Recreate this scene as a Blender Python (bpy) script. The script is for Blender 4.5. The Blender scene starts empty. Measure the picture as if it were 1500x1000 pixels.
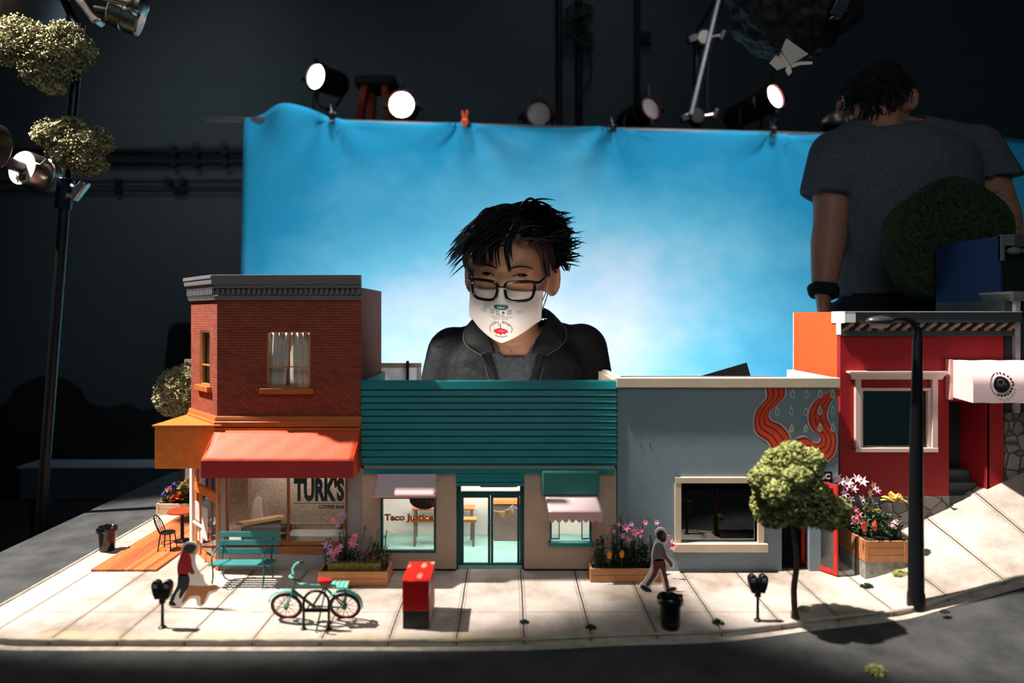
import bpy, bmesh, math, random
from mathutils import Vector, Matrix, noise, Euler
R = math.radians
rnd = random.Random(7)
C = bpy.context.scene.collection
# ------------------------------------------------------------------ frame of the place
CX, HY, F, ZC, TZ = 745.0, 462.0, 1000.0, 1.043, 0.62     # camera 1.043 m up, street 0.62 m up
def tx(px, Y): return (px-CX)*Y/F
def tz(py, Y): return ZC-(py-HY)*Y/F
def P(px, py, Y): return Vector((tx(px, Y), Y, tz(py, Y)))
def G(px, py, z=TZ):
    Y = (ZC-z)*F/(py-HY); return Vector((tx(px, Y), Y, z))
# ------------------------------------------------------------------ materials
def lin(c): return tuple((v/12.92 if v <= .04045 else ((v+.055)/1.055)**2.4) for v in c)
def rgb(r, g, b): return lin((r/255, g/255, b/255))
MATS = {}
def mat(name, col, rough=.6, metal=0, var=.12, scale=40, bump=0, bscale=200, spec=.4, trans=0, sheen=0, coat=0, alpha=1, coord='Object', col2=None):
    if name in MATS: return MATS[name]
    m = bpy.data.materials.new(name); m.use_nodes = True
    nt = m.node_tree; N = nt.nodes; L = nt.links; b = N['Principled BSDF']
    b.inputs['Roughness'].default_value = rough; b.inputs['Metallic'].default_value = metal
    b.inputs['Specular IOR Level'].default_value = spec
    b.inputs['Transmission Weight'].default_value = trans
    b.inputs['Coat Weight'].default_value = coat; b.inputs['Sheen Weight'].default_value = sheen
    b.inputs['Alpha'].default_value = alpha
    tc = N.new('ShaderNodeTexCoord')
    nz = N.new('ShaderNodeTexNoise'); nz.inputs['Scale'].default_value = scale; nz.inputs['Detail'].default_value = 5
    L.new(tc.outputs[coord], nz.inputs['Vector'])
    mx = N.new('ShaderNodeMix'); mx.data_type = 'RGBA'
    c2 = col2 if col2 else tuple(min(1, v*(1+var)+.004*var) for v in col)
    c1 = col if col2 else tuple(v*(1-var) for v in col)
    mx.inputs['A'].default_value = (*c1, 1); mx.inputs['B'].default_value = (*c2, 1)
    mr = N.new('ShaderNodeMapRange'); mr.inputs['From Min'].default_value = .3; mr.inputs['From Max'].default_value = .7
    L.new(nz.outputs['Fac'], mr.inputs['Value']); L.new(mr.outputs['Result'], mx.inputs['Factor'])
    L.new(mx.outputs['Result'], b.inputs['Base Color'])
    if bump:
        n2 = N.new('ShaderNodeTexNoise'); n2.inputs['Scale'].default_value = bscale; n2.inputs['Detail'].default_value = 3
        L.new(tc.outputs[coord], n2.inputs['Vector'])
        bp = N.new('ShaderNodeBump'); bp.inputs['Strength'].default_value = bump; bp.inputs['Distance'].default_value = .002
        L.new(n2.outputs['Fac'], bp.inputs['Height']); L.new(bp.outputs['Normal'], b.inputs['Normal'])
    MATS[name] = m; return m
def emit(name, col, s):
    m = bpy.data.materials.new(name); m.use_nodes = True; nt = m.node_tree
    b = nt.nodes['Principled BSDF']; b.inputs['Base Color'].default_value = (*col, 1)
    b.inputs['Emission Color'].default_value = (*col, 1); b.inputs['Emission Strength'].default_value = s
    tc = nt.nodes.new('ShaderNodeTexCoord'); nz = nt.nodes.new('ShaderNodeTexNoise'); nz.inputs['Scale'].default_value = 30
    nt.links.new(tc.outputs['Object'], nz.inputs['Vector'])
    mr = nt.nodes.new('ShaderNodeMapRange'); mr.inputs['To Min'].default_value = s*.9; mr.inputs['To Max'].default_value = s*1.1
    nt.links.new(nz.outputs['Fac'], mr.inputs['Value']); nt.links.new(mr.outputs['Result'], b.inputs['Emission Strength'])
    MATS[name] = m; return m
def pattern(name, col, build, rough=.8):
    """material whose colour/bump come from a node builder(nt, N, L, bsdf, texcoord)"""
    m = bpy.data.materials.new(name); m.use_nodes = True; nt = m.node_tree
    b = nt.nodes['Principled BSDF']; b.inputs['Roughness'].default_value = rough
    b.inputs['Base Color'].default_value = (*col, 1); b.inputs['Specular IOR Level'].default_value = .3
    tc = nt.nodes.new('ShaderNodeTexCoord'); build(nt, nt.nodes, nt.links, b, tc)
    MATS[name] = m; return m
# ------------------------------------------------------------------ mesh builder
class MB:
    def __init__(s): s.v = []; s.f = []; s.mi = []; s.uv = {}; s.m = 0; s.T = None
    def add(s, vs, fs, uvs=None):
        n = len(s.v)
        if s.T is not None: vs = [s.T @ Vector(v) for v in vs]
        s.v += [Vector(v) for v in vs]
        for i, f in enumerate(fs):
            if uvs: s.uv[len(s.f)] = uvs[i]
            s.f.append([n+k for k in f]); s.mi.append(s.m)
        return s
    def box(s, x0, x1, y0, y1, z0, z1):
        x0, x1 = min(x0, x1), max(x0, x1); y0, y1 = min(y0, y1), max(y0, y1); z0, z1 = min(z0, z1), max(z0, z1)
        v = [(x0,y0,z0),(x1,y0,z0),(x1,y1,z0),(x0,y1,z0),(x0,y0,z1),(x1,y0,z1),(x1,y1,z1),(x0,y1,z1)]
        f = [(0,3,2,1),(4,5,6,7),(0,1,5,4),(1,2,6,5),(2,3,7,6),(3,0,4,7)]
        return s.add(v, f)
    def obox(s, c, size, rot=None):
        M = Matrix.Translation(Vector(c)) @ (rot.to_matrix().to_4x4() if rot is not None else Matrix())
        h = Vector(size)/2
        v = [M @ Vector((sx*h.x, sy*h.y, sz*h.z)) for sz in (-1,1) for sy in (-1,1) for sx in (-1,1)]
        f = [(0,2,3,1),(4,5,7,6),(0,1,5,4),(1,3,7,5),(3,2,6,7),(2,0,4,6)]
        return s.add(v, f)
    def bar(s, a, b, w, h=None, up=(0,0,1)):
        a, b = Vector(a), Vector(b); h = h or w; d = (b-a).normalized(); u = Vector(up)
        if abs(d.dot(u)) > .98: u = Vector((0,1,0))
        x = d.cross(u).normalized(); y = x.cross(d)
        v = [p+x*sx*w/2+y*sy*h/2 for p in (a,b) for sx, sy in ((-1,-1),(1,-1),(1,1),(-1,1))]
        return s.add(v, [(3,2,1,0),(4,5,6,7),(0,1,5,4),(1,2,6,5),(2,3,7,6),(3,0,4,7)])
    def rings(s, rs, closed=True, caps=True, loop=False):
        n = len(rs[0]); v = [p for r in rs for p in r]; f = []
        k = len(rs)
        for i in range(k if loop else k-1):
            a, b = i*n, ((i+1) % k)*n
            for j in range(n if closed else n-1):
                q = (j+1) % n; f.append((a+j, a+q, b+q, b+j))
        if caps and closed and not loop:
            f.append(tuple(range(n-1, -1, -1))); f.append(tuple((k-1)*n+j for j in range(n)))
        return s.add(v, f)
    def tube(s, pts, r, n=8, caps=True, flat=1.0, loop=False):
        pts = [Vector(p) for p in pts]; rs = []; prev = None
        K = len(pts)
        for i, p in enumerate(pts):
            if loop: d = pts[(i+1) % K]-pts[i-1]
            else: d = (pts[min(i+1, K-1)]-pts[max(i-1, 0)])
            if d.length < 1e-9: d = Vector((0,0,1))
            d.normalize()
            if prev is None:
                u = Vector((0,0,1)) if abs(d.z) < .9 else Vector((0,1,0))
                x = d.cross(u).normalized()
            else:
                x = (prev-d*prev.dot(d))
                x = x.normalized() if x.length > 1e-6 else d.orthogonal().normalized()
            prev = x; y = d.cross(x)
            rr = r[i] if isinstance(r, (list, tuple)) else r
            rs.append([p+x*math.cos(t)*rr+y*math.sin(t)*rr*flat for t in [2*math.pi*j/n for j in range(n)]])
        return s.rings(rs, caps=caps, loop=loop)
    def cyl(s, a, b, r, r2=None, n=20): return s.tube([a, b], [r, r if r2 is None else r2], n)
    def lathe(s, c, prof, n=24, axis=None, ax=1.0, ay=1.0):
        M = Matrix.Translation(Vector(c))
        if axis is not None: M = M @ Vector((0,0,1)).rotation_difference(Vector(axis)).to_matrix().to_4x4()
        rs = [[M @ Vector((ax*r*math.cos(2*math.pi*j/n), ay*r*math.sin(2*math.pi*j/n), z)) for j in range(n)] for r, z in prof]
        return s.rings(rs)
    def prism(s, poly, y0, y1, axis='y', uv=False):
        """polygon (list of 2-D points) extruded; axis y: (x,z), x: (y,z), z: (x,y)"""
        def mk(p, t): return {'y': (p[0], t, p[1]), 'x': (t, p[0], p[1]), 'z': (p[0], p[1], t)}[axis]
        n = len(poly)
        v = [mk(p, y0) for p in poly]+[mk(p, y1) for p in poly]
        f = [tuple(range(n)), tuple(range(2*n-1, n-1, -1))]+[(j, n+j, n+(j+1) % n, (j+1) % n) for j in range(n)]
        return s.add(v, f)
    def ball(s, c, r, sub=2, nz=0, ns=3, seed=0):
        r = Vector(r) if not isinstance(r, (int, float)) else Vector((r, r, r))
        vs, fs = ico(sub); c = Vector(c); out = []
        for v in vs:
            k = 1+(nz*noise.noise(v*ns+Vector((seed*3.1, seed*1.7, seed))) if nz else 0)
            out.append(c+Vector((v.x*r.x*k, v.y*r.y*k, v.z*r.z*k)))
        return s.add(out, fs)
    def wall(s, u0, u1, z0, z1, holes=(), t=.006, o=(0,0), d=(1,0)):
        """wall panel from u0..u1 along unit direction d from o (plan); thickness t behind it; holes (ua,ub,za,zb); uv in metres"""
        d = Vector(d).normalized(); nrm = Vector((-d.y, d.x))
        us = sorted(set([u0, u1]+[h[i] for h in holes for i in (0, 1)])); zs = sorted(set([z0, z1]+[h[i] for h in holes for i in (2, 3)]))
        us = [u for u in us if u0 <= u <= u1]; zs = [z for z in zs if z0 <= z <= z1]
        def solid(i, j):
            if i < 0 or j < 0 or i >= len(us)-1 or j >= len(zs)-1: return False
            a, b = (us[i]+us[i+1])/2, (zs[j]+zs[j+1])/2
            return not any(h[0] < a < h[1] and h[2] < b < h[3] for h in holes)
        def pt(u, z, k):
            q = Vector(o)+d*u+nrm*(t*k); return (q.x, q.y, z)
        for i in range(len(us)-1):
            for j in range(len(zs)-1):
                if not solid(i, j): continue
                a, b, c, e = us[i], us[i+1], zs[j], zs[j+1]
                s.add([pt(a,c,0), pt(b,c,0), pt(b,e,0), pt(a,e,0)], [(0,1,2,3)], [[(a,c),(b,c),(b,e),(a,e)]])
                s.add([pt(a,c,1), pt(b,c,1), pt(b,e,1), pt(a,e,1)], [(3,2,1,0)], [[(a,e),(b,e),(b,c),(a,c)]])
                for di, dj, q in ((-1,0,[(a,c,1),(a,c,0),(a,e,0),(a,e,1)]), (1,0,[(b,c,0),(b,c,1),(b,e,1),(b,e,0)]), (0,-1,[(a,c,1),(b,c,1),(b,c,0),(a,c,0)]), (0,1,[(a,e,0),(b,e,0),(b,e,1),(a,e,1)])):
                    if not solid(i+di, j+dj):
                        s.add([pt(*w) for w in q], [(0,1,2,3)], [[(w[0]+t*w[2], w[1]+(t*w[2] if dj else 0)) for w in q]])
        return s
    def build(s, name, mats, parent=None, smooth=35, bevel=0, subsurf=0, origin=None):
        me = bpy.data.meshes.new(name)
        base = Vector((0,0,0))
        if parent is not None:
            p = parent
            while p is not None: base = base+p.location; p = p.parent
            off = base
        elif origin is not None: off = Vector(origin)
        else:
            xs = [v.x for v in s.v]; ys = [v.y for v in s.v]; zs = [v.z for v in s.v]
            off = Vector(((min(xs)+max(xs))/2, (min(ys)+max(ys))/2, min(zs)))
        me.from_pydata([v-off for v in s.v], [], s.f)
        if s.uv:
            ul = me.uv_layers.new(name='UVMap')
            for i, uvs in s.uv.items():
                for k, li in enumerate(me.polygons[i].loop_indices): ul.data[li].uv = uvs[k]
        for m in (mats if isinstance(mats, (list, tuple)) else [mats]): me.materials.append(m)
        me.polygons.foreach_set('material_index', s.mi)
        me.update()
        bm = bmesh.new(); bm.from_mesh(me); bmesh.ops.recalc_face_normals(bm, faces=bm.faces[:]) if not s.uv else None
        bm.to_mesh(me); bm.free()
        if smooth:
            me.polygons.foreach_set('use_smooth', [True]*len(me.polygons)); me.set_sharp_from_angle(angle=R(smooth))
        o = bpy.data.objects.new(name, me); C.objects.link(o)
        if parent is not None: o.parent = parent
        else: o.location = off
        if bevel:
            md = o.modifiers.new('bevel', 'BEVEL'); md.width = bevel; md.segments = 2; md.limit_method = 'ANGLE'; md.angle_limit = R(40)
        if subsurf:
            md = o.modifiers.new('sub', 'SUBSURF'); md.levels = subsurf; md.render_levels = subsurf
        return o
_ico = {}
def ico(sub):
    if sub not in _ico:
        bm = bmesh.new(); bmesh.ops.create_icosphere(bm, subdivisions=sub, radius=1)
        bm.verts.ensure_lookup_table()
        _ico[sub] = ([v.co.copy() for v in bm.verts], [tuple(v.index for v in f.verts) for f in bm.faces]); bm.free()
    return _ico[sub]
def tag(o, label, cat, group=None, kind=None):
    if label: o['label'] = label
    if cat: o['category'] = cat
    if group: o['group'] = group
    if kind: o['kind'] = kind
    return o
def thing(name, label, cat, loc=(0,0,0), group=None):
    o = bpy.data.objects.new(name, None); C.objects.link(o); o.location = loc; o.empty_display_size = .02
    return tag(o, label, cat, group)
def struct(o): o['kind'] = 'structure'; return o
def dup(root, loc=None, rotz=None, label=None):
    def cp(o, par):
        c = o.copy(); C.objects.link(c)
        if par is not None: c.parent = par
        for ch in [x for x in o.children]: cp(ch, c)
        return c
    c = cp(root, None)
    if loc is not None: c.location = loc
    if rotz is not None: c.rotation_euler.z = rotz
    if label: c['label'] = label
    return c
def text(name, body, x0, x1, z0, z1, y, m, parent, bold=0, depth=.0006, rot=0, flip=False, shear=0):
    """writing fitted into x0..x1, z0..z1 on the plane Y=y (facing -Y)"""
    cu = bpy.data.curves.new(name, 'FONT'); cu.body = body; cu.offset = bold; cu.extrude = .01; cu.resolution_u = 3; cu.shear = shear
    t = bpy.data.objects.new(name, cu); C.objects.link(t)
    bpy.context.view_layer.update()
    me = bpy.data.meshes.new_from_object(t.evaluated_get(bpy.context.evaluated_depsgraph_get()))
    bpy.data.objects.remove(t)
    xs = [v.co.x for v in me.vertices]; ys = [v.co.y for v in me.vertices]
    ax, bx, ay, by = min(xs), max(xs), min(ys), max(ys)
    mb = MB(); vs = []
    cx, cz = (x0+x1)/2, (z0+z1)/2
    for v in me.vertices:
        u = (v.co.x-ax)/(bx-ax); w = (v.co.y-ay)/(by-ay)
        X = x0+(x1-x0)*u-cx; Z = z0+(z1-z0)*w-cz
        c, s_ = math.cos(rot), math.sin(rot)
        vs.append((cx+X*c-Z*s_, y-(depth if v.co.z > 0 else 0), cz+X*s_+Z*c))
    mb.add(vs, [tuple(p.vertices) for p in me.polygons]); bpy.data.meshes.remove(me)
    return mb.build(name, m, parent, smooth=0)
def catmull(pts, n=8, closed=False):
    pts = [Vector(p) for p in pts]; out = []; K = len(pts)
    for i in range(K if closed else K-1):
        if closed: p0, p1, p2, p3 = pts[i-1], pts[i], pts[(i+1) % K], pts[(i+2) % K]
        else: p0, p1, p2, p3 = pts[max(i-1,0)], pts[i], pts[i+1], pts[min(i+2,K-1)]
        for k in range(n):
            t = k/n
            out.append(.5*((2*p1)+(p2-p0)*t+(2*p0-5*p1+4*p2-p3)*t*t+(3*p1-p0-3*p2+p3)*t**3))
    if not closed: out.append(pts[-1])
    return out
# ================================================================== THE STUDIO
sc = bpy.context.scene
sc.view_settings.view_transform = 'Standard'; sc.view_settings.look = 'None'; sc.view_settings.gamma = 1
sc.view_settings.use_curve_mapping = False; sc.view_settings.exposure = 0.0
cam = bpy.data.cameras.new('camera'); cam.lens = 24; cam.sensor_width = 36; cam.clip_start = .02
cam.shift_x = (750-CX)/1500; cam.shift_y = -(500-HY)/1500
cam.dof.use_dof = True; cam.dof.focus_distance = 1.3; cam.dof.aperture_fstop = 2.6
co = bpy.data.objects.new('camera', cam); C.objects.link(co); co.location = (0, 0, ZC); co.rotation_euler = (R(90), 0, 0)
sc.camera = co
w = bpy.data.worlds.new('world'); sc.world = w; w.use_nodes = True
w.node_tree.nodes['Background'].inputs['Color'].default_value = (.38, .74, .84, 1)
w.node_tree.nodes['Background'].inputs['Strength'].default_value = .10
def spot(name, loc, target, power, angle, blend=.3, size=.03, col=(1,.94,.875)):
    l = bpy.data.lights.new(name, 'SPOT'); l.energy = power; l.spot_size = R(angle); l.spot_blend = blend
    l.shadow_soft_size = size; l.color = col
    o = bpy.data.objects.new(name, l); C.objects.link(o); o.location = loc
    o.rotation_euler = (Vector(target)-Vector(loc)).to_track_quat('-Z', 'Y').to_euler(); return o
def area(name, loc, target, power, size, col=(1,1,1)):
    l = bpy.data.lights.new(name, 'AREA'); l.energy = power; l.size = size; l.color = col
    o = bpy.data.objects.new(name, l); C.objects.link(o); o.location = loc
    o.rotation_euler = (Vector(target)-Vector(loc)).to_track_quat('-Z', 'Y').to_euler(); return o
k = spot('key_spot', (-2.0, 1.225, 3.0), (-.50, 1.28, .66), 980, 25.5, .26, .03); k.scale = (.70, 1, 1)
k = spot('second_key_spot', (-.50, .98, 3.0), (.62, 1.14, .72), 700, 19.5, .45, .03); k.scale = (.92, 1, 1)
for x, pw in ((-.95, 52), (-.3, 56), (.4, 52), (1.05, 42), (1.7, 38)):
    spot('ground_row_light', (x, 2.2, .22), (x*.9, 2.9, 1.12), pw, 92, 1.0, .12, (.97,.98,1))
spot('sky_spot', (-.6, 2.4, 3.0), (-.5, 2.9, 1.35), 95, 75, 1.0, .15, (.95,.98,1))
spot('sky_spot', (1.1, 2.4, 3.0), (1.0, 2.9, 1.35), 95, 75, 1.0, .15, (.95,.98,1))
spot('wall_spot', (-2.6, 2.4, 3.9), (-1.5, 4.6, 1.3), 46, 75, 1.0, .2, (.70,.93,1))
spot('wall_spot', (.6, 3.2, 4.0), (.3, 4.6, 2.6), 7, 80, 1.0, .2, (.76,.95,1))
area('overhead_fill', (.1, -.5, 2.4), (0, 1.2, .9), 9.5, 1.2, (.92,.97,1))  # added soft fill lamp overhead, out of view
area('face_fill', (-.02, 1.22, .90), (.0, 1.42, 1.13), 0.44, .16, (1,.95,.9))  # added lamp hidden behind the parapet to light face and mask

M_wall = mat('painted_block', rgb(92,98,104), .85, var=.1, scale=6, bump=.3, bscale=60)
def blocks(nt, N, L, b, tc):
    mp = N.new('ShaderNodeMapping'); mp.inputs['Rotation'].default_value = (R(90), 0, 0)
    L.new(tc.outputs['Object'], mp.inputs['Vector'])
    br = N.new('ShaderNodeTexBrick'); br.inputs['Scale'].default_value = 1
    br.inputs['Brick Width'].default_value = .4; br.inputs['Row Height'].default_value = .2; br.inputs['Mortar Size'].default_value = .006
    br.inputs['Color1'].default_value = (*rgb(92,97,103), 1); br.inputs['Color2'].default_value = (*rgb(90,95,101), 1); br.inputs['Mortar'].default_value = (*rgb(86,91,97), 1)
    L.new(mp.outputs['Vector'], br.inputs['Vector']); L.new(br.outputs['Color'], b.inputs['Base Color'])
    bp = N.new('ShaderNodeBump'); bp.inputs['Strength'].default_value = .12; bp.invert = True
    L.new(br.outputs['Fac'], bp.inputs['Height']); L.new(bp.outputs['Normal'], b.inputs['Normal'])
M_block = pattern('block_wall', rgb(90,95,100), blocks, .9)
M_floor = mat('concrete_floor', rgb(38,40,42), .7, var=.25, scale=5)
M_dark = mat('dark_paint', rgb(20,22,24), .6)
M_blackm = mat('black_metal', rgb(16,17,19), .38, .3, spec=.5)
M_chrome = mat('brushed_steel', rgb(190,180,172), .28, 1.0, var=.15, scale=120)
M_blackcloth = mat('black_cloth', rgb(14,15,17), .9, bump=.4, bscale=60)
struct(MB().box(-4.2, 4.2, -2, 4.7, -.05, 0).build('floor', M_floor, smooth=0))
struct(MB().box(-4.2, 4.2, 4.6, 4.7, 0, 4.4).build('wall_back', M_block, smooth=0))
struct(MB().box(-4.3, -4.2, -2, 4.7, 0, 4.4).build('wall_left', M_wall, smooth=0))
struct(MB().box(4.2, 4.3, -2, 4.7, 0, 4.4).build('wall_right', M_wall, smooth=0))
struct(MB().box(-4.3, 4.3, -2, 4.7, 4.4, 4.5).build('ceiling', M_dark, smooth=0))
# conduits on the back wall
YW = 4.57
for i, (py, r, lab) in enumerate(((222, .022, 'thick dark conduit pipe running level on the back wall, topmost of the left pipes'), (238, .02, 'thick dark conduit pipe just below the topmost level pipe on the back wall'),
                    (266, .008, 'thin dark conduit running level on the back wall under the thick pipes'), (279, .008, 'lowest thin conduit running level on the back wall at left'))):
    z = tz(py, YW); t = thing('wall_conduit', lab, 'pipe', (-2.6, YW, z), 'level conduits on the back wall')
    MB().cyl((-4.19, YW, z), (-1.2, YW, z), r, n=10).build('pipe', M_dark, t)
    for px in (255, 288, 330) if i < 2 else (172, 268, 222+12*i):
        mb = MB(); x = tx(px, YW); mb.box(x-.02, x+.02, YW-r-.006, YW+.03, z-r-.012, z+r+.012); mb.build('bracket', M_dark, t, bevel=.004)
for px, r, lab in ((819, .022, 'dark vertical conduit on the back wall, leftmost above the blue backdrop'), (848, .024, 'dark vertical conduit on the back wall with a tangle of cable'), (933, .02, 'dark vertical conduit on the back wall with a junction box')):
    x = tx(px, YW); t = thing('wall_conduit', lab, 'pipe', (x, YW, 0), 'vertical conduits on the back wall')
    MB().cyl((x, YW, .0), (x, YW, 4.4), r, n=10).build('pipe', M_dark, t)
    if px == 933:
        MB().box(x+.03, x+.09, YW-.03, YW+.03, tz(65, YW), tz(48, YW)).build('junction_box', M_dark, t, bevel=.005)
    if px == 848:
        mb = MB()
        for k in range(5):
            q = [(x+.09*math.sin(a*1.9+k), YW-.03-.012*k, tz(35, YW)+.12*math.sin(a+k*.7)-.02*k) for a in [j*.5 for j in range(14)]]
            mb.tube(catmull(q, 3), .006, 5)
        mb.tube(catmull([(x+.04, YW-.03, tz(50,YW)), (x+.08, YW-.03, tz(110,YW)), (x+.0, YW-.03, tz(150,YW)), (x+.02, YW-.03, tz(205,YW))], 6), .006, 5)
        mb.build('cable', M_dark, t)
# ------------------------------------------------------------------ backdrop
YB = 2.9
def skycloth(nt, N, L, b, tc):
    mp = N.new('ShaderNodeMapping'); mp.inputs['Scale'].default_value = (1, 1, 1.5); L.new(tc.outputs['Object'], mp.inputs['Vector'])
    n1 = N.new('ShaderNodeTexNoise'); n1.inputs['Scale'].default_value = 1.3; n1.inputs['Detail'].default_value = 6; n1.inputs['Roughness'].default_value = .55
    L.new(mp.outputs['Vector'], n1.inputs['Vector'])
    n2 = N.new('ShaderNodeTexNoise'); n2.inputs['Scale'].default_value = 9; n2.inputs['Detail'].default_value = 5; L.new(mp.outputs['Vector'], n2.inputs['Vector'])
    # a wide pale patch low in the middle of the cloth with a ragged edge
    ln = N.new('ShaderNodeVectorMath'); ln.operation = 'SUBTRACT'; ln.inputs[1].default_value = (.1, 0, .92); L.new(tc.outputs['Object'], ln.inputs[0])
    sc_ = N.new('ShaderNodeVectorMath'); sc_.operation = 'MULTIPLY'; sc_.inputs[1].default_value = (.62, 0, 1.1); L.new(ln.outputs[0], sc_.inputs[0])
    le = N.new('ShaderNodeVectorMath'); le.operation = 'LENGTH'; L.new(sc_.outputs[0], le.inputs[0])
    a = N.new('ShaderNodeMath'); a.operation = 'MULTIPLY_ADD'; a.inputs[1].default_value = -1.0; a.inputs[2].default_value = .47; L.new(le.outputs['Value'], a.inputs[0])
    a2 = N.new('ShaderNodeMath'); a2.operation = 'MULTIPLY_ADD'; a2.inputs[1].default_value = .95; L.new(n1.outputs['Fac'], a2.inputs[0]); L.new(a.outputs[0], a2.inputs[2])
    a3 = N.new('ShaderNodeMath'); a3.operation = 'MULTIPLY_ADD'; a3.inputs[1].default_value = .22; L.new(n2.outputs['Fac'], a3.inputs[0]); L.new(a2.outputs[0], a3.inputs[2])
    rp = N.new('ShaderNodeValToRGB'); e = rp.color_ramp.elements
    e[0].position = .12; e[0].color = (*rgb(40,150,194), 1); e[1].position = .98; e[1].color = (*rgb(205,215,228), 1)
    k = e.new(.5); k.color = (*rgb(104,184,214), 1)
    L.new(a3.outputs[0], rp.inputs['Fac']); L.new(rp.outputs['Color'], b.inputs['Base Color'])
    b.inputs['Roughness'].default_value = .95; b.inputs['Specular IOR Level'].default_value = .1
M_sky = pattern('painted_sky_muslin', rgb(60,160,200), skycloth, .95)
def top_z(px): return tz(172+(px-365)*.032 if px < 900 else 189+(px-900)*.026, YB)
mb = MB(); NX, NZ = 150, 60; rows = []
x0, x1 = tx(362, YB), tx(1640, YB)
for j in range(NZ+1):
    row = []
    for i in range(NX+1):
        u = i/NX; vv = j/NZ
        x = x0+(x1-x0)*u; px = CX+x/YB*F
        zt = top_z(px)-.004; z = .35+(zt-.35)*vv
        d = 1-vv
        fold = .012*math.sin(x*9+1.2*math.sin(x*3))*(.35+d)+.006*math.sin(x*23+2*z)*d
        for cxp in (488, 681, 898, 1133): # gathers fanning from the clips
            cxx = tx(cxp, YB); dx = (x-cxx); dz = max(0, zt-z)
            fold += .016*math.exp(-(dz/.28)**2)*math.exp(-(dx/.3)**2)*math.sin(math.atan2(dx, dz+.03)*7)
        sag = .010*abs(math.sin((px-488)/193*math.pi))*math.exp(-(dz/.1)**2)
        if u < .1: # bunched corner thrown over the bar
            k = (1-u/.1); bump_ = max(0, vv-.9)/.1
            z += .05*bump_*math.sin(u/.1*math.pi)*1.2; fold += .05*bump_*math.sin(u*95)*k
        x += -.03*d*(1-u)*max(0, 1-u*6)
        row.append((x, YB-.035+fold, z-sag))
    rows.append(row)
mb.rings(rows, closed=False, caps=False)
bd = mb.build('sky_backdrop', M_sky, smooth=180, origin=(0, YB, 0))
tag(bd, 'wide blue muslin backdrop painted as a pale cloudy sky, hung from a bar', 'backdrop')
md = bd.modifiers.new('thick', 'SOLIDIFY'); md.thickness = .003; md.offset = 1
M_bar = mat('grey_pipe', rgb(95,98,104), .5, .6)
t = thing('backdrop_bar', 'long grey pipe holding up the blue backdrop, end poking out at left', 'pipe', (0, YB, 0))
mb = MB(); mb.tube([(tx(303, YB), YB, tz(174, YB)), (tx(900, YB), YB, tz(191, YB)), (tx(1700, YB), YB, tz(212, YB))], .014, 10); mb.build('crossbar', M_bar, t)
for xx in (tx(420, YB), 2.3):
    mb = MB(); z = tz(176, YB) if xx < 0 else tz(208, YB)
    mb.cyl((xx, YB+.06, .02), (xx, YB+.06, z), .014, n=10)
    for k in range(3):
        a = k*2.09+.5; mb.tube([(xx, YB+.06, .45), (xx+.3*math.cos(a), YB+.06+.3*math.sin(a), .01)], .009, 6)
    mb.build('upright', M_blackm, t)
M_orange = mat('orange_plastic', rgb(220,84,30), .4)
M_tip = mat('clamp_tip', rgb(60,90,130), .5)
def clip(px, py, m, lab):
    # spring clamp: two handles above the bar, jaws over the cloth
    c = P(px, py, YB-.05); t = thing('spring_clamp', lab, 'clamp', c, 'clamps along the top of the backdrop')
    c0 = c
    for s in (-1, 1):
        mb = MB(); mb.tube([c0+Vector((s*.004, -.012, -.024)), c0+Vector((s*.009, -.012, 0)), c0+Vector((s*.004, 0, .012)), c0+Vector((s*.011, -.004*s, .045))], [.005,.007,.006,.005], 8); mb.build('handle', m, t)
    mb = MB(); mb.cyl(c0+Vector((-.012,-.006,.004)), c0+Vector((.012,-.006,.004)), .006, n=12); mb.build('spring', M_chrome, t)
    mb = MB(); mb.ball(c0+Vector((-.004,-.014,-.027)), .006, 1); mb.ball(c0+Vector((.005,-.014,-.027)), .006, 1); mb.build('jaw_tip', M_tip if m is M_orange else M_chrome, t)
clip(681, 178, M_orange, 'orange spring clamp gripping the backdrop top edge')
clip(487, 168, M_blackm, 'black clamp on the backdrop under the brightest lamp at left')
clip(898, 186, M_blackm, 'black clamp on the backdrop edge beside the dark unlit lamp right of center')
clip(1132, 190, M_blackm, 'black clamp on the backdrop under the lit lamp at right')
clip(1435, 205, M_blackm, 'black clamp on the backdrop behind the right shoulder of the standing person')
# ================================================================== THE SET TABLE: road, pavement
def rise(X, Y):
    t = max(0, X-.56); t = t*t/(t+.02)
    k = .2+1.15*(Y-1.0)
    return t*min(.43, max(.06, k))*1.12
def curb_y(X):
    if X < -.64: return .99-math.sqrt(max(0, .01-(X+.64)**2))
    pts = [(-.64,.889),(-.3,.888),(0,.890),(.14,.903),(.29,.915),(.434,.950),(.51,.967),(.59,.985),(.68,.997),(.755,1.003),(1.02,1.01)]
    for a, b in zip(pts, pts[1:]):
        if X <= b[0]:
            i = pts.index(a); m0 = (b[1]-pts[max(i-1,0)][1])/(b[0]-pts[max(i-1,0)][0]+1e-9); n = pts[min(i+2,len(pts)-1)]
            m1 = (n[1]-a[1])/(n[0]-a[0]+1e-9); h = b[0]-a[0]; t = (X-a[0])/h
            return (2*t**3-3*t*t+1)*a[1]+(t**3-2*t*t+t)*h*m0+(-2*t**3+3*t*t)*b[1]+(t**3-t*t)*h*m1
    return pts[-1][1]
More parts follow.
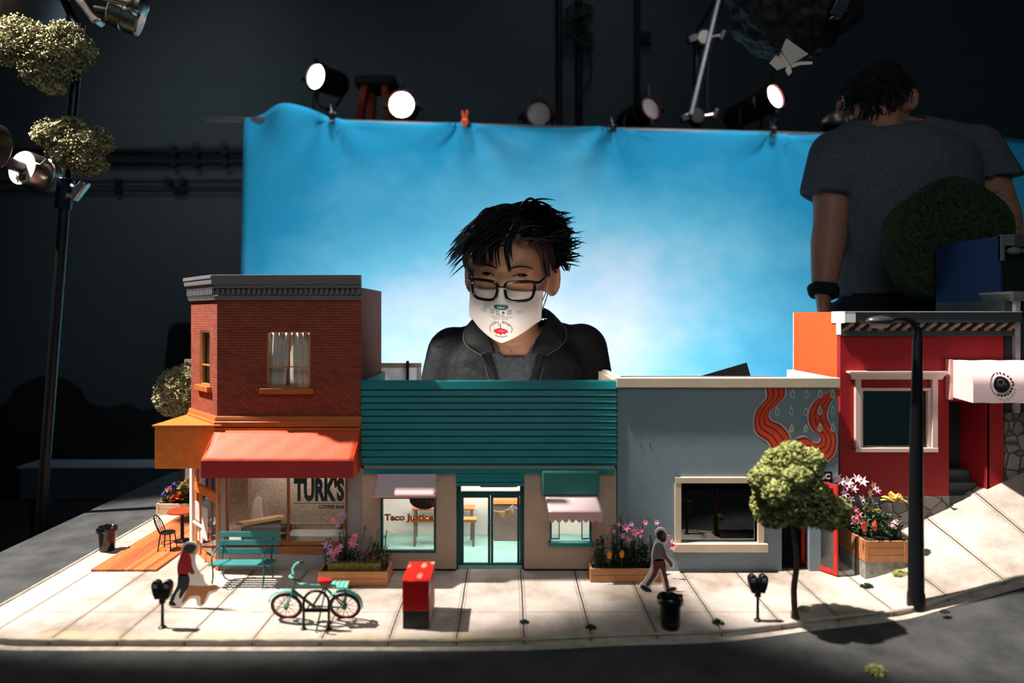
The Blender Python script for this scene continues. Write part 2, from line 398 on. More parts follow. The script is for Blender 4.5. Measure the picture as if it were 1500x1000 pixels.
def pavement(nt, N, L, b, tc):
    sp = N.new('ShaderNodeSeparateXYZ'); L.new(tc.outputs['Object'], sp.inputs[0])
    def line(src, off, per, w):
        a = N.new('ShaderNodeMath'); a.operation = 'SUBTRACT'; a.inputs[1].default_value = off; L.new(src, a.inputs[0])
        d = N.new('ShaderNodeMath'); d.operation = 'DIVIDE'; d.inputs[1].default_value = per; L.new(a.outputs[0], d.inputs[0])
        f = N.new('ShaderNodeMath'); f.operation = 'PINGPONG'; f.inputs[1].default_value = .5; L.new(d.outputs[0], f.inputs[0])
        g = N.new('ShaderNodeMapRange'); g.inputs['From Min'].default_value = w*.5/per; g.inputs['From Max'].default_value = w/per; g.inputs['To Min'].default_value = 1; g.inputs['To Max'].default_value = 0
        L.new(f.outputs[0], g.inputs['Value']); return g.outputs[0]
    wob = N.new('ShaderNodeTexNoise'); wob.inputs['Scale'].default_value = 14; L.new(tc.outputs['Object'], wob.inputs['Vector'])
    wa = N.new('ShaderNodeMath'); wa.operation = 'MULTIPLY_ADD'; wa.inputs[1].default_value = .0022; L.new(wob.outputs['Fac'], wa.inputs[0]); L.new(sp.outputs['X'], wa.inputs[2])
    l1 = line(wa.outputs[0], .0216, .0885, .0016); l1b = line(wa.outputs[0], .0256, .0885, .0009); l1c = line(wa.outputs[0], .0176, .0885, .0009)
    l2 = line(sp.outputs['Y'], .9745, .30, .0010)
    def mx(op, a, b_, k=None):
        m = N.new('ShaderNodeMath'); m.operation = op; L.new(a, m.inputs[0])
        if k is None: L.new(b_, m.inputs[1])
        else: m.inputs[1].default_value = k
        return m.outputs[0]
    thin = mx('MULTIPLY', mx('MAXIMUM', l1b, l1c), None, .45)
    J = mx('MAXIMUM', mx('MAXIMUM', l1, thin), mx('MULTIPLY', l2, None, .6))
    n1 = N.new('ShaderNodeTexNoise'); n1.inputs['Scale'].default_value = 9; n1.inputs['Detail'].default_value = 8; n1.inputs['Roughness'].default_value = .62
    L.new(tc.outputs['Object'], n1.inputs['Vector'])
    rp = N.new('ShaderNodeValToRGB'); e = rp.color_ramp.elements
    e[0].position = .32; e[0].color = (*rgb(146,130,116), 1); e[1].position = .58; e[1].color = (*rgb(198,185,174), 1)
    L.new(n1.outputs['Fac'], rp.inputs['Fac'])
    n2 = N.new('ShaderNodeTexNoise'); n2.inputs['Scale'].default_value = 420; n2.inputs['Detail'].default_value = 2; L.new(tc.outputs['Object'], n2.inputs['Vector'])
    m1 = N.new('ShaderNodeMix'); m1.data_type = 'RGBA'; m1.blend_type = 'MULTIPLY'; m1.inputs['B'].default_value = (.62,.58,.54,1)
    g = N.new('ShaderNodeMapRange'); g.inputs['From Min'].default_value = .52; g.inputs['From Max'].default_value = .75; g.inputs['To Max'].default_value = .5
    L.new(n2.outputs['Fac'], g.inputs['Value']); L.new(g.outputs[0], m1.inputs['Factor']); L.new(rp.outputs['Color'], m1.inputs['A'])
    # sandy scatter along the gutter (grit with its own ragged edge)
    n3 = N.new('ShaderNodeTexNoise'); n3.inputs['Scale'].default_value = 26; n3.inputs['Detail'].default_value = 6; L.new(tc.outputs['Object'], n3.inputs['Vector'])
    yy = N.new('ShaderNodeMapRange'); yy.inputs['From Min'].default_value = .945; yy.inputs['From Max'].default_value = .90; yy.inputs['To Max'].default_value = .55
    L.new(sp.outputs['Y'], yy.inputs['Value'])
    ad = mx('MULTIPLY', yy.outputs[0], n3.outputs['Fac']); g3 = N.new('ShaderNodeMapRange'); g3.inputs['From Min'].default_value = .18; g3.inputs['From Max'].default_value = .36; g3.inputs['To Max'].default_value = .8
    L.new(ad, g3.inputs['Value'])
    m3 = N.new('ShaderNodeMix'); m3.data_type = 'RGBA'; m3.inputs['B'].default_value = (*rgb(196,170,128), 1); L.new(g3.outputs[0], m3.inputs['Factor']); L.new(m1.outputs['Result'], m3.inputs['A'])
    m2 = N.new('ShaderNodeMix'); m2.data_type = 'RGBA'; m2.inputs['B'].default_value = (*rgb(78,68,58), 1)
    L.new(J, m2.inputs['Factor']); L.new(m3.outputs['Result'], m2.inputs['A']); L.new(m2.outputs['Result'], b.inputs['Base Color'])
    bp = N.new('ShaderNodeBump'); bp.inputs['Strength'].default_value = .5; bp.inputs['Distance'].default_value = .002; bp.invert = True
    hh = mx('ADD', J, mx('MULTIPLY', n2.outputs['Fac'], None, .25)); L.new(hh, bp.inputs['Height']); L.new(bp.outputs['Normal'], b.inputs['Normal'])
M_pave = pattern('pavement_concrete', rgb(195,183,172), pavement, .85)
M_kerb = mat('kerb_concrete', rgb(178,166,152), .85, var=.25, scale=60, bump=.3, bscale=500)
def asph(nt, N, L, b, tc):
    n1 = N.new('ShaderNodeTexNoise'); n1.inputs['Scale'].default_value = 650; n1.inputs['Detail'].default_value = 2; L.new(tc.outputs['Object'], n1.inputs['Vector'])
    n2 = N.new('ShaderNodeTexNoise'); n2.inputs['Scale'].default_value = 18; n2.inputs['Detail'].default_value = 7; L.new(tc.outputs['Object'], n2.inputs['Vector'])
    rp = N.new('ShaderNodeValToRGB'); e = rp.color_ramp.elements; e[0].position = .3; e[0].color = (*rgb(24,27,30), 1); e[1].position = .75; e[1].color = (*rgb(86,86,84), 1)
    mm = N.new('ShaderNodeMath'); mm.operation = 'MULTIPLY_ADD'; mm.inputs[1].default_value = .6; L.new(n2.outputs['Fac'], mm.inputs[0])
    m5 = N.new('ShaderNodeMath'); m5.operation = 'MULTIPLY'; m5.inputs[1].default_value = .45; L.new(n1.outputs['Fac'], m5.inputs[0]); L.new(m5.outputs[0], mm.inputs[2])
    L.new(mm.outputs[0], rp.inputs['Fac']); L.new(rp.outputs['Color'], b.inputs['Base Color'])
    bp = N.new('ShaderNodeBump'); bp.inputs['Strength'].default_value = .8; bp.inputs['Distance'].default_value = .002; L.new(n1.outputs['Fac'], bp.inputs['Height']); L.new(bp.outputs['Normal'], b.inputs['Normal'])
M_asph = pattern('asphalt', rgb(70,72,74), asph, .8)
# road sheet (under everything); the table is cut away in the middle where the crew sit
def back_y(X): return 1.88 if X < -.5 else (1.335 if X < .555 else 1.42 if X < .87 else 1.70)
mb = MB(); cols = []
rx = [-.925+(1.22+.925)*i/80 for i in range(81)]; rx = sorted(rx+[-.5001, -.4999, .5549, .5551, .8699, .8701])
for X in rx: cols.append([(X, Y, TZ-.0075+rise(X, Y)) for Y in [.58+(back_y(X)-.58)*j/40 for j in range(41)]])
mb.rings(cols, closed=False, caps=False)
for k in (0, -1): mb.rings([[c[k] for c in cols], [(c[k][0], c[k][1], TZ-.045) for c in cols]], closed=False, caps=False)
for c in (cols[0], cols[-1]): mb.rings([c, [(p[0], p[1], TZ-.045) for p in c]], closed=False, caps=False)
struct(mb.build('road', M_asph, smooth=40, origin=(0,0,0)))
# pavement
xs = sorted([-.74+.0025*i for i in range(41)]+[-.63+.0165*i for i in range(101)]+[-.5001,-.4999])
def pave_y(X): return 1.66 if X < -.5 else (1.33 if X < .5 else 1.40)
mb = MB(); cols = []
for X in xs:
    y0 = curb_y(X); cols.append([(X, y0+(pave_y(X)-y0)*(k/30)**1.3, TZ+rise(X, y0+(pave_y(X)-y0)*(k/30)**1.3)) for k in range(31)])
mb.rings(cols, closed=False, caps=False)
edge = [c[0] for c in cols]; edge = [(-.74, 1.66-.0167*k, TZ) for k in range(40)]+edge
mb.rings([edge, [(p[0], p[1], p[2]-.012) for p in edge]], closed=False, caps=False)
struct(mb.build('pavement', M_pave, smooth=40, origin=(0,0,0)))
e3 = [Vector(p) for p in edge]; A, B, B2 = [], [], []
for i, p in enumerate(e3):
    d = e3[min(i+1, len(e3)-1)]-e3[max(i-1, 0)]; n = Vector((d.y, -d.x, 0))
    n = (n.normalized() if n.length > 0 else Vector((0,-1,0)))
    if n.y > 0.2: n = -n
    A.append(p+n*.0003-Vector((0,0,.0062))); B.append(p+n*.013-Vector((0,0,.0066))); B2.append(p+n*.0131-Vector((0,0,.009)))
mb = MB(); mb.rings([A, B, B2], closed=False, caps=False)
struct(mb.build('gutter_strip', M_kerb, smooth=40, origin=(0,0,0)))
# kerb stone nosing: a thin lighter lip along the pavement edge
A = [p+Vector((0,0,.0006)) for p in e3]; mb = MB()
mb.tube(A, .0022, 6); struct(mb.build('kerb', M_kerb, smooth=60, origin=(0,0,0)))
# table under the set
M_ply = mat('dark_stained_plywood', rgb(46,40,36), .7, scale=12)
t = thing('set_table', 'long dark trestle table carrying the whole miniature street', 'table', (0, 1.2, 0))
MB().prism([(-.92,.59),(1.215,.59),(1.215,1.69),(.875,1.69),(.875,1.41),(.56,1.41),(.56,1.33),(-.505,1.33),(-.505,1.87),(-.92,1.87)], TZ-.07, TZ-.04, 'z').build('tabletop', M_ply, t)
for x, y in ((-.85,.66),(0,.66),(1.08,.66),(-.85,1.8),(-.56,1.8),(0,1.28),(.93,1.62),(1.15,1.62)):
    MB().box(x-.03, x+.03, y-.03, y+.03, 0, TZ-.068).build('leg', M_ply, t, bevel=.003)
# ------------------------------------------------------------------ timber decking at the café corner
def planks(nt, N, L, b, tc):
    sp = N.new('ShaderNodeSeparateXYZ'); L.new(tc.outputs['Object'], sp.inputs[0])
    d = N.new('ShaderNodeMath'); d.operation = 'DIVIDE'; d.inputs[1].default_value = .0085; L.new(sp.outputs['X'], d.inputs[0])
    fl = N.new('ShaderNodeMath'); fl.operation = 'FLOOR'; L.new(d.outputs[0], fl.inputs[0])
    fr = N.new('ShaderNodeMath'); fr.operation = 'FRACT'; L.new(d.outputs[0], fr.inputs[0])
    wn = N.new('ShaderNodeTexWhiteNoise'); wn.noise_dimensions = '1D'; L.new(fl.outputs[0], wn.inputs['W'])
    mp = N.new('ShaderNodeMapping'); mp.inputs['Scale'].default_value = (400, 14, 1); L.new(tc.outputs['Object'], mp.inputs['Vector'])
    nz = N.new('ShaderNodeTexNoise'); nz.inputs['Scale'].default_value = 1; nz.inputs['Detail'].default_value = 4; L.new(mp.outputs[0], nz.inputs['Vector'])
    ad = N.new('ShaderNodeMath'); ad.operation = 'MULTIPLY_ADD'; ad.inputs[1].default_value = .5; L.new(wn.outputs['Value'], ad.inputs[0]); L.new(nz.outputs['Fac'], ad.inputs[2])
    rp = N.new('ShaderNodeValToRGB'); e = rp.color_ramp.elements; e[0].position = .35; e[0].color = (*rgb(128,62,30), 1); e[1].position = .95; e[1].color = (*rgb(222,122,66), 1)
    L.new(ad.outputs[0], rp.inputs['Fac'])
    gp = N.new('ShaderNodeMath'); gp.operation = 'GREATER_THAN'; gp.inputs[1].default_value = .08; L.new(fr.outputs[0], gp.inputs[0])
    m = N.new('ShaderNodeMix'); m.data_type = 'RGBA'; m.blend_type = 'MULTIPLY'; m.inputs['Factor'].default_value = 1
    L.new(rp.outputs['Color'], m.inputs['A']); q = N.new('ShaderNodeMapRange'); q.inputs['To Min'].default_value = .35; L.new(gp.outputs[0], q.inputs['Value']); L.new(q.outputs[0], m.inputs['B'])
    L.new(m.outputs['Result'], b.inputs['Base Color'])
M_deck = pattern('deck_planks', rgb(200,105,55), planks, .55)
a, b_, c_, d_ = G(134, 838), G(229, 838), None, None
x0 = a.x; x1 = -.567
mb = MB(); mb.prism([(-.6905, 1.128), (-.583, 1.128), (-.583, 1.245), (-.583, 1.50), (-.6905, 1.50)], TZ+.0005, TZ+.004, 'z')
tag(mb.build('timber_deck', M_deck, smooth=0, bevel=.0006), 'orange-brown timber decking with fine planks laid at the cafe corner', 'deck')
# ================================================================== THE MINIATURE BUILDINGS
YF, YK = 1.13, 1.31
def fx(px, Y=None): return tx(px, Y or YF)
def fz(py, Y=None): return tz(py, Y or YF)
def thinglass(name, refl=.1, tint=(1,1,1), rough=.0):
    m = bpy.data.materials.new(name); m.use_nodes = True; nt = m.node_tree; N = nt.nodes; L = nt.links
    N.remove(N['Principled BSDF']); out = N['Material Output']
    t = N.new('ShaderNodeBsdfTransparent'); t.inputs['Color'].default_value = (*tint, 1)
    g = N.new('ShaderNodeBsdfGlossy'); g.inputs['Roughness'].default_value = rough
    lw = N.new('ShaderNodeLayerWeight'); lw.inputs['Blend'].default_value = .25
    mr = N.new('ShaderNodeMapRange'); mr.inputs['To Min'].default_value = refl; mr.inputs['To Max'].default_value = min(1, refl+.6)
    L.new(lw.outputs['Fresnel'], mr.inputs['Value'])
    mx = N.new('ShaderNodeMixShader'); L.new(mr.outputs[0], mx.inputs['Fac']); L.new(t.outputs[0], mx.inputs[1]); L.new(g.outputs[0], mx.inputs[2])
    L.new(mx.outputs[0], out.inputs['Surface']); return m
M_glass = thinglass('window_glass', .03); M_glassd = thinglass('dark_window_glass', .08, (.6,.65,.65))
def bricks(nt, N, L, b, tc):
    br = N.new('ShaderNodeTexBrick'); br.inputs['Scale'].default_value = 1
    br.inputs['Brick Width'].default_value = .0098; br.inputs['Row Height'].default_value = .00445; br.inputs['Mortar Size'].default_value = .00045; br.inputs['Mortar Smooth'].default_value = .3
    br.inputs['Color1'].default_value = (*rgb(182,90,62), 1); br.inputs['Color2'].default_value = (*rgb(156,74,52), 1); br.inputs['Mortar'].default_value = (*rgb(112,64,52), 1)
    L.new(tc.outputs['UV'], br.inputs['Vector'])
    nz = N.new('ShaderNodeTexNoise'); nz.inputs['Scale'].default_value = 25; nz.inputs['Detail'].default_value = 5; L.new(tc.outputs['UV'], nz.inputs['Vector'])
    m = N.new('ShaderNodeMix'); m.data_type = 'RGBA'; m.blend_type = 'MULTIPLY'; m.inputs['B'].default_value = (.6,.55,.55,1)
    L.new(nz.outputs['Fac'], m.inputs['Factor']); L.new(br.outputs['Color'], m.inputs['A']); L.new(m.outputs['Result'], b.inputs['Base Color'])
    bp = N.new('ShaderNodeBump'); bp.inputs['Strength'].default_value = .9; bp.inputs['Distance'].default_value = .0012; bp.invert = True
    L.new(br.outputs['Fac'], bp.inputs['Height']); L.new(bp.outputs['Normal'], b.inputs['Normal'])
M_brick = pattern('red_brick', rgb(140,65,45), bricks, .75)
def tiles(nt, N, L, b, tc):
    br = N.new('ShaderNodeTexBrick'); br.offset = 0; br.inputs['Scale'].default_value = 1
    br.inputs['Brick Width'].default_value = .003; br.inputs['Row Height'].default_value = .003; br.inputs['Mortar Size'].default_value = .00025
    br.inputs['Color1'].default_value = (*rgb(176,170,168), 1); br.inputs['Color2'].default_value = (*rgb(160,155,154), 1); br.inputs['Mortar'].default_value = (*rgb(128,122,120), 1)
    L.new(tc.outputs['UV'], br.inputs['Vector']); L.new(br.outputs['Color'], b.inputs['Base Color'])
M_tile = pattern('small_grey_tiles', rgb(168,162,160), tiles, .5)
def burlap(nt, N, L, b, tc):
    mp = N.new('ShaderNodeMapping'); mp.inputs['Scale'].default_value = (900, 900, 160); L.new(tc.outputs['Object'], mp.inputs['Vector'])
    mq = N.new('ShaderNodeMapping'); mq.inputs['Scale'].default_value = (160, 900, 900); L.new(tc.outputs['Object'], mq.inputs['Vector'])
    a = N.new('ShaderNodeTexNoise'); a.inputs['Scale'].default_value = 1; L.new(mp.outputs[0], a.inputs['Vector'])
    c = N.new('ShaderNodeTexNoise'); c.inputs['Scale'].default_value = 1; L.new(mq.outputs[0], c.inputs['Vector'])
    ad = N.new('ShaderNodeMath'); ad.operation = 'ADD'; L.new(a.outputs['Fac'], ad.inputs[0]); L.new(c.outputs['Fac'], ad.inputs[1])
    rp = N.new('ShaderNodeValToRGB'); e = rp.color_ramp.elements; e[0].position = .35; e[0].color = (*rgb(150,132,116), 1); e[1].position = .7; e[1].color = (*rgb(206,190,172), 1)
    ml = N.new('ShaderNodeMath'); ml.operation = 'MULTIPLY'; ml.inputs[1].default_value = .5; L.new(ad.outputs[0], ml.inputs[0]); L.new(ml.outputs[0], rp.inputs['Fac']); L.new(rp.outputs['Color'], b.inputs['Base Color'])
M_burlap = pattern('burlap', rgb(180,160,145), burlap, .95)
def stones(nt, N, L, b, tc):
    v = N.new('ShaderNodeTexVoronoi'); v.feature = 'DISTANCE_TO_EDGE'; v.inputs['Scale'].default_value = 46; L.new(tc.outputs['Object'], v.inputs['Vector'])
    v2 = N.new('ShaderNodeTexVoronoi'); v2.inputs['Scale'].default_value = 46; L.new(tc.outputs['Object'], v2.inputs['Vector'])
    mr = N.new('ShaderNodeMapRange'); mr.inputs['From Max'].default_value = .09; L.new(v.outputs['Distance'], mr.inputs['Value'])
    hs = N.new('ShaderNodeMix'); hs.data_type = 'RGBA'; hs.inputs['A'].default_value = (*rgb(96,92,88), 1); hs.inputs['B'].default_value = (*rgb(136,130,124), 1)
    sx = N.new('ShaderNodeSeparateXYZ'); L.new(v2.outputs['Color'], sx.inputs[0]); L.new(sx.outputs['X'], hs.inputs['Factor'])
    m = N.new('ShaderNodeMix'); m.data_type = 'RGBA'; m.inputs['A'].default_value = (*rgb(62,58,54), 1); L.new(mr.outputs[0], m.inputs['Factor']); L.new(hs.outputs['Result'], m.inputs['B']); L.new(m.outputs['Result'], b.inputs['Base Color'])
    bp = N.new('ShaderNodeBump'); bp.inputs['Strength'].default_value = .8; bp.inputs['Distance'].default_value = .003; L.new(mr.outputs[0], bp.inputs['Height']); L.new(bp.outputs['Normal'], b.inputs['Normal'])
M_stone = pattern('rubble_stone', rgb(120,112,105), stones, .9)
M_cornice = mat('grey_cornice_paint', rgb(112,110,112), .55, var=.06)
M_ochre = mat('orange_brown_trim', rgb(190,104,46), .5, var=.1)
M_ochre2 = mat('orange_wood', rgb(216,120,48), .45, var=.12, scale=80)
M_frame = mat('ochre_window_frame', rgb(192,128,64), .5)
M_curtain = mat('thin_curtain_cloth', rgb(222,212,196), .95, var=.08, scale=300, bump=.3, bscale=900)
M_redcloth = mat('red_awning_cloth', rgb(230,88,48), .6, var=.06, scale=30, bump=.15, bscale=90)
M_redval = mat('deep_red_awning_cloth', rgb(170,40,42), .65, var=.06, scale=30)
M_green = mat('dark_green_lettering', rgb(14,50,50), .5)
M_wood = mat('pale_wood', rgb(214,170,120), .55, var=.14, scale=(60))
M_grey = mat('grey_paint', rgb(140,136,132), .7)
M_white = mat('white_paint', rgb(228,222,216), .6, var=.03)
M_teal = mat('teal_paint', rgb(14,128,130), .45, var=.07, scale=30)
M_teald = mat('dark_teal_paint', rgb(6,78,80), .4, var=.08)
M_tealf = mat('pale_teal_floor', rgb(142,196,184), .5, var=.12, scale=30)
M_stucco = mat('beige_stucco', rgb(184,158,138), .9, var=.05, scale=40, bump=.3, bscale=700)
M_pink = mat('pale_pink_cloth', rgb(238,206,204), .7, var=.03)
M_pinkd = mat('dusty_pink_cloth', rgb(222,170,164), .7, var=.05)
M_cream = mat('cream_trim', rgb(212,192,166), .6, var=.05)
M_blue = mat('grey_blue_stucco', rgb(124,140,148), .9, var=.04, scale=30, bump=.3, bscale=700)
M_redwall = mat('red_painted_wall', rgb(160,22,30), .6, var=.05, scale=20)
M_orangewall = mat('bright_orange_wall', rgb(240,92,26), .65, var=.03)
M_black = mat('black_paint', rgb(18,18,20), .5)
M_charcoal = mat('charcoal_paint', rgb(62,68,68), .6)
M_redframe = mat('bright_red_frame', rgb(214,44,34), .4)
M_pinkframe = mat('pale_pink_frame', rgb(226,196,186), .5, var=.04)
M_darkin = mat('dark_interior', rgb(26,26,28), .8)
M_navy = mat('navy_panel', rgb(20,52,104), .7, var=.05)
M_shingle = mat('dark_roofing_felt', rgb(84,80,80), .9, var=.2, scale=60, bump=.4, bscale=300)
def sweep(mb, prof, path, closed=False):
    """moulding profile [(out, z)] swept along a plan path (outside lies on the right-hand side of the walking direction)"""
    pts = [Vector(p) for p in path]; rows = []
    for i, p in enumerate(pts):
        ns = []
        for a, b in ((i-1, i), (i, i+1)):
            if a >= 0 and b < len(pts):
                d = (pts[b]-pts[a]).normalized(); ns.append(Vector((d.y, -d.x)))
        n = ns[0] if len(ns) == 1 else (ns[0]+ns[1])/(1+ns[0].dot(ns[1]))
        rows.append([(p.x+n.x*o, p.y+n.y*o, z) for o, z in prof])
    mb.rings(rows, closed=True, caps=True); return mb
def along(path, step):
    out = []
    for a, b in zip(path, path[1:]):
        a, b = Vector(a), Vector(b); d = (b-a); n = max(1, int(d.length/step)); 
        for k in range(n): out.append((a+d*((k+.5)/n), d.normalized()))
    return out
# ================================================================== 1. brick corner café
bb = thing('corner_cafe_building', 'red-brown brick corner cafe with grey dentil cornice and red awning', 'miniature building', (-.41, 1.22, TZ))
XL, XC, XR = -.572, fx(318), fx(529); YC = 1.23
zb0, zb1, ztop = fz(612), fz(438), fz(403)
def chx(s): return Vector((XL+(XC-XL)*s, YC+(YF-YC)*s))
chl = (Vector((XC, YF))-Vector((XL, YC))).length; chd = (XC-XL, YF-YC)
wf = (fx(391)-XC, fx(455)-XC, fz(568), fz(485)); wc = (.365*chl, .735*chl, fz(568), fz(485))
mb = MB(); mb.wall(0, XR-XC, zb0, zb1, [wf], .008, (XC, YF)); mb.build('front_wall', M_brick, bb, smooth=0)
mb = MB(); mb.wall(0, chl, zb0, zb1, [wc], .008, (XL, YC), chd); mb.build('corner_wall', M_brick, bb, smooth=0)
mb = MB(); mb.wall(0, YK-YC, zb0, zb1, [], .008, (XL, YK), (0,-1)); mb.build('side_wall', M_brick, bb, smooth=0)
mb = MB(); mb.box(XR-.008, XR, YF+.008, YK, TZ, fz(421)); mb.build('party_wall', mat('brown_painted_board', rgb(112,72,62), .7), bb, smooth=0)
mb = MB(); mb.box(XL, XR-.008, YK-.006, YK, zb0, zb1); mb.box(XL+.01, XR-.01, YC+.001, YK-.006, zb1-.012, zb1-.004); mb.build('back_board', M_grey, bb, smooth=0)
path = [(XL, YK), (XL, YC), (XC, YF), (XR+.001, YF)]
H = ztop-zb1
prof = [(0, zb1-.002), (.004, zb1-.001), (.005, zb1+.006), (.001, zb1+.007), (.001, zb1+.017), (.007, zb1+.018), (.0075, zb1+.024), (.0105, zb1+.025), (.0112, zb1+.033), (.0125, zb1+.034), (.0125, ztop), (0, ztop)]
mb = MB(); sweep(mb, prof, path); co_ = mb.build('cornice', M_cornice, bb, smooth=20, bevel=.0004)
mb = MB()
for p, d in along(path, .0084):
    n = Vector((d.y, -d.x)); q = p+n*.004
    mb.obox((q.x, q.y, zb1+.012), (.0044, .008, .0095), Euler((0,0,math.atan2(d.y, d.x))))
mb.build('dentil_band', M_cornice, co_, smooth=0, bevel=.0003)
prof = [(0, zb0-.016), (.006, zb0-.016), (.006, zb0-.006), (.0045, zb0-.005), (.0045, zb0-.002), (.003, zb0+.003), (0, zb0+.003)]
mb = MB(); sweep(mb, prof, path); mb.build('ledge_moulding', M_ochre, bb, smooth=20, bevel=.0004)
# windows with curtains
def sash(parent, o, d, u0, u1, z0, z1, mullion=True):
    d = Vector(d).normalized(); n = Vector((-d.y, d.x))
    def bx(mb, a, b, c, e, k0, k1):
        pts = [Vector(o)+d*u+n*k for u, k in ((a,k0),(b,k0),(b,k1),(a,k1))]
        mb.prism([(p.x, p.y) for p in pts], c, e, 'z')
    f = MB(); w_ = .0026
    bx(f, u0, u0+w_, z0, z1, .001, .006); bx(f, u1-w_, u1, z0, z1, .001, .006); bx(f, u0, u1, z1-w_, z1, .001, .006); bx(f, u0, u1, z0, z0+w_, .001, .006)
    zm = z0+(z1-z0)*.37; bx(f, u0, u1, zm-.001, zm+.001, .002, .006)
    if mullion: bx(f, (u0+u1)/2-.001, (u0+u1)/2+.001, zm, z1, .002, .006)
    wo = f.build('window', M_frame, parent, smooth=0)
    g = MB(); bx(g, u0+.001, u1-.001, z0+.001, z1-.001, .004, .0046); g.build('pane', M_glass, wo, smooth=0)
    # curtain: pleated sheet gathered to one side
    for side in (0, 1):
        rows = []
        for j in range(13):
            zz = z1-(z1-z0)*j/12; gather = (.10+.42*min(1, (j/7))**1.5) if side == 0 else .03
            row = []
            for i in range(29):
                t = i/28
                a, b_ = (u0, u0+(u1-u0)*(.62-.28*math.sin(min(1, j/12)*math.pi*.5)*.9)) if side == 0 else (u0+(u1-u0)*(.42+.02*j/12), u1)
                u = a+(b_-a)*t; k = .013+(.004*side)+.0016*math.sin(t*26+side)+.0008*math.sin(t*61)
                q = Vector(o)+d*u+n*k; row.append((q.x, q.y, zz))
            rows.append(row)
        c = MB(); c.rings(rows, closed=False, caps=False); cu = c.build('curtain', M_curtain, wo, smooth=60)
        sm = cu.modifiers.new('s', 'SOLIDIFY'); sm.thickness = .0004
    s_ = MB(); bx(s_, u0-.010, u1+.007, z0-.0095, z0-.0005, -.007, .003); s_.build('window_sill', M_ochre, wo, smooth=0, bevel=.0005)
    return wo
sash(bb, (XC, YF), (1,0), *wf); sash(bb, (XL, YC), chd, *wc, mullion=False)
# signband box over the ground floor
zs1, zs0 = fz(622, 1.124), fz(686, 1.124)
mb = MB(); mb.box(-.5825, XR, 1.124, YK, zs0, zs1-.003); mb.box(-.5855, XC+.01, 1.121, YK, zs1-.003, zs1); mb.build('canopy_box', M_ochre2, bb, smooth=0, bevel=.0005)
# red awning
ax0, ax1 = XC, XR; ya = 1.072; zt, zf, zv = fz(629), tz(674, ya), tz(700, ya)
mb = MB(); rows = []
for j in range(9):
    t = j/8; rows.append([(ax0+(ax1-ax0)*i/24+(.0), YF-.006+(ya-YF+.006)*t, zt+(zf-zt)*t+.0008*math.sin(i*1.3+j)*math.sin(t*math.pi)-.0016*math.sin(t*math.pi)) for i in range(25)])
mb.rings(rows, closed=False, caps=False)
for x in (ax0, ax1): mb.add([(x, YF-.006, zt), (x, ya, zf), (x, ya, zv), (x, YF-.006, zv)], [(0,1,2,3)])
aw = mb.build('awning', M_redcloth, bb, smooth=30); sm = aw.modifiers.new('s', 'SOLIDIFY'); sm.thickness = .0007
mb = MB(); mb.box(ax0-.0004, ax1+.0004, ya-.0012, ya+.0004, zv, zf-.0003); mb.build('valance', M_redval, aw, smooth=0, bevel=.0004)
# ground floor shell
zsill = fz(804); zc0 = zs0
wg = (fx(329)-XC, fx(508)-XC, zsill, zc0-.0004)
mb = MB(); mb.wall(-.004, XR-XC, TZ, zc0, [wg], .014, (XC, YF+.004)); mb.build('shopfront_wall', M_tile, bb, smooth=0)
mb = MB(); mb.wall(0, YK-YC, TZ, zc0, [(.012, YK-YC-.008, TZ+.012, zc0-.008)], .006, (XL, YK), (0,-1)); mb.build('side_shopfront', M_tile, bb, smooth=0)
mb = MB(); mb.box(XL+.008, XR-.009, YK-.006, YK, TZ, zc0); mb.build('rear_board', M_burlap, bb, smooth=0)
mb = MB(); mb.prism([(XC+.001, YF+.02), (XR-.01, YF+.02), (XR-.01, YK-.007), (XL+.01, YK-.007), (XL+.01, YC+.01)], TZ+.001, TZ+.006, 'z'); mb.build('shop_floor', mat('warm_grey_floor', rgb(150,140,132), .6), bb, smooth=0)
mb = MB(); mb.box(fx(332), fx(506), 1.222, 1.226, TZ+.05, zc0); mb.build('burlap_screen', M_burlap, bb, smooth=0)
f = MB(); gx0, gx1 = fx(329), fx(508); gm = fx(421); gz0, gz1 = zsill, zc0-.0004
for x in (gx0, gm-.0018, gx1-.0036): f.box(x, x+.0036, YF+.002, YF+.009, gz0+.0045, gz1)
f.box(gx0, gx1, YF-.001, YF+.010, gz0, gz0+.0045); f.box(gx0, gx1, YF+.001, YF+.006, gz0-.009, gz0); f.box(gx0+.0036, gx1-.0036, YF+.003, YF+.008, gz0+.0045, gz0+.011)
sw = f.build('shop_window', mat('brown_orange_frame', rgb(150,84,42), .5), bb, smooth=0, bevel=.0004)
g = MB(); g.box(gx0+.003, gx1-.003, YF+.0055, YF+.0062, gz0+.004, gz1); g.build('pane', M_glass, sw, smooth=0)
YG = YF+.0052
text('shop_lettering', "TURK'S", fx(429), fx(503.5), fz(735.5), fz(699.5), YG, M_green, sw, bold=.055)
b_ = MB(); b_.box(fx(428), fx(504), YG-.0003, YG, fz(738.6), fz(737.6)); b_.build('lettering_rule', M_green, sw, smooth=0)
text('shop_lettering', 'COFFEE BAR', fx(466), fx(504), fz(746), fz(740.4), YG, M_green, sw, bold=.045)
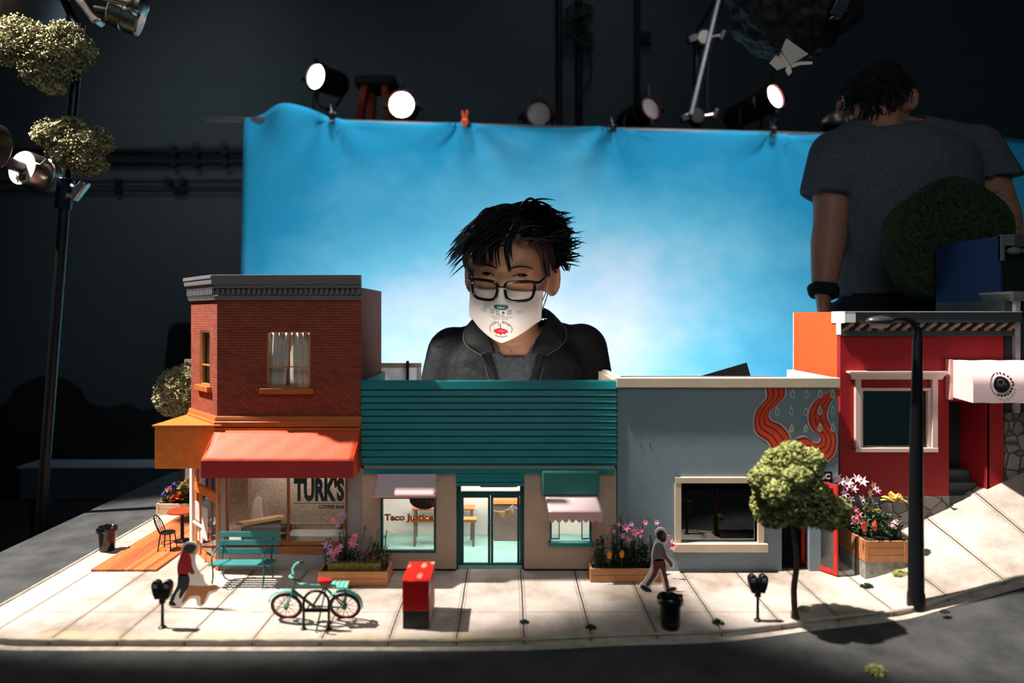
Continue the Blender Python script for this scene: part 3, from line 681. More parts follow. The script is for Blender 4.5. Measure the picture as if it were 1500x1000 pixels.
# chamfered entrance door
def ch(s, k=0):
    n = Vector((-chd[1], chd[0])).normalized(); p = chx(s)+n*k; return p
def chbox(mb, s0, s1, z0, z1, k0=.002, k1=.007):
    mb.prism([tuple(ch(s0,k0)), tuple(ch(s1,k0)), tuple(ch(s1,k1)), tuple(ch(s0,k1))], z0, z1, 'z')
mb = MB(); chbox(mb, -.02, .075, TZ, zc0, -.002, .008); mb.build('door_post', M_white, bb, smooth=0, bevel=.0004)
f = MB(); zd = TZ+.152-.018; 
chbox(f, .10, .165, TZ+.002, zc0); chbox(f, .93, 1.0, TZ+.002, zc0); chbox(f, .10, 1.0, TZ+.001, TZ+.013, .001, .007); chbox(f, .10, 1.0, tz(718, 1.19)-.008, tz(718, 1.19)+.007, .001, .007)
dr = f.build('entrance_door', M_ochre2, bb, smooth=0, bevel=.0004)
g = MB(); chbox(g, .165, .93, TZ+.013, zc0, .004, .0046); g.build('pane', M_glass, dr, smooth=0)
h_ = MB(); q0 = ch(.52, -.006); h_.tube([(q0.x, q0.y, TZ+.012), (q0.x, q0.y, tz(718,1.19))], .0022, 8); h_.build('push_bar', M_ochre2, dr)
h_ = MB()
for s0, z0, z1 in ((.33, .068, .100), (.60, .045, .098), (.42, .034, .062)): chbox(h_, s0, s0+.2, TZ+z0, TZ+z1, -.0065-.001*s0, -.0058-.001*s0)
q0 = ch(.5, -.008); h_.tube([(q0.x-.012, q0.y+.008, TZ+.066), (q0.x+.014, q0.y-.01, TZ+.060)], .003, 8)
h_.build('hanging_notice', mat('pale_card', rgb(205,200,196), .6), dr, smooth=30)
l = bpy.data.lights.new('cafe_fill', 'AREA'); l.shape = 'RECTANGLE'; l.size = .16; l.size_y = .05; l.energy = .10; l.color = (1, .9, .8)  # added area light to lift the dim interior, no fitting modelled
lo = bpy.data.objects.new('cafe_fill', l); C.objects.link(lo); lo.location = (-.36, 1.18, zc0-.006)
# things inside the café
t = thing('cafe_counter', 'pale wood counter top lit inside the cafe window', 'counter', (-.43, 1.19, TZ+.006))
mb = MB(); mb.prism([(-.466,1.17),(-.452,1.163),(-.395,1.205),(-.408,1.212)], TZ+.064, TZ+.07, 'z'); mb.build('counter_top', M_wood, t, smooth=0, bevel=.0004)
mb = MB(); mb.prism([(-.460,1.174),(-.452,1.168),(-.402,1.205),(-.408,1.208)], TZ+.006, TZ+.064, 'z'); mb.build('counter_base', M_grey, t, smooth=0)
t = thing('grey_bench', 'long grey bench along the back inside the cafe window', 'bench', (-.33, 1.195, TZ+.006))
mb = MB(); mb.box(-.385, -.262, 1.18, 1.218, TZ+.034, TZ+.042); mb.build('seat', M_grey, t, smooth=0, bevel=.0005)
mb = MB(); mb.box(-.383, -.264, 1.184, 1.216, TZ+.006, TZ+.034); mb.build('bench_base', M_grey, t, smooth=0)
pl = catmull([(fx(366),TZ+.0425),(fx(368),tz(755,1.2)),(fx(370),tz(740,1.2)),(fx(373),tz(730,1.2)),(fx(378),tz(727,1.2)),(fx(383),tz(731,1.2)),(fx(382),tz(740,1.2)),(fx(385),tz(755,1.2)),(fx(387),TZ+.0425)], 5)  # pale figure added in place of a reflection in the shop glass
mb = MB(); mb.prism([(p.x*1.2/1.13, p.y) for p in [Vector((q[0], q[1])) for q in pl]], 1.2, 1.2015)
o = mb.build('cutout_figure', mat('reflection_card', rgb(220,204,184), .8), smooth=0); tag(o, 'pale cutout shape of a person standing in for a reflection in the cafe window', 'cutout figure', 'cardboard people')
mb = MB(); mb.lathe((fx(413), 1.165, fz(776, 1.165)), [(.001,0),(.004,.001),(.005,.005),(.004,.010),(.0015,.012),(.001,.022)], 12)
tag(mb.build('dark_vase', M_black), 'tiny black vase beside the cafe window mullion', 'vase')
# ================================================================== 2. teal taco shop
tb = thing('teal_slatted_shop', 'teal shop with slatted upper front, beige walls and glass double door', 'miniature building', (-.03, 1.22, TZ))
X0, X1 = fx(530), fx(903); ZT = fz(557); ZL = fz(682)
yl = [557, 571, 580.6, 590, 599.8, 609.4, 619, 628.8, 638.6, 648.4, 658.6, 668.7, 679]
mb = MB()
for a, b in zip(yl, yl[1:]):
    za, zb = fz(a), fz(b); mb.prism([(YF+.002, za-.0006), (YF-.0022, za-.0012), (YF-.0046, zb+.0016), (YF+.002, zb+.0016)], X0, X1, 'x')
mb.box(X0, X1, YF-.001, YF+.004, ZL, ZT-.0008); mb.build('siding', M_teal, tb, smooth=0, bevel=.0003)
mb = MB(); mb.box(X0, X1, YF+.004, YF+.010, ZL, ZT-.0002); mb.box(X0, X0+.006, YF+.01, YK, ZL, ZT); mb.build('parapet', M_teal, tb, smooth=0)
mb = MB(); mb.box(X1-.006, X1, YF+.01, YK, ZL, ZT+.0005); mb.build('parapet_return', M_cream, tb, smooth=0)
mb = MB(); mb.box(X0+.004, X1-.004, YF-.001, YF+.01, fz(687), ZL); mb.box(X0, X1, YF+.001, YK, fz(690), fz(687)); mb.build('fascia_strip', M_stucco, tb, smooth=0)
mb = MB(); mb.box(X0+.003, X1-.003, YF-.006, YF+.004, fz(692), fz(686)); mb.build('fascia_board', M_teal, tb, smooth=0, bevel=.0006)
zt_ = fz(690)
lw = (fx(557)-X0, fx(639)-X0, fz(810), fz(727)); dw = (fx(668)-X0, fx(768)-X0, TZ-.01, zt_+.01); rw = (fx(805)-X0, fx(867)-X0, fz(796), fz(748))
for a, b, h in ((0, dw[0], lw), (dw[1], X1-X0, rw)): mb = MB(); mb.wall(a, b, TZ+.004, zt_, [h], .012, (X0, YF)); mb.build('front_wall', M_stucco, tb, smooth=0)
for a, b in ((X0, fx(668)), (fx(768), X1)): mb = MB(); mb.box(a, b, YF+.002, YF+.012, TZ, TZ+.004); mb.build('plinth', M_black, tb, smooth=0)
mb = MB(); mb.box(X0, X0+.005, YF+.012, YK, TZ, zt_); mb.box(X1-.005, X1, YF+.012, YK, TZ, zt_); mb.box(X0+.005, X1-.005, YK-.005, YK, TZ, zt_); mb.build('inner_wall', M_white, tb, smooth=0)
mb = MB(); mb.box(X0+.005, X1-.005, YF+.012, YK-.005, TZ, TZ+.005); fl_ = mb.build('shop_floor', M_tealf, tb, smooth=0)
# left window
def frame(x0, x1, z0, z1, w, y0, y1):
    mb = MB(); mb.box(x0, x0+w, y0, y1, z0, z1); mb.box(x1-w, x1, y0, y1, z0, z1); mb.box(x0+w, x1-w, y0, y1, z1-w, z1); mb.box(x0+w, x1-w, y0, y1, z0, z0+w); return mb
wo = frame(fx(557), fx(639), lw[2], lw[3], .0042, YF+.001, YF+.008).build('window', M_teald, tb, smooth=0, bevel=.0003)
mb = MB(); mb.box(fx(560), fx(636), YF+.005, YF+.0056, lw[2]+.003, lw[3]-.003); mb.build('pane', M_glass, wo, smooth=0)
M_rust = mat('rust_lettering', rgb(190,96,50), .6)
text('window_lettering', 'Taco Justice', fx(562), fx(635), fz(766.5), fz(753.5), YF+.0046, M_rust, wo, bold=.05)
def awning(x0, x1, zt, bx0, bx1, zf, yf, zv, parent, m, mv, scal=0):
    mb = MB(); rows = []
    for j in range(9):
        t = j/8; rows.append([(x0+(x1-x0)*i/16+((bx0-x0)+((bx1-bx0)-(x1-x0))*i/16)*t, YF-.001+(yf-YF+.001)*t, zt+(zf-zt)*t+.003*math.sin(t*math.pi)*(1 if scal else .15)) for i in range(17)])
    mb.rings(rows, closed=False, caps=False)
    for c in (0, -1): mb.add([rows[0][c], rows[-1][c], (rows[-1][c][0], YF-.001, zf)], [(0,1,2)])
    a = mb.build('awning', m, parent, smooth=40); s = a.modifiers.new('s', 'SOLIDIFY'); s.thickness = .0008
    mb = MB()
    if scal:
        pts = [(bx1, zf+.0003), (bx0, zf+.0003)]
        for k in range(scal):
            for q in range(9):
                t = q/8; pts.append((bx0+(bx1-bx0)*(k+t)/scal, zv+.0055-.0055*math.sin(t*math.pi)**.7))
        mb.prism(pts, yf-.0008, yf)
    else: mb.box(bx0, bx1, yf-.0008, yf+.0003, zv, zf)
    mb.build('valance', mv, a, smooth=0); return a
yq = 1.09; awning(fx(553), fx(640), fz(691), tx(546, yq), tx(638, yq), tz(725, yq), yq, tz(728.5, yq), tb, M_pink, M_pinkd)
yq = 1.08; awning(fx(798), fx(872), fz(723), tx(804, yq), tx(883, yq), tz(750, yq), yq, tz(765, yq), tb, M_pink, M_pinkd, 8)
mb = MB(); mb.box(fx(793), fx(877), YF-.013, YF-.0005, fz(722), fz(687)); mb.build('blank_sign_box', mat('faded_teal', rgb(48,122,112), .6, var=.1, scale=15), tb, smooth=0, bevel=.0035)
# right hatch window with two little casements
wo = frame(fx(805), fx(867), rw[2], rw[3], .0028, YF+.001, YF+.008).build('window', M_teal, tb, smooth=0)
for a, b in ((807, 820), (852, 865)):
    c = frame(fx(a), fx(b), fz(790.5), rw[3]-.002, .0016, YF+.002, YF+.006).build('casement', M_teald, wo, smooth=0)
    mb = MB(); mb.box(fx(a)+.001, fx(b)-.001, YF+.004, YF+.0045, fz(790), rw[3]-.003); mb.build('pane', M_glass, wo, smooth=0)
mb = MB(); mb.box(fx(803), fx(870), YF-.006, YF+.004, fz(799), fz(793.5)); mb.build('window_sill', M_teal, wo, smooth=0, bevel=.0005)
# double door, recessed
YD = YF+.016
mb = MB()
for k, (a, b) in enumerate(((692.5, 697.5), (698.2, 705.5), (706.2, 711))): mb.box(fx(668), fx(768), YF-.003-.0012*(k != 1), YF+.012, fz(b), fz(a))
mb.build('door_header', M_teal, tb, smooth=0, bevel=.0005)
zd1 = fz(710.5)
f = frame(fx(670), fx(766), TZ+.002, zd1, .0048, YD-.003, YD+.006); f.box(fx(670), fx(766), YD-.002, YD+.005, fz(728.5), fz(722.5)); f.box(fx(668), fx(671), YF+.008, YD+.006, TZ, zd1); f.box(fx(765), fx(768), YF+.008, YD+.006, TZ, zd1)
df = f.build('door_frame', M_teald, tb, smooth=0, bevel=.0003)
mb = MB(); mb.box(fx(673), fx(763), YD+.001, YD+.0016, fz(723), zd1-.004); mb.build('transom_pane', M_glass, df, smooth=0)
mb = MB(); mb.box(fx(703), fx(758), YD+.002, YD+.004, fz(717.5), fz(713)); mb.build('transom_panel', mat('brown_panel', rgb(110,84,70), .6), df, smooth=0)
for a, b, hs in ((674.5, 718, 715.2), (718.6, 761.5, 721.2)):
    d = frame(fx(a), fx(b), TZ+.0035, fz(728.8), .0042, YD-.001, YD+.004).build('door', M_teald, tb, smooth=0, bevel=.0003)
    mb = MB(); mb.box(fx(a)+.003, fx(b)-.003, YD+.0012, YD+.0018, TZ+.005, fz(731)); mb.build('pane', M_glass, d, smooth=0)
    mb = MB(); mb.tube([(fx(hs), YD-.001, fz(768)), (fx(hs), YD-.006, fz(769)), (fx(hs), YD-.006, fz(783)), (fx(hs), YD-.001, fz(784))], .0013, 6); mb.build('door_handle', M_teald, d)
# inside the taco shop
FL = TZ+.005
M_otop = mat('orange_wood_top', rgb(222,140,76), .5, var=.1, scale=60); M_obrn = mat('brown_edge', rgb(140,92,66), .6); M_leg = mat('grey_brown_leg', rgb(96,84,76), .6)
def itable(name, lab, x0, x1, y0, y1, zt, th):
    t = thing(name, lab, 'table' if 'table' in name else 'bench', ((x0+x1)/2, (y0+y1)/2, FL))
    mb = MB(); mb.box(x0, x1, y0, y1, zt-.0015, zt); mb.build('table_top', M_otop, t, smooth=0, bevel=.0004)
    mb = MB(); mb.box(x0+.0006, x1-.0006, y0+.0006, y1-.0006, zt-th, zt-.0015); mb.build('apron', M_obrn, t, smooth=0)
    for x in (x0+.006, x1-.006, (x0+x1)/2+.004):
        for y in (y0+.004, y1-.004): mb = MB(); mb.box(x-.002, x+.002, y-.0018, y+.0018, FL, zt-th); mb.build('leg', M_leg, t, smooth=0)
y = 1.232; itable('long_bench', 'low orange-topped bench seen behind the rust lettering and door', tx(602, y), tx(698, y), y, y+.018, tz(760.5, y), .0055)
y = 1.268; itable('long_table', 'taller orange-topped table behind the low bench in the teal shop', tx(603, y), tx(695, y), y, y+.026, tz(744.5, y), .004)
t = thing('order_counter', 'dark brown order counter with orange top behind the right glass door', 'counter', (tx(745, 1.27), 1.28, FL))
mb = MB(); mb.box(tx(723, 1.262), tx(790, 1.262), 1.262, 1.30, tz(738, 1.262), tz(733, 1.262)+.001); mb.build('counter_top', M_otop, t, smooth=0, bevel=.0004)
mb = MB(); mb.box(tx(723, 1.266), tx(789, 1.266), 1.266, 1.30, FL, tz(738, 1.266)); mb.build('counter_front', mat('dark_umber', rgb(98,84,76), .7), t, smooth=0)
# bunting
b_ = thing('bunting', 'string of orange, yellow and white pennants behind the right glass door', 'bunting', (tx(740, 1.165), 1.165, tz(735, 1.165)))
yb = 1.165; M_str = mat('white_string', rgb(235,225,210), .8)
ln = catmull([(tx(a, yb), yb, tz(c, yb)) for a, c in ((719,747),(722,746.6),(731,749.5),(741,747.5),(749,742),(751,739.6),(758,745),(762,747))], 4)
MB().tube(ln, .0006, 5).build('string', M_str, b_)
for a, c, col in ((728.5, 749, (226,150,80)), (736, 749.2, (240,208,130)), (743.6, 746.5, (226,150,80)), (750, 742.5, (236,230,225))):
    m = mat('pennant_%d' % sum(col), rgb(*col), .7)
    x = tx(a, yb); z = tz(c, yb); mb = MB(); mb.prism([(x-.0042, z+.001), (x+.0042, z-.0006), (x+.002, z-.0105), (x-.0003, z-.011)], yb-.0004, yb+.0004); mb.build('pennant', m, b_, smooth=0)
t = thing('oval_sign', 'black oval sign hanging inside at the top of the taco window', 'sign', (tx(622, 1.16), 1.16, tz(728, 1.16)))
mb = MB(); mb.prism([(tx(622, 1.16)+.0255*math.cos(a), tz(731, 1.16)+.0165*math.sin(a)) for a in [2*math.pi*k/40 for k in range(40)]], 1.158, 1.161); mb.build('sign_board', M_black, t, smooth=0)
text('sign_lettering', 'TA', tx(623, 1.158), tx(634, 1.158), tz(739, 1.158), tz(733, 1.158), 1.158, mat('dim_red_letter', rgb(96,40,30), .6), t, bold=.02)
mb = MB(); mb.cyl((tx(622, 1.16), 1.1595, tz(732, 1.16)), (tx(622, 1.16), 1.1595, zt_+.004), .0005, n=5); mb.build('hanger', M_black, t)
l = bpy.data.lights.new('shop_lamp', 'AREA'); l.shape = 'RECTANGLE'; l.size = .30; l.size_y = .08; l.energy = .75; l.color = (1, .93, .88)
lo = bpy.data.objects.new('shop_lamp', l); C.objects.link(lo); lo.location = (-.03, 1.20, zt_-.006)
# ================================================================== 3. grey-blue building with mural
gb = thing('grey_blue_building', 'grey-blue building with cream coping and a red ribbon mural', 'miniature building', (.36, 1.22, TZ))
X0, X1 = fx(904.5), fx(1228); ZC1, ZC0 = fz(553), fz(567)
wn = (fx(997)-X0, fx(1109)-X0, fz(793), fz(707)); de = (fx(1145)-X0, fx(1186)-X0, TZ-.01, fz(690))
mb = MB(); mb.wall(0, X1-X0, TZ, ZC0+.001, [wn, de], .012, (X0, YF)); mb.build('front_wall', M_blue, gb, smooth=0)
mb = MB(); mb.box(X0, X0+.006, YF+.012, YK, TZ, ZC0); mb.box(X1-.006, X1, YF+.012, YK, TZ, ZC0); mb.box(X0+.006, X1-.006, YK-.006, YK, TZ, ZC0-.012); mb.build('side_wall', M_blue, gb, smooth=0)
mb = MB(); mb.box(X0-.002, X1+.0005, YF-.006, YF+.012, ZC0, ZC1); mb.build('coping', M_cream, gb, smooth=0, bevel=.0008)
for a, b in ((X0-.001, X0+.010), (X1-.012, X1)): mb = MB(); mb.box(a, b, YF+.012, YK, ZC0, ZC1-.001); mb.build('side_coping', M_white, gb, smooth=0, bevel=.0005)
mb = MB(); z0 = fz(553.5)
mb.add([(X0+.012, YF+.014, z0-.012), (X1-.11, YF+.014, z0-.012), (tx(1128, 1.30), 1.302, tz(550.6, 1.30)), (X0+.012, 1.302, tz(550.6, 1.30)), (X0+.012, 1.302, z0-.02), (tx(1140, 1.3), 1.302, z0-.02), (X1-.012, YF+.014, z0-.02), (X1-.012, 1.302, z0-.022)], [(0,1,2,3), (3,2,5,4), (1,6,7,5,2)]); mb.build('felt_roof', M_shingle, gb, smooth=0)
# dark interior behind window
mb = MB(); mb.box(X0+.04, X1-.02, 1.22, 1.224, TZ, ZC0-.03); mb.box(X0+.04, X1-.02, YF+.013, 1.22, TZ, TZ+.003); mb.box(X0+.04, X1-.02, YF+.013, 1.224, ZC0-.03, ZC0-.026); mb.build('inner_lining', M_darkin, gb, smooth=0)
f = MB(); f.box(fx(988), fx(997), YF-.005, YF+.006, fz(798), fz(698)); f.box(fx(1109), fx(1118), YF-.005, YF+.006, fz(798), fz(698)); f.box(fx(988), fx(1118), YF-.0055, YF+.006, fz(706.5), fz(698))
wo = f.build('window', M_cream, gb, smooth=0, bevel=.0006)
mb = MB(); mb.box(fx(985), fx(1122), YF-.010, YF+.006, fz(806), fz(794)); mb.build('window_sill', M_cream, wo, smooth=0, bevel=.0006)
mb = MB(); mb.box(fx(996), fx(1110), YF+.005, YF+.0056, fz(794), fz(706)); mb.build('pane', thinglass('street_window_glass', .16, (.35,.4,.42)), wo, smooth=0)
for px, py in ((938, 650), (952, 650), (938, 760), (952, 760)): mb = MB(); mb.ball((fx(px), YF, fz(py)), .0012, 1); mb.build('screw_hole', M_black, gb)
# mural
def mp(u, v): return (fx(1090+u/6.667), fz(550+v/6.667))
def ribbon(L, Rr, a, b, y, mb, n=8):
    A = catmull([(*p, 0) for p in L], n); B = catmull([(*p, 0) for p in Rr], n); rows = []
    for p, q in zip(A, B):
        r = []
        for t in (a, b): r.append((*mp(p.x+(q.x-p.x)*t, p.y+(q.y-p.y)*t), y))
        rows.append(r)
    v = [(r[0], y, r[1]) for row in rows for r in [(c[0], c[1]) for c in row]]
    mb.add(v, [(2*i, 2*i+1, 2*i+3, 2*i+2) for i in range(len(rows)-1)])
M_mr = mat('mural_dark_red', rgb(150,28,28), .8); M_mo = mat('mural_orange_red', rgb(212,70,36), .8); M_mc = mat('mural_cream', rgb(206,192,172), .8); M_mt = mat('mural_teal', rgb(84,152,146), .8)
LA = [(210,112),(217,220),(125,330),(97,450),(122,560),(230,640),(292,740),(400,860),(560,880)]
RA = [(395,112),(392,200),(320,285),(248,355),(252,430),(350,480),(425,560),(455,640),(480,655)]
LB = [(440,840),(560,850),(690,845),(800,832),(880,750),(897,600),(842,490),(803,390),(835,275),(880,215),(935,198)]
RB = [(440,660),(520,615),(600,602),(690,660),(742,640),(735,585),(660,515),(628,410),(660,290),(760,195),(935,125)]
mc, mr_, mo_, mt_ = MB(), MB(), MB(), MB()
for L_, R_ in ((LA, RA), (LB, RB)):
    ribbon(L_, R_, -.075, 1.075, YF-.0004, mc); ribbon(L_, R_, 0, 1, YF-.0007, mr_)
    for a, b in ((.09,.31),(.38,.62),(.69,.91)): ribbon(L_, R_, a, b, YF-.0010, mo_)
mu = mr_.build('mural', M_mr, gb, smooth=0); mc.build('ribbon_outline', M_mc, mu, smooth=0); mo_.build('ribbon_stripe', M_mo, mu, smooth=0)
dc, dt = MB(), MB()
for u, v in ((470,180),(605,180),(738,178),(863,178),(320,350),(460,345),(600,352),(738,340),(862,340),(460,515),(600,515),(740,505),(866,505)):
    for mbb, k, y in ((dc, 1, YF-.0013), (dt, .66, YF-.0016)):
        o = []
        for j in range(20):
            a = 2*math.pi*j/20; r = 1; xx = 30*math.sin(a)*(.5-.5*math.cos(a))**.55*k; yy = 28-(-math.cos(a))*34*k if False else (28+(-math.cos(a))*0)
            yy = 10+ (-1)*(-38*k*math.cos(a)) if False else 6-56*k*((1+math.cos(a))/2)+34*k*((1-math.cos(a))/2)
            o.append(mp(u+xx, v+yy))
        n0 = len(mbb.v); mbb.add([(p[0], y, p[1]) for p in o], [tuple(range(20))])
dc.build('raindrop_outline', M_mc, mu, smooth=0); dt.build('raindrop', M_mt, mu, smooth=0)
mb = MB()
for k in range(5):
    p = mp(838+k*15, 838-k*13); q = mp(850+k*15, 815-k*13); mb.bar((p[0], YF-.0005, p[1]), (q[0], YF-.0005, q[1]), .0007)
    if k % 2: p = mp(832+k*15, 818-k*13); mb.bar((p[0], YF-.0005, p[1]), (q[0], YF-.0005, q[1]-.002), .0006)
mb.build('mural_signature', M_mr, mu, smooth=0)
# plaque
mb = MB(); mb.box(fx(1196), fx(1218), YF-.003, YF, fz(716), fz(690)); pq = mb.build('door_plaque', M_black, gb, smooth=0)
M_wl = mat('plaque_letter', rgb(226,216,210), .6); M_bl = mat('plaque_letter_blue', rgb(120,150,160), .6)
text('plaque_lettering', 'GC', fx(1199), fx(1215), fz(701), fz(693), YF-.003, M_wl, pq, bold=.03)
text('plaque_lettering', 'OP', fx(1199), fx(1215), fz(713), fz(705), YF-.003, M_bl, pq, bold=.03)
# open red door, hinged at the right jamb
a, b = Vector((fx(1186), YF+.03)), Vector((tx(1227, 1.105), 1.105)); d = (b-a).normalized(); n = Vector((d.y, -d.x)); Ld = (b-a).length
def dbox(mb, u0, u1, z0, z1, k=.004):
    q = [a+d*u0+n*k/2, a+d*u1+n*k/2, a+d*u1-n*k/2, a+d*u0-n*k/2]; mb.prism([tuple(p) for p in q], z0, z1, 'z')
f = MB(); zt2 = fz(705); dbox(f, 0, .006, TZ+.002, zt2); dbox(f, Ld-.006, Ld, TZ+.002, zt2); dbox(f, .006, Ld-.006, TZ+.002, TZ+.009); dbox(f, .006, Ld-.006, zt2-.007, zt2)
dr = f.build('open_door', M_redframe, gb, smooth=0, bevel=.0005)
g = MB(); dbox(g, .005, Ld-.005, TZ+.008, zt2-.006, .0008); g.build('pane', thinglass('dusty_glass', .1, (.8,.8,.8), .15), dr, smooth=0)
# ================================================================== 4. red building on the hill
rb = thing('red_hill_building', 'red building with orange side wall, bracketed cornice and pink-framed window', 'miniature building', (.70, 1.28, TZ))
YF, YK = 1.19, 1.384
X0, X1, XE = fx(1231), fx(1390), fx(1470); zc1, zc0, zr = fz(456), fz(490), fz(727)
wn = (fx(1260)-X0, fx(1362)-X0, fz(655), fz(571))
mb = MB(); mb.wall(0, XE-X0, zr, zc0+.002, [wn, (X1-X0, fx(1446)-X0, zr-.1, fz(588))], .012, (X0, YF)); mb.build('front_wall', M_redwall, rb, smooth=0)
mb = MB(); mb.box(fx(1446), XE, YF, YF+.012, fz(752), zr); mb.build('pier', M_redwall, rb, smooth=0)
mb = MB(); mb.box(X0, X0+.006, YF+.012, YK, TZ, tz(457, 1.28)); mb.build('side_wall', M_orangewall, rb, smooth=0)
mb = MB(); mb.box(X0-.0005, X0+.008, YK, YK+.003, TZ, zc1-.001); mb.build('rear_trim', M_white, rb, smooth=0)
mb = MB(); mb.box(XE-.006, XE, YF+.012, YK, TZ, zc1-.004); mb.box(X0+.006, XE-.006, YK-.006, YK, TZ, zc1-.004); mb.box(X0+.006, XE-.006, YF+.012, YK-.006, zc1-.024, zc1-.018); mb.build('rear_shell', M_black, rb, smooth=0)
mb = MB(); mb.box(X0, X1, YF-.002, YF+.012, TZ-.006, zr); mb.build('stone_foundation', M_stone, rb, smooth=0)
xc1 = fx(1487)
mb = MB(); mb.box(X0-.0005, xc1, YF-.016, YF+.012, fz(472), zc1-.0012); mb.box(X0, xc1, YF-.004, YF+.004, zc0-.002, fz(484)); mb.box(X0, xc1, YF-.002, YF+.004, fz(484), fz(472)); cn = mb.build('cornice', M_charcoal, rb, smooth=0, bevel=.0006)
mb = MB(); mb.box(X0-.001, xc1, YF-.0175, YF+.012, zc1-.0012, zc1); mb.box(X0-.0016, X0-.0005, YF-.0165, YF+.03, fz(473), zc1); mb.box(X0-.0016, X0-.0004, YF-.004, YF+.012, fz(490), fz(473)); mb.box(X0-.0005, fx(1246), YF-.0172, YF-.016, fz(472), zc1-.001); mb.build('cornice_end', M_white, cn, smooth=0)
M_mod = mat('brown_bracket', rgb(150,120,102), .6)
for k in range(15):
    x = fx(1243)+k*(fx(1482)-fx(1243))/14.0
    mb = MB(); z1, z0 = fz(472.5), fz(484.5); w_ = .0085
    prof = [(YF-.015, z1), (YF-.015, z1-.003), (YF-.011, z1-.0065), (YF-.006, z1-.009), (YF-.0035, z0), (YF-.002, z0), (YF-.002, z1)]
    mb.prism(prof, x-w_/2, x+w_/2, 'x')
    sk = Matrix(((1,0,.55,-.55*z1),(0,1,0,0),(0,0,1,0),(0,0,0,1)))  # slant puts the lit stripes between bracket shadows into the shape
    mb.v = [sk @ v for v in mb.v]
    mb.build('bracket', M_mod, cn, smooth=0)
# window with crown
f = MB()
f.box(fx(1251), fx(1259), YF-.006, YF+.004, fz(659), fz(553)); f.box(fx(1363), fx(1371), YF-.006, YF+.004, fz(659), fz(553)); f.box(fx(1251), fx(1371), YF-.007, YF+.004, fz(661), fz(655))
f.box(fx(1259), fx(1363), YF-.004, YF+.004, fz(572), fz(568)); f.box(fx(1259), fx(1263), YF-.003, YF+.004, fz(656), fz(572)); f.box(fx(1358), fx(1363), YF-.003, YF+.004, fz(656), fz(572))
wo = f.build('window', M_pinkframe, rb, smooth=0, bevel=.0005)
mb = MB(); xa, xb = fx(1251), fx(1371); sweep(mb, [(0, fz(555)), (.007, fz(555)), (.0085, fz(551)), (.011, fz(548)), (.0135, fz(545.5)), (.0135, fz(543)), (0, fz(543))], [(xa, YF+.004), (xa, YF), (xb, YF), (xb, YF+.004)]); mb.build('window_crown', M_pinkframe, wo, smooth=0)
mb = MB(); mb.box(fx(1260), fx(1362), YF+.004, YF+.0046, fz(656), fz(570)); mb.build('pane', M_glassd, wo, smooth=0)
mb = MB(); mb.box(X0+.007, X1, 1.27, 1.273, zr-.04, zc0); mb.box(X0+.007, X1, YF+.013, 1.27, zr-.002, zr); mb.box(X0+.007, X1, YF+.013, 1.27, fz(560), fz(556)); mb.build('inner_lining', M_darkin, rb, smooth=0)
# entrance recess and steps
xs0, xs1 = X1, fx(1446)
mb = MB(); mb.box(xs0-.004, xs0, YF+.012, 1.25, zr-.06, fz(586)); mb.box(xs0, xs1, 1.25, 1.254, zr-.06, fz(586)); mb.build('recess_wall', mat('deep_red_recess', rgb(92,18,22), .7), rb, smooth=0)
mb = MB(); mb.prism([(xs1+.0, YF+.0), (xs1+.004, YF+.0), (xs1-.012, 1.25), (xs1-.016, 1.25)], fz(760), fz(586), 'z'); mb.build('recess_cheek', M_redwall, rb, smooth=0)
mb = MB(); mb.box(xs0+.001, xs0+.005, YF+.012, YF+.017, fz(700), fz(592)); mb.box(xs0+.001, xs1-.012, 1.244, 1.25, fz(690), fz(686)); mb.build('door_trim', M_pinkframe, rb, smooth=0)
mb = MB(); mb.box(xs0+.006, xs1-.014, 1.240, 1.244, fz(692), fz(596)); mb.build('door', M_darkin, rb, smooth=0)
for k in range(4):
    z1 = fz(742)+k*(fz(694)-fz(742))/3; mb = MB(); mb.box(xs0+.001, xs1-.0015-.003*k, YF-.012+.014*k, 1.24, fz(775), z1); mb.build('step', M_charcoal, rb, smooth=0, bevel=.0006)
# barrel awning with round badge
ya = 1.128; xa, xb = fx(1390), fx(1500); z1, z0 = fz(527), tz(590, ya); Rz = (z1-z0)*.56
prof = [(YF-.0005, z0+.004), (YF-.0005, z1)]+[(YF-.008-(YF-.008-ya)*math.sin(t*math.pi/20), z1-Rz+Rz*math.cos(t*math.pi/20)) for t in range(0, 11)]+[(ya, z0)]
mb = MB(); mb.rings([[(xa+(xb-xa)*i/8, p[0], p[1]+.0006*math.sin(i*2.1)) for p in prof] for i in range(9)], closed=True, caps=True)
aw = mb.build('barrel_awning', M_pink, rb, smooth=30)
mb = MB(); mb.box(fx(1385), xa, YF-.012, YF, fz(584), fz(526)); mb.build('awning_cheek', M_pinkd, aw, smooth=0, bevel=.0006)
bc = P(1467, 563, ya); th = R(-9)
def badge(mb, r0, r1, a0=0, a1=2*math.pi, lift=.0006, n=40, cx_=0, cz_=0):
    v, f_ = [], []
    def place(x, z):
        zz = bc.z+z; # wrap on awning face
        zt_c = z1-Rz
        if zz <= zt_c: yy = ya
        else:
            c = min(1, (zz-zt_c)/Rz); yy = (YF-.008)-(YF-.008-ya)*math.sqrt(max(0, 1-c*c))
        return (bc.x+x, yy-lift, zz)
    for k in range(n+1):
        t = a0+(a1-a0)*k/n
        for r in (r0, r1): v.append(place(cx_+r*math.cos(t), cz_+r*math.sin(t)))
    f_ = [(2*k, 2*k+1, 2*k+3, 2*k+2) for k in range(n)]; mb.add(v, f_)
mb = MB()
for q in range(6): badge(mb, .0135*q/6, .0135*(q+1)/6)
bo = mb.build('badge', M_black, aw, smooth=0)
mb = MB(); badge(mb, .0182, .0192, R(110), R(275)); 
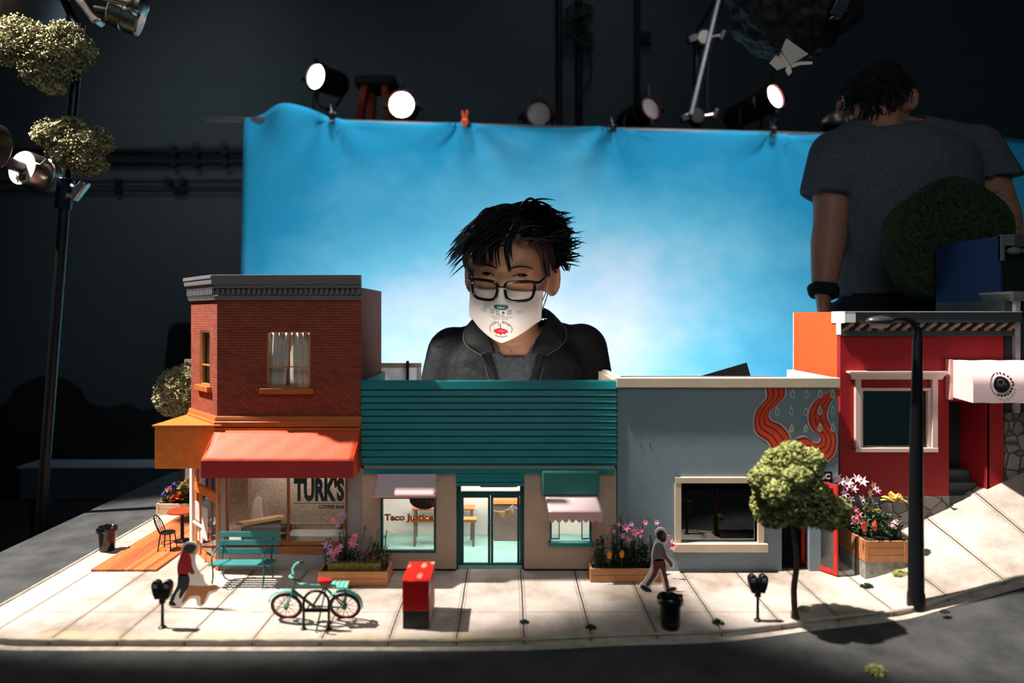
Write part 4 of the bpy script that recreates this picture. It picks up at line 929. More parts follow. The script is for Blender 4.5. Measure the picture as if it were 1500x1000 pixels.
for k in range(13):
    t = R(100-k*17); badge(mb, .0168, .0204, t-.11, t+.03 if k % 3 else t-.02, n=3); badge(mb, .0180 if k % 2 else .0172, .0186, t-.14, t+.06, n=3)
mb.build('badge_ring', M_black, bo, smooth=0)
mb = MB(); badge(mb, .0042, .0052, 0, 2*math.pi, .0012, 24, -.0015, .004); badge(mb, .007, .0078, R(200), R(340), .0012, 12, -.002, .004); badge(mb, .0035, .0043, R(-60), R(150), .0012, 14, .004, -.002); mb.build('badge_line', mat('badge_line', rgb(120,108,104), .6), bo, smooth=0)
# ================================================================== 5. dark stone house at the right edge, blue house and hedge ball behind
sb = thing('stone_house', 'dark stone house with pale corner trim beyond the barrel awning', 'miniature building', (.97, 1.28, TZ))
xa = fx(1472); M_dstone = mat('dark_panel', rgb(38,42,46), .7)
mb = MB(); mb.box(xa+.001, 1.10, YF+.002, YK, fz(604), fz(440)); mb.build('upper_wall', M_dstone, sb, smooth=0)
mb = MB(); mb.box(xa, 1.10, YF, YK, TZ-.005, fz(604)); mb.build('stone_base', M_stone, sb, smooth=0)
mb = MB(); mb.box(fx(1484), fx(1491), YF-.006, YF+.002, fz(604), fz(438)); mb.build('corner_trim', mat('pale_grey_trim', rgb(170,166,166), .6), sb, smooth=0)
mb = MB(); sweep(mb, [(0, fz(441)), (.004, fz(441)), (.005, fz(436)), (.012, fz(430)), (.012, fz(427)), (0, fz(427))], [(fx(1484), 1.26), (fx(1484), YF-.004), (1.10, YF-.004)]); mb.build('eave', mat('grey_trim', rgb(112,112,114), .6), sb, smooth=0)
mb = MB(); mb.box(fx(1496), 1.06, YF-.004, YF+.002, fz(462), fz(440)); mb.build('sign_panel', M_black, sb, smooth=0)
nb = thing('navy_house', 'dark blue house wall with grey cornice standing behind the red building', 'miniature building', (1.08, 1.5, TZ-.0075))
Y1_, Y2_ = 1.40, 1.61; xa = tx(1465, Y1_); zt = tz(345, Y1_)
mb = MB(); mb.box(xa, xa+.004, Y1_, Y2_, TZ-.0075, zt); mb.build('side_wall', M_navy, nb, smooth=0)
mb = MB(); mb.box(xa+.004, 1.19, Y1_+.006, Y2_, TZ-.0075, zt-.01); mb.build('house_shell', M_black, nb, smooth=0)
mb = MB(); g_ = .016
mb.box(xa, xa+.028, Y1_-.004, Y1_+.006, tz(360, Y1_), zt+.002); mb.box(xa, xa+.007, Y1_-.004, Y1_+.006, tz(382, Y1_), tz(360, Y1_)); mb.build('cornice_return', M_cornice, nb, smooth=0, bevel=.0006)
mb = MB(); mb.box(xa+.028, 1.195, Y1_-.006, Y1_+.02, tz(362, Y1_), zt+.001); mb.build('cornice', M_charcoal, nb, smooth=0, bevel=.0008)
mb = MB()
for k in range(3): mb.ball((xa+.026+.03*k, Y1_-.004, tz(368, Y1_)), (.016, .01, .009), 2)
mb.build('scroll_bracket', M_cornice, nb)
# ================================================================== STREET PROPS
YF, YK = 1.13, 1.31
def crown_mat(name, c1, c2):
    return mat(name, c1, .9, var=.3, scale=90, col2=c2, bump=.5, bscale=500)
M_leafy = crown_mat('foam_foliage', rgb(112,118,58), rgb(176,176,108))
M_leafd = crown_mat('dark_foliage', rgb(22,34,20), rgb(48,60,34))
M_leafp = crown_mat('pale_foliage', rgb(150,144,100), rgb(204,196,150))
M_leaf = mat('leaf_green', rgb(52,78,44), .6, var=.35, scale=120)
M_leafg = mat('grey_green_leaf', rgb(112,124,104), .6, var=.3, scale=120)
M_hedge = mat('yellow_green_hedge', rgb(116,112,46), .9, var=.35, scale=200)
M_bark = mat('bark', rgb(66,50,40), .9, var=.3, scale=200)
M_soil = mat('soil', rgb(44,36,28), .95)
M_box = mat('planter_timber', rgb(196,132,84), .55, var=.14, scale=40)
M_bag = mat('glossy_black_plastic', rgb(12,13,14), .18, spec=.6)
def rv(r=rnd):
    while True:
        v = Vector((r.uniform(-1,1), r.uniform(-1,1), r.uniform(-1,1)))
        if .05 < v.length < 1: return v.normalized()
def crumb(mb, q, s, r):
    a, b, c = rv(r)*s*1.2, rv(r)*s*1.2, rv(r)*s*1.2; e = rv(r)*s*1.4
    mb.add([q+a, q+b, q+c, q+e], [(0,1,2), (0,3,1), (1,3,2), (0,2,3)])
def foliage(blobs, rs, n, seed, crumbs=9000, fill=.78, squash=.85, core=.8, cs=(.2,.42), cr=(.88,1.17)):
    r = random.Random(seed); mb = MB()
    for (c, R3) in blobs:
        R3 = Vector(R3) if not isinstance(R3, (int, float)) else Vector((R3,)*3)
        mb.ball(c, R3*core, 3, .35, 3, seed)
        k = int(n*R3.length)
        for i in range(k):
            d = rv(r); rr = r.uniform(fill, 1); q = Vector(c)+Vector((d.x*R3.x, d.y*R3.y, d.z*R3.z))*rr
            s = r.uniform(.5, 1.1)*rs
            mb.ball(q, (s, s, s*squash), 2, 1.5, 2.6, r.random()*50)
        for i in range(int(crumbs*R3.length)):
            d = rv(r); rr = r.uniform(*cr); q = Vector(c)+Vector((d.x*R3.x, d.y*R3.y, d.z*R3.z))*rr
            s = r.uniform(*cs)*rs; crumb(mb, q, s, r)
    return mb
def tree(name, label, base, trunk, blobs, rs, n, seed, m, grp=None, tr=.004):
    t = thing(name, label, 'tree', base, grp)
    mb = MB(); mb.tube(catmull(trunk, 5), [tr*(1.5 if i == 0 else 1.1-.35*i/(len(trunk)*5)) for i in range((len(trunk)-1)*5+1)], 8)
    mb.build('trunk', M_bark, t); foliage(blobs, rs, n, seed, crumbs=42000, core=.72, cs=(.4,.75), cr=(.8,1.22), fill=.72).build('crown', m, t, smooth=180); return t
b = G(1165, 905); Yt = b.y
tree('street_tree', 'small round-headed model tree growing by the kerb in front of the open red door', b,
     [b, b+Vector((-.002,0,.04)), b+Vector((.002,0,.08)), b+Vector((-.003,0,.13)), b+Vector((-.004,0,.2))],
     [(P(1156, 718, Yt), (0.0396,0.0396,0.0361)), (P(1150, 690, Yt), (0.0292,0.0292,0.0275)), (P(1170, 688, Yt-.01), (0.0258,0.0258,0.0258)), (P(1212, 752, Yt), (0.0241,0.0224,0.0172)), (P(1132, 740, Yt), (0.0241,0.0258,0.0241)), (P(1180,735,Yt), (0.0310,0.0310,0.0292)), (P(1160,664,Yt-.012), (0.0146,0.0146,0.0129)), (P(1118,702,Yt-.015), (0.0146,0.0155,0.0155)), (P(1188,674,Yt-.015), (0.0138,0.0138,0.0120)), (P(1168,700,Yt-.035), (0.0155,0.0138,0.0129)), (P(1138,722,Yt-.036), (0.0146,0.0129,0.0129)), (P(1228,744,Yt-.012), (0.0120,0.0120,0.0103))], .0062, 2600, 3, M_leafy, 'model trees', .0042)
b = G(262, 735, TZ-.0073); b = Vector((tx(266, 1.54), 1.54, TZ-.0073))
tree('street_tree', 'small model tree behind the brick cafe, pale crown showing at its left', b,
     [b, b+Vector((.002,0,.1)), b+Vector((0,0,.2))], [(P(268, 574, 1.54), (.05,.05,.048)), (P(258, 588, 1.54), (.034,.034,.028)), (P(278, 555, 1.54), (.03,.03,.03))], .0072, 2200, 5, M_leafp, 'model trees', .006)
# dark hedge ball behind the red building
Yq = 1.655; c = P(1387, 352, Yq); t = thing('topiary_tree', 'big dark round turf-covered tree on the hill in front of the standing person', 'tree', (c.x, Yq, TZ-.0075))
mb = MB(); r = random.Random(4)
def disc(a): 
    k = 1+.06*math.sin(2*a+.6)+.035*math.sin(5*a); return k
rings = []
for j, (rr, yy) in enumerate(((.02,-.028),(.10,-.029),(.138,-.027),(.148,-.015),(.150,0),(.148,.015),(.138,.027),(.02,.028))):
    rings.append([(c.x+rr*disc(2*math.pi*i/48)*math.cos(2*math.pi*i/48), Yq+yy, c.z+rr*1.02*disc(2*math.pi*i/48)*math.sin(2*math.pi*i/48)) for i in range(48)])
mb.rings(rings)
for i in range(2600):
    a = r.uniform(0, 2*math.pi); rr = .152*disc(a)*math.sqrt(r.random()); y = -.029 if rr < .135 else -.029+r.random()*.055
    q = Vector((c.x+rr*math.cos(a), Yq+y, c.z+rr*math.sin(a))); d = (Vector((rr/.15*math.cos(a)*.8, -1 if rr < .135 else -.2, rr/.15*math.sin(a)*.8)).normalized()+rv(r)*.5)*.006
    w_ = rv(r)*.0022; mb.add([q-w_, q+w_, q+d], [(0,1,2)])
mb.build('crown', crown_mat('turf', rgb(24,40,24), rgb(50,66,36)), t, smooth=0)
MB().cyl((c.x+.03, Yq, TZ-.0075), (c.x+.03, Yq, c.z-.12), .012, n=10).build('trunk', M_bark, t)
# ---------------------------------------------------------------- leaves and flowers
def leaf(mb, p, d, L, w, droop=.2):
    d = d.normalized(); s = d.cross(Vector((0,0,1)));
    if s.length < .1: s = Vector((1,0,0))
    s = s.normalized()*w; m_ = p+d*L*.5+Vector((0,0,.1*L)); e = p+d*L-Vector((0,0,droop*L))
    mb.add([p, m_+s, e, m_-s, m_-Vector((0,0,.06*L))], [(0,1,4), (1,2,4), (2,3,4), (3,0,4)])
def sprig(mb, p, h, lean, n, L, w, r):
    top = p+Vector((lean[0], lean[1], h)); mid = p+Vector((lean[0]*.3, lean[1]*.3, h*.55))
    pts = catmull([p, mid, top], 5); mb.tube(pts, [.0009]*len(pts), 4)
    for i in range(n):
        t = r.uniform(.15, 1); q = pts[min(len(pts)-1, int(t*(len(pts)-1)))]; a = r.uniform(0, 2*math.pi)
        leaf(mb, q, Vector((math.cos(a), math.sin(a), r.uniform(.1,.9))), L*r.uniform(.6,1.2), w*r.uniform(.7,1.2), r.uniform(0,.4))
    return top
def lily(c, d, L, m, parent, r, n=6):
    d = d.normalized(); u = d.orthogonal().normalized(); v = d.cross(u); mb = MB()
    for k in range(n):
        a = 2*math.pi*k/n; o = u*math.cos(a)+v*math.sin(a); s = (v*math.cos(a)-u*math.sin(a))*L*.2
        mb.add([c, c+d*L*.35+o*L*.35+s, c+d*L*.35+o*L*.35-s, c+d*L*.45+o*L*.95, c+d*L*.28+o*L*.35], [(0,1,4), (0,4,2), (1,3,4), (4,3,2)])
    return mb.build('flower', m, parent, smooth=0)
def tulip(c, h, m, parent):
    mb = MB(); mb.lathe(c, [(.0008,0), (.0032,h*.15), (.0042,h*.45), (.0036,h*.78), (.0018,h*.97), (.0004,h)], 10); return mb.build('tulip', m, parent)
def ruffle(c, R_, m, parent, r):
    mb = MB()
    for k in range(26):
        d = rv(r); d.z = abs(d.z)*.8+.1; leaf(mb, Vector(c)-Vector((0,0,R_*.3)), d, R_*1.2, R_*.32, .1)
    return mb.build('flower', m, parent, smooth=0)
M_lil = mat('lilac_petal', rgb(206,150,190), .6, var=.1); M_pk = mat('pink_petal', rgb(232,130,150), .6); M_pkw = mat('pale_pink_petal', rgb(238,208,208), .6)
M_or = mat('orange_tulip', rgb(236,132,30), .5); M_cor = mat('coral_tulip', rgb(236,86,70), .5); M_yel = mat('yellow_petal', rgb(240,214,120), .6); M_pur = mat('purple_petal', rgb(96,72,170), .6); M_ora = mat('orange_petal', rgb(226,110,50), .6)
def planter_box(t, x0, x1, y0, y1, z0, h, w=.003, boards=2):
    mb = MB()
    for k in range(boards):
        a, b = z0+h*k/boards+.0004, z0+h*(k+1)/boards-.0002
        mb.box(x0, x1, y0, y0+w, a, b); mb.box(x0, x1, y1-w, y1, a, b); mb.box(x0, x0+w, y0+w, y1-w, a, b); mb.box(x1-w, x1, y0+w, y1-w, a, b)
    for x in (x0, x1-w*1.3): mb.box(x-.0004, x+w*1.3+.0004, y0-.0006, y0+.001, z0, z0+h)
    mb.build('planter_box', M_box, t, smooth=0, bevel=.0004)
    mb = MB(); mb.box(x0+w, x1-w, y0+w, y1-w, z0+.002, z0+h-.003); mb.build('soil', M_soil, t, smooth=0)
def bushy(t, x0, x1, y0, y1, z, n, h, m, L, w, r, name='foliage', lean=.008):
    mb = MB(); tops = []
    for i in range(n):
        p = Vector((r.uniform(x0,x1), r.uniform(y0,y1), z)); tops.append(sprig(mb, p, h*r.uniform(.5,1.15), (r.uniform(-lean,lean), r.uniform(-lean,lean)), 12, L, w, r))
    mb.build(name, m, t, smooth=0); return tops
# planter by the café
r = random.Random(21); t = thing('flower_planter', 'wooden planter with lilac lilies and a clipped yellow-green hedge between cafe and teal shop', 'planter', (-.242, 1.09, TZ), 'timber planters')
planter_box(t, -.298, -.189, 1.068, 1.112, TZ, .0225)
mb = MB()
for i in range(900):
    p = Vector((r.uniform(-.284,-.203), r.uniform(1.074,1.083), TZ+.018+r.uniform(.004,.017))); leaf(mb, p, rv(r), .003, .001, 0)
mb.box(-.285, -.202, 1.075, 1.0825, TZ+.019, TZ+.033); mb.build('low_hedge', M_hedge, t, smooth=0)
bushy(t, -.292, -.262, 1.082, 1.108, TZ+.02, 14, .045, M_leaf, .011, .0022, r); bushy(t, -.262, -.195, 1.088, 1.108, TZ+.02, 16, .034, M_leafd, .010, .0022, r)
mb = MB()
for X, h in ((-.268,.078),(-.235,.066),(-.226,.05),(-.213,.062),(-.200,.058)): sprig(mb, Vector((X,1.098,TZ+.02)), h, (.004,0), 18, .008, .0018, r)
mb.build('tall_stem', M_leafg, t, smooth=0)
for px, py in ((488,762),(496,770),(503,757),(482,806),(490,812),(498,800),(486,820),(520,785),(516,797),(479,798),(493,806)):
    lily(P(px, py, 1.085), Vector((r.uniform(-.6,.6), -1, r.uniform(0,.8))), .009*r.uniform(.7,1.2), M_lil if r.random() < .6 else M_pk, t, r)
# planter before the blue building
t = thing('flower_planter', 'wooden planter with two orange tulips beside the walking cutout man', 'planter', (.174, 1.10, TZ), 'timber planters')
planter_box(t, .130, .243, 1.083, 1.118, TZ, .0215)
bushy(t, .135, .238, 1.088, 1.112, TZ+.018, 46, .042, M_leafd, .010, .0022, r); bushy(t, .15, .236, 1.10, 1.113, TZ+.018, 10, .072, M_leaf, .008, .0016, r, 'tall_stem')
for px, py in ((893,818),(911,817)):
    c = P(px, py, 1.085); mb = MB(); mb.tube([(c.x, c.y+.004, TZ+.018), (c.x, c.y, c.z)], .0008, 5); mb.build('tulip_stem', M_leaf, t); tulip(c, .0125, M_or, t)
for px, py in ((905,768),(918,772),(925,768),(930,780),(937,784),(922,790),(912,785),(945,766),(962,765),(975,782),(983,790),(986,800),(900,778),(940,776),(889,777),(928,775)):
    lily(P(px, py, 1.095), Vector((r.uniform(-.7,.7), -1, r.uniform(0,.8))), .0075*r.uniform(.7,1.2), M_lil if r.random() < .5 else M_pk, t, r)
# stepped planter at the corner of the hill
t = thing('flower_planter', 'big corner planter of timber on a stone base with coral tulips and pale lilies', 'planter', (.605, 1.13, TZ), 'timber planters')
x0, x1, y0, y1 = .569, .638, 1.090, 1.175; zb = TZ+.029
mb = MB(); mb.box(x0+.001, x1-.001, y0+.001, y1, TZ-.004, zb); mb.build('stone_base', mat('pale_stone', rgb(150,146,138), .9, var=.3, scale=120, bump=.7, bscale=260), t, smooth=0)
planter_box(t, x0, x1, y0, y1, zb, .034, .004, 3)
zz = zb+.03
bushy(t, x0+.006, x1-.006, y0+.006, y1-.01, zz, 46, .034, M_leaf, .011, .0024, r); bushy(t, x0+.004, x1-.006, y0+.03, y1-.01, zz, 18, .06, M_leafg, .012, .002, r, 'tall_stem')
for px, py, s in ((1224,700,1),(1231,704,.8),(1242,705,1),(1254,702,.9),(1262,705,1),(1277,713,1),(1283,718,.8),(1272,722,.9),(1240,712,.8),(1236,722,.8),(1250,716,.8),(1262,732,.7),(1246,730,.7)):
    lily(P(px, py, 1.13), Vector((r.uniform(-.7,.7), -1, r.uniform(0,.9))), .011*s, M_pkw if r.random() < .65 else M_lil, t, r)
for px, py in ((1248,764),(1253,757),(1258,752),(1252,746),(1257,763),(1246,757)): lily(P(px, py, 1.095), Vector((r.uniform(-.5,.5), -1, .4)), .007, M_pk, t, r, 5)
for px, py in ((1266,779),(1281,777)): tulip(P(px, py, 1.096), .017, M_cor, t)
ruffle(P(1308, 730, 1.11), .016, M_yel, t, r); ruffle(P(1319, 733, 1.11), .010, M_yel, t, r)
for px, py in ((1313,765),(1320,766),(1306,772),(1296,778),(1270,745),(1285,748)): ruffle(P(px, py, 1.1), .007, M_pkw if px > 1300 else M_hedge, t, r)
mb = MB(); q = P(1244, 838, 1.094); mb.tube([(.5655, 1.112, TZ+.0), (.5655, 1.112, TZ+.062)], .0014, 6); mb.build('prop_stick', M_blackm, t)
# planter on the side street
t = thing('flower_planter', 'pale timber planter of yellow, orange and purple flowers on the side street pavement', 'planter', (-.70, 1.47, TZ), 'timber planters')
mbx = M_box; M_box = mat('pale_planter_timber', rgb(226,190,156), .6, var=.1, scale=40)
planter_box(t, -.748, -.652, 1.449, 1.495, TZ, .0235)
M_box = mbx
bushy(t, -.742, -.655, 1.455, 1.488, TZ+.02, 36, .036, M_leaf, .012, .0024, r)
for px, py, s, m in ((245,722,.011,M_pur),(254,712,.010,M_pur),(249,718,.008,M_ora),(262,727,.017,M_ora),(256,730,.012,M_ora),(268,712,.013,M_yel),(277,706,.014,M_yel),(270,720,.011,M_yel),(280,716,.011,M_yel),(274,728,.010,M_hedge),(240,733,.011,M_hedge),(280,728,.012,M_hedge)):
    ruffle(P(px, py, 1.462), s, m, t, r)
# loose tufts and fallen sprigs
def tuft(px, py, s, lab, m=M_leafy, z=None, seed=0):
    Y = None; zz = TZ
    for _ in range(6): g = G(px, py, zz); zz = TZ+rise(g.x, g.y) if z is None else z
    g = G(px, py, zz); rr = random.Random(seed); mb = MB()
    for i in range(int(26)):
        d = rv(rr); d.z = abs(d.z); mb.ball(g+Vector((d.x*s*.9, d.y*s*.6, d.z*s*.55)), s*rr.uniform(.16,.34), 1, .7, 2, rr.random()*40)
    for i in range(30):
        d = rv(rr); d.z = abs(d.z)+.2; leaf(mb, g+Vector((d.x*s*.4, d.y*s*.3, 0)), d, s*.9, s*.1, .1)
    tag(mb.build('grass_tuft', m, smooth=0), lab, 'tuft', 'tufts of greenery on the ground')
for i, a in enumerate(((768,912,.006,'dark grass tuft in the pavement crack in front of the glass door',M_leafd),(866,920,.007,'dark grass tuft at the kerb left of the big trash can',M_leafd),(1052,913,.008,'green tuft by the kerb between trash can and right meter',M_leafd),
    (1319,842,.011,'bright green sprig lying beside the street lamp post',M_leafy),(1270,860,.009,'dark green sprig lying before the corner planter',M_leafd),(1469,806,.013,'dark green sprig lying alone on the upper slope',M_leafd),(1176,893,.008,'green sprig at the foot of the street tree',M_leafy))):
    tuft(*a[:3], a[3], a[4], None, i)
tuft(1283, 985, .012, 'green sprig lying out on the asphalt', M_leafy, TZ-.0072, 11)
tuft(1384, 897, .006, 'tiny dark sprig at the kerb just right of the lamp post', M_leafd, None, 12)
# ---------------------------------------------------------------- bench
M_bench = mat('teal_bench_paint', rgb(56,134,131), .45, var=.06)
M_bencht = mat('dark_teal_bench_frame', rgb(28,98,98), .4)
t = thing('park_bench', 'teal slatted park bench in front of the cafe window', 'bench', (-.42, 1.085, TZ))
bx0, bx1 = -.468, -.371; yb0, yb1 = 1.060, 1.098
for k in range(4):
    mb = MB(); y = yb0+.003+k*.0085; mb.box(bx0, bx1, y, y+.0062, TZ+.0325-.0008*k, TZ+.0350-.0008*k); mb.build('seat_slat', M_bench, t, smooth=0, bevel=.0006)
for k in range(3):
    mb = MB(); z = TZ+.044+k*.0125; y = yb1+.002+k*.0028; mb.obox(((bx0+bx1)/2, y, z), (bx1-bx0, .0022, .0085), Euler((R(-12),0,0))); mb.build('back_slat', M_bench, t, smooth=0, bevel=.0006)
for x in (bx0+.008, bx1-.010):
    mb = MB(); S = .0013
    mb.tube(catmull([(x, yb0-.004, TZ+.001), (x, yb0+.002, TZ+.016), (x, yb0+.001, TZ+.031), (x, yb0-.003, TZ+.043), (x, yb0+.004, TZ+.052), (x, yb1-.008, TZ+.055), (x, yb1+.004, TZ+.050)], 6), S, 6)
    mb.tube(catmull([(x, yb1+.006, TZ+.001), (x, yb1-.002, TZ+.014), (x, yb1-.002, TZ+.032), (x, yb1+.010, TZ+.073)], 6), S, 6)
    mb.tube([(x, yb0, TZ+.031), (x, yb1, TZ+.029)], S, 6); mb.build('side_frame', M_bencht, t)
# ---------------------------------------------------------------- bicycle and rack
t = thing('bicycle', 'mint green toy bicycle with red saddle leaning at the black rack', 'bicycle', (-.267, .952, TZ))
M_mint = mat('mint_paint', rgb(120,196,176), .35); M_mintd = mat('dark_mint_paint', rgb(40,98,92), .4); M_tyre = mat('tyre', rgb(24,20,18), .6); M_rim = mat('rusty_rim', rgb(150,70,40), .5); M_seat = mat('red_saddle', rgb(226,26,30), .4)
LEAN = Matrix.Translation(Vector((0, .956, TZ))) @ Matrix.Rotation(R(20), 4, 'X') @ Matrix.Translation(Vector((0, 0, 0)))
r_ = .0205; FX, RX = -.3085, -.2275
def bt(m, name, parent, *tubes, n=8):
    mb = MB(); mb.T = LEAN
    for pts, rad in tubes: mb.tube([(p[0], p[2] if len(p) > 2 else 0, p[1]) for p in pts], rad, n)
    return mb.build(name, m, parent)
for X in (FX, RX):
    mb = MB(); mb.T = LEAN; mb.tube([(X+r_*math.cos(a), 0, r_+r_*math.sin(a)) for a in [2*math.pi*k/36 for k in range(36)]], .0019, 8, loop=True); wh = mb.build('wheel', M_tyre, t)
    mb = MB(); mb.T = LEAN; mb.tube([(X+(r_-.0024)*math.cos(a), 0, r_+(r_-.0024)*math.sin(a)) for a in [2*math.pi*k/36 for k in range(36)]], .0011, 6, loop=True); mb.build('rim', M_rim, wh)
    mb = MB(); mb.T = LEAN
    for k in range(14):
        a = 2*math.pi*k/14; mb.tube([(X, .002*(-1)**k, r_), (X+(r_-.002)*math.cos(a), 0, r_+(r_-.002)*math.sin(a))], .0004, 4)
    mb.cyl((X, -.004, r_), (X, .004, r_), .0028, n=10); mb.build('spokes', M_tyre, wh)
    A0, A1 = (R(40), R(175)) if X == FX else (R(-15), R(150))
    mb = MB(); mb.T = LEAN; rows = []
    for k in range(15):
        a = A0+(A1-A0)*k/14; rr = r_+.0052; rows.append([(X+(rr-.0016*abs(q))*math.cos(a), q*.0036, r_+.003+(rr-.0016*abs(q))*math.sin(a)) for q in (-1,-.5,0,.5,1)])
    mb.rings(rows, closed=False, caps=False); mg = mb.build('mudguard', M_mint, t, smooth=60); s = mg.modifiers.new('s', 'SOLIDIFY'); s.thickness = .0004
HB = (FX+.0185, .060); BB = (-.272, .021); ST = (-.2505, .057)
bt(M_mint, 'fork', t, ([(FX, r_, -.003), (FX+.009, .041, -.003)], .0013), ([(FX, r_, .003), (FX+.009, .041, .003)], .0013), ([(FX+.009, .041), (FX+.0125, .0475)], .0016))
bt(M_mintd, 'frame', t, ([(FX+.010, .043), (FX+.0175, .066)], .0021), ([(FX+.0125, .047), BB], .0021), ([BB, ST], .0018), ([BB, (RX, r_, -.003)], .0011), ([(ST[0]-.002, .053), (RX, r_, .003)], .0011), ([(ST[0]-.002, .053), (RX, r_, -.003)], .0011))
bt(M_mint, 'top_tube', t, ([(FX+.0155, .058), (ST[0], .0565)], .0022))
bt(M_mint, 'handlebar', t, (catmull([(FX+.0175,.066,0),(FX+.016,.074,0),(FX+.013,.078,-.006),(FX+.016,.080,-.012),(FX+.024,.080,-.014)], 4), .0016), (catmull([(FX+.016,.074,0),(FX+.013,.078,.006),(FX+.016,.082,.012),(FX+.024,.084,.015)], 4), .0016))
bt(M_tyre, 'grip', t, ([(FX+.020,.080,-.0135),(FX+.027,.0795,-.015)], .0022)); bt(M_tyre, 'grip', t, ([(FX+.020,.0835,.0135),(FX+.027,.084,.0155)], .0022))
mb = MB(); mb.T = LEAN; mb.rings([[(ST[0]+a, b*k, .0605+c) for a, b, c in ((-.009,-.004,0),(-.009,.004,0),(.002,.003,0),(.009,.001,0),(.009,-.001,0),(.002,-.003,0))] for k, c_ in ((1,0),)]+[[(ST[0]+a, b*1.15, .066+c) for a, b, c in ((-.010,-.004,.001),(-.010,.004,.001),(.002,.003,0),(.010,.0012,0),(.010,-.0012,0),(.002,-.003,0))]])
mb.build('saddle', M_seat, t, smooth=0, bevel=.001)
mb = MB(); mb.T = LEAN; mb.box(RX-.018, RX+.008, -.006, .006, .0565, .0580)
for k in range(5): mb.box(RX-.018+k*.006, RX-.0165+k*.006, -.0066, .0066, .058, .0588)
mb.build('luggage_rack', M_mint, t, smooth=0); bt(M_mintd, 'rack_stay', t, ([(RX+.004,.0565,-.005),(RX,r_,-.004)], .0009), ([(RX+.004,.0565,.005),(RX,r_,.004)], .0009))
mb = MB(); mb.T = LEAN; mb.tube([(BB[0]+.0055*math.cos(a), -.004, BB[1]+.0055*math.sin(a)) for a in [2*math.pi*k/20 for k in range(20)]], .0012, 6, loop=True); mb.tube([(BB[0], -.004, BB[1]), (BB[0]+.009, -.006, BB[1]+.005)], .001, 6); mb.box(BB[0]+.007, BB[0]+.013, -.011, -.005, BB[1]+.004, BB[1]+.0062); mb.build('crank', M_tyre, t)
mb = MB(); a = LEAN @ Vector((-.2515, 0, .050)); q = G(463, 926); mb.tube([a, q+Vector((0,0,.0008))], .0013, 6); mb.build('kickstand', M_mintd, t)
t = thing('bike_rack', 'black hoop bike rack in front of the mint bicycle', 'rack', (-.259, .921, TZ))
mb = MB(); xa, xb, y = -.2765, -.2425, .921; xm = (xa+xb)/2; rr = (xb-xa)/2
mb.tube([(xa, y, TZ)]+[(xm-rr*math.cos(a), y, TZ+.036+rr*.92*math.sin(a)) for a in [math.pi*k/16 for k in range(17)]]+[(xb, y, TZ)], .0019, 8); mb.build('hoop', M_blackm, t)
mb = MB(); mb.box(xa, xb, y-.002, y+.002, TZ+.0235, TZ+.028); mb.build('cross_plate', M_blackm, t, smooth=0, bevel=.0006)
for x in (xa, xb): mb = MB(); mb.lathe((x, y, TZ), [(.0042,0),(.0042,.0012),(.0024,.0022),(.0024,.006)], 12); mb.build('foot', M_blackm, t)
mb = MB(); mb.tube([(xm-.006+.0018*math.cos(a), y-.0022, TZ+.0525+.0018*math.sin(a)) for a in [2*math.pi*k/14 for k in range(14)]], .0005, 5, loop=True); mb.build('white_ring', M_white, t)
# ---------------------------------------------------------------- mailbox
t = thing('mailbox', 'red mailbox with flecked top and black base standing on the pavement', 'mailbox', (-.125, .957, TZ))
def flecks(nt, N, L, b, tc):
    v = N.new('ShaderNodeTexVoronoi'); v.inputs['Scale'].default_value = 62; mp = N.new('ShaderNodeMapping'); mp.inputs['Scale'].default_value = (1.3,.5,1); mp.inputs['Rotation'].default_value = (0,0,.6); L.new(tc.outputs['Object'], mp.inputs['Vector']); L.new(mp.outputs[0], v.inputs['Vector'])
    g = N.new('ShaderNodeMapRange'); g.inputs['From Min'].default_value = .20; g.inputs['From Max'].default_value = .38; g.inputs['To Min'].default_value = 1; g.inputs['To Max'].default_value = 0; L.new(v.outputs['Distance'], g.inputs['Value'])
    m = N.new('ShaderNodeMix'); m.data_type = 'RGBA'; m.inputs['A'].default_value = (*rgb(222,34,28), 1); m.inputs['B'].default_value = (*rgb(246,150,120), 1); L.new(g.outputs[0], m.inputs['Factor']); L.new(m.outputs['Result'], b.inputs['Base Color']); b.inputs['Roughness'].default_value = .3
M_fleck = pattern('flecked_red', rgb(220,34,28), flecks, .3); M_mail = mat('red_enamel', rgb(186,24,24), .35, var=.08)
x0, x1, y0, y1 = -.1435, -.1075, .9215, .992
mb = MB(); mb.box(x0, x1, y0, y1, TZ+.024, TZ+.0635); mb.build('box_body', M_mail, t, smooth=0, bevel=.001)
mb = MB(); mb.box(x0+.0005, x1-.0005, y0+.0005, y1-.0005, TZ, TZ+.024); mb.build('box_base', M_black, t, smooth=0, bevel=.0006)
mb = MB(); mb.box(x0-.0008, x1+.0008, y0-.0008, y1+.0008, TZ+.0635, TZ+.0655); mb.build('lid', M_fleck, t, smooth=0, bevel=.0008)
mb = MB(); mb.box(x1-.0003, x1+.0007, y0+.006, y1-.006, TZ+.006, TZ+.04); mb.build('side_plate', M_pinkd, t, smooth=0)
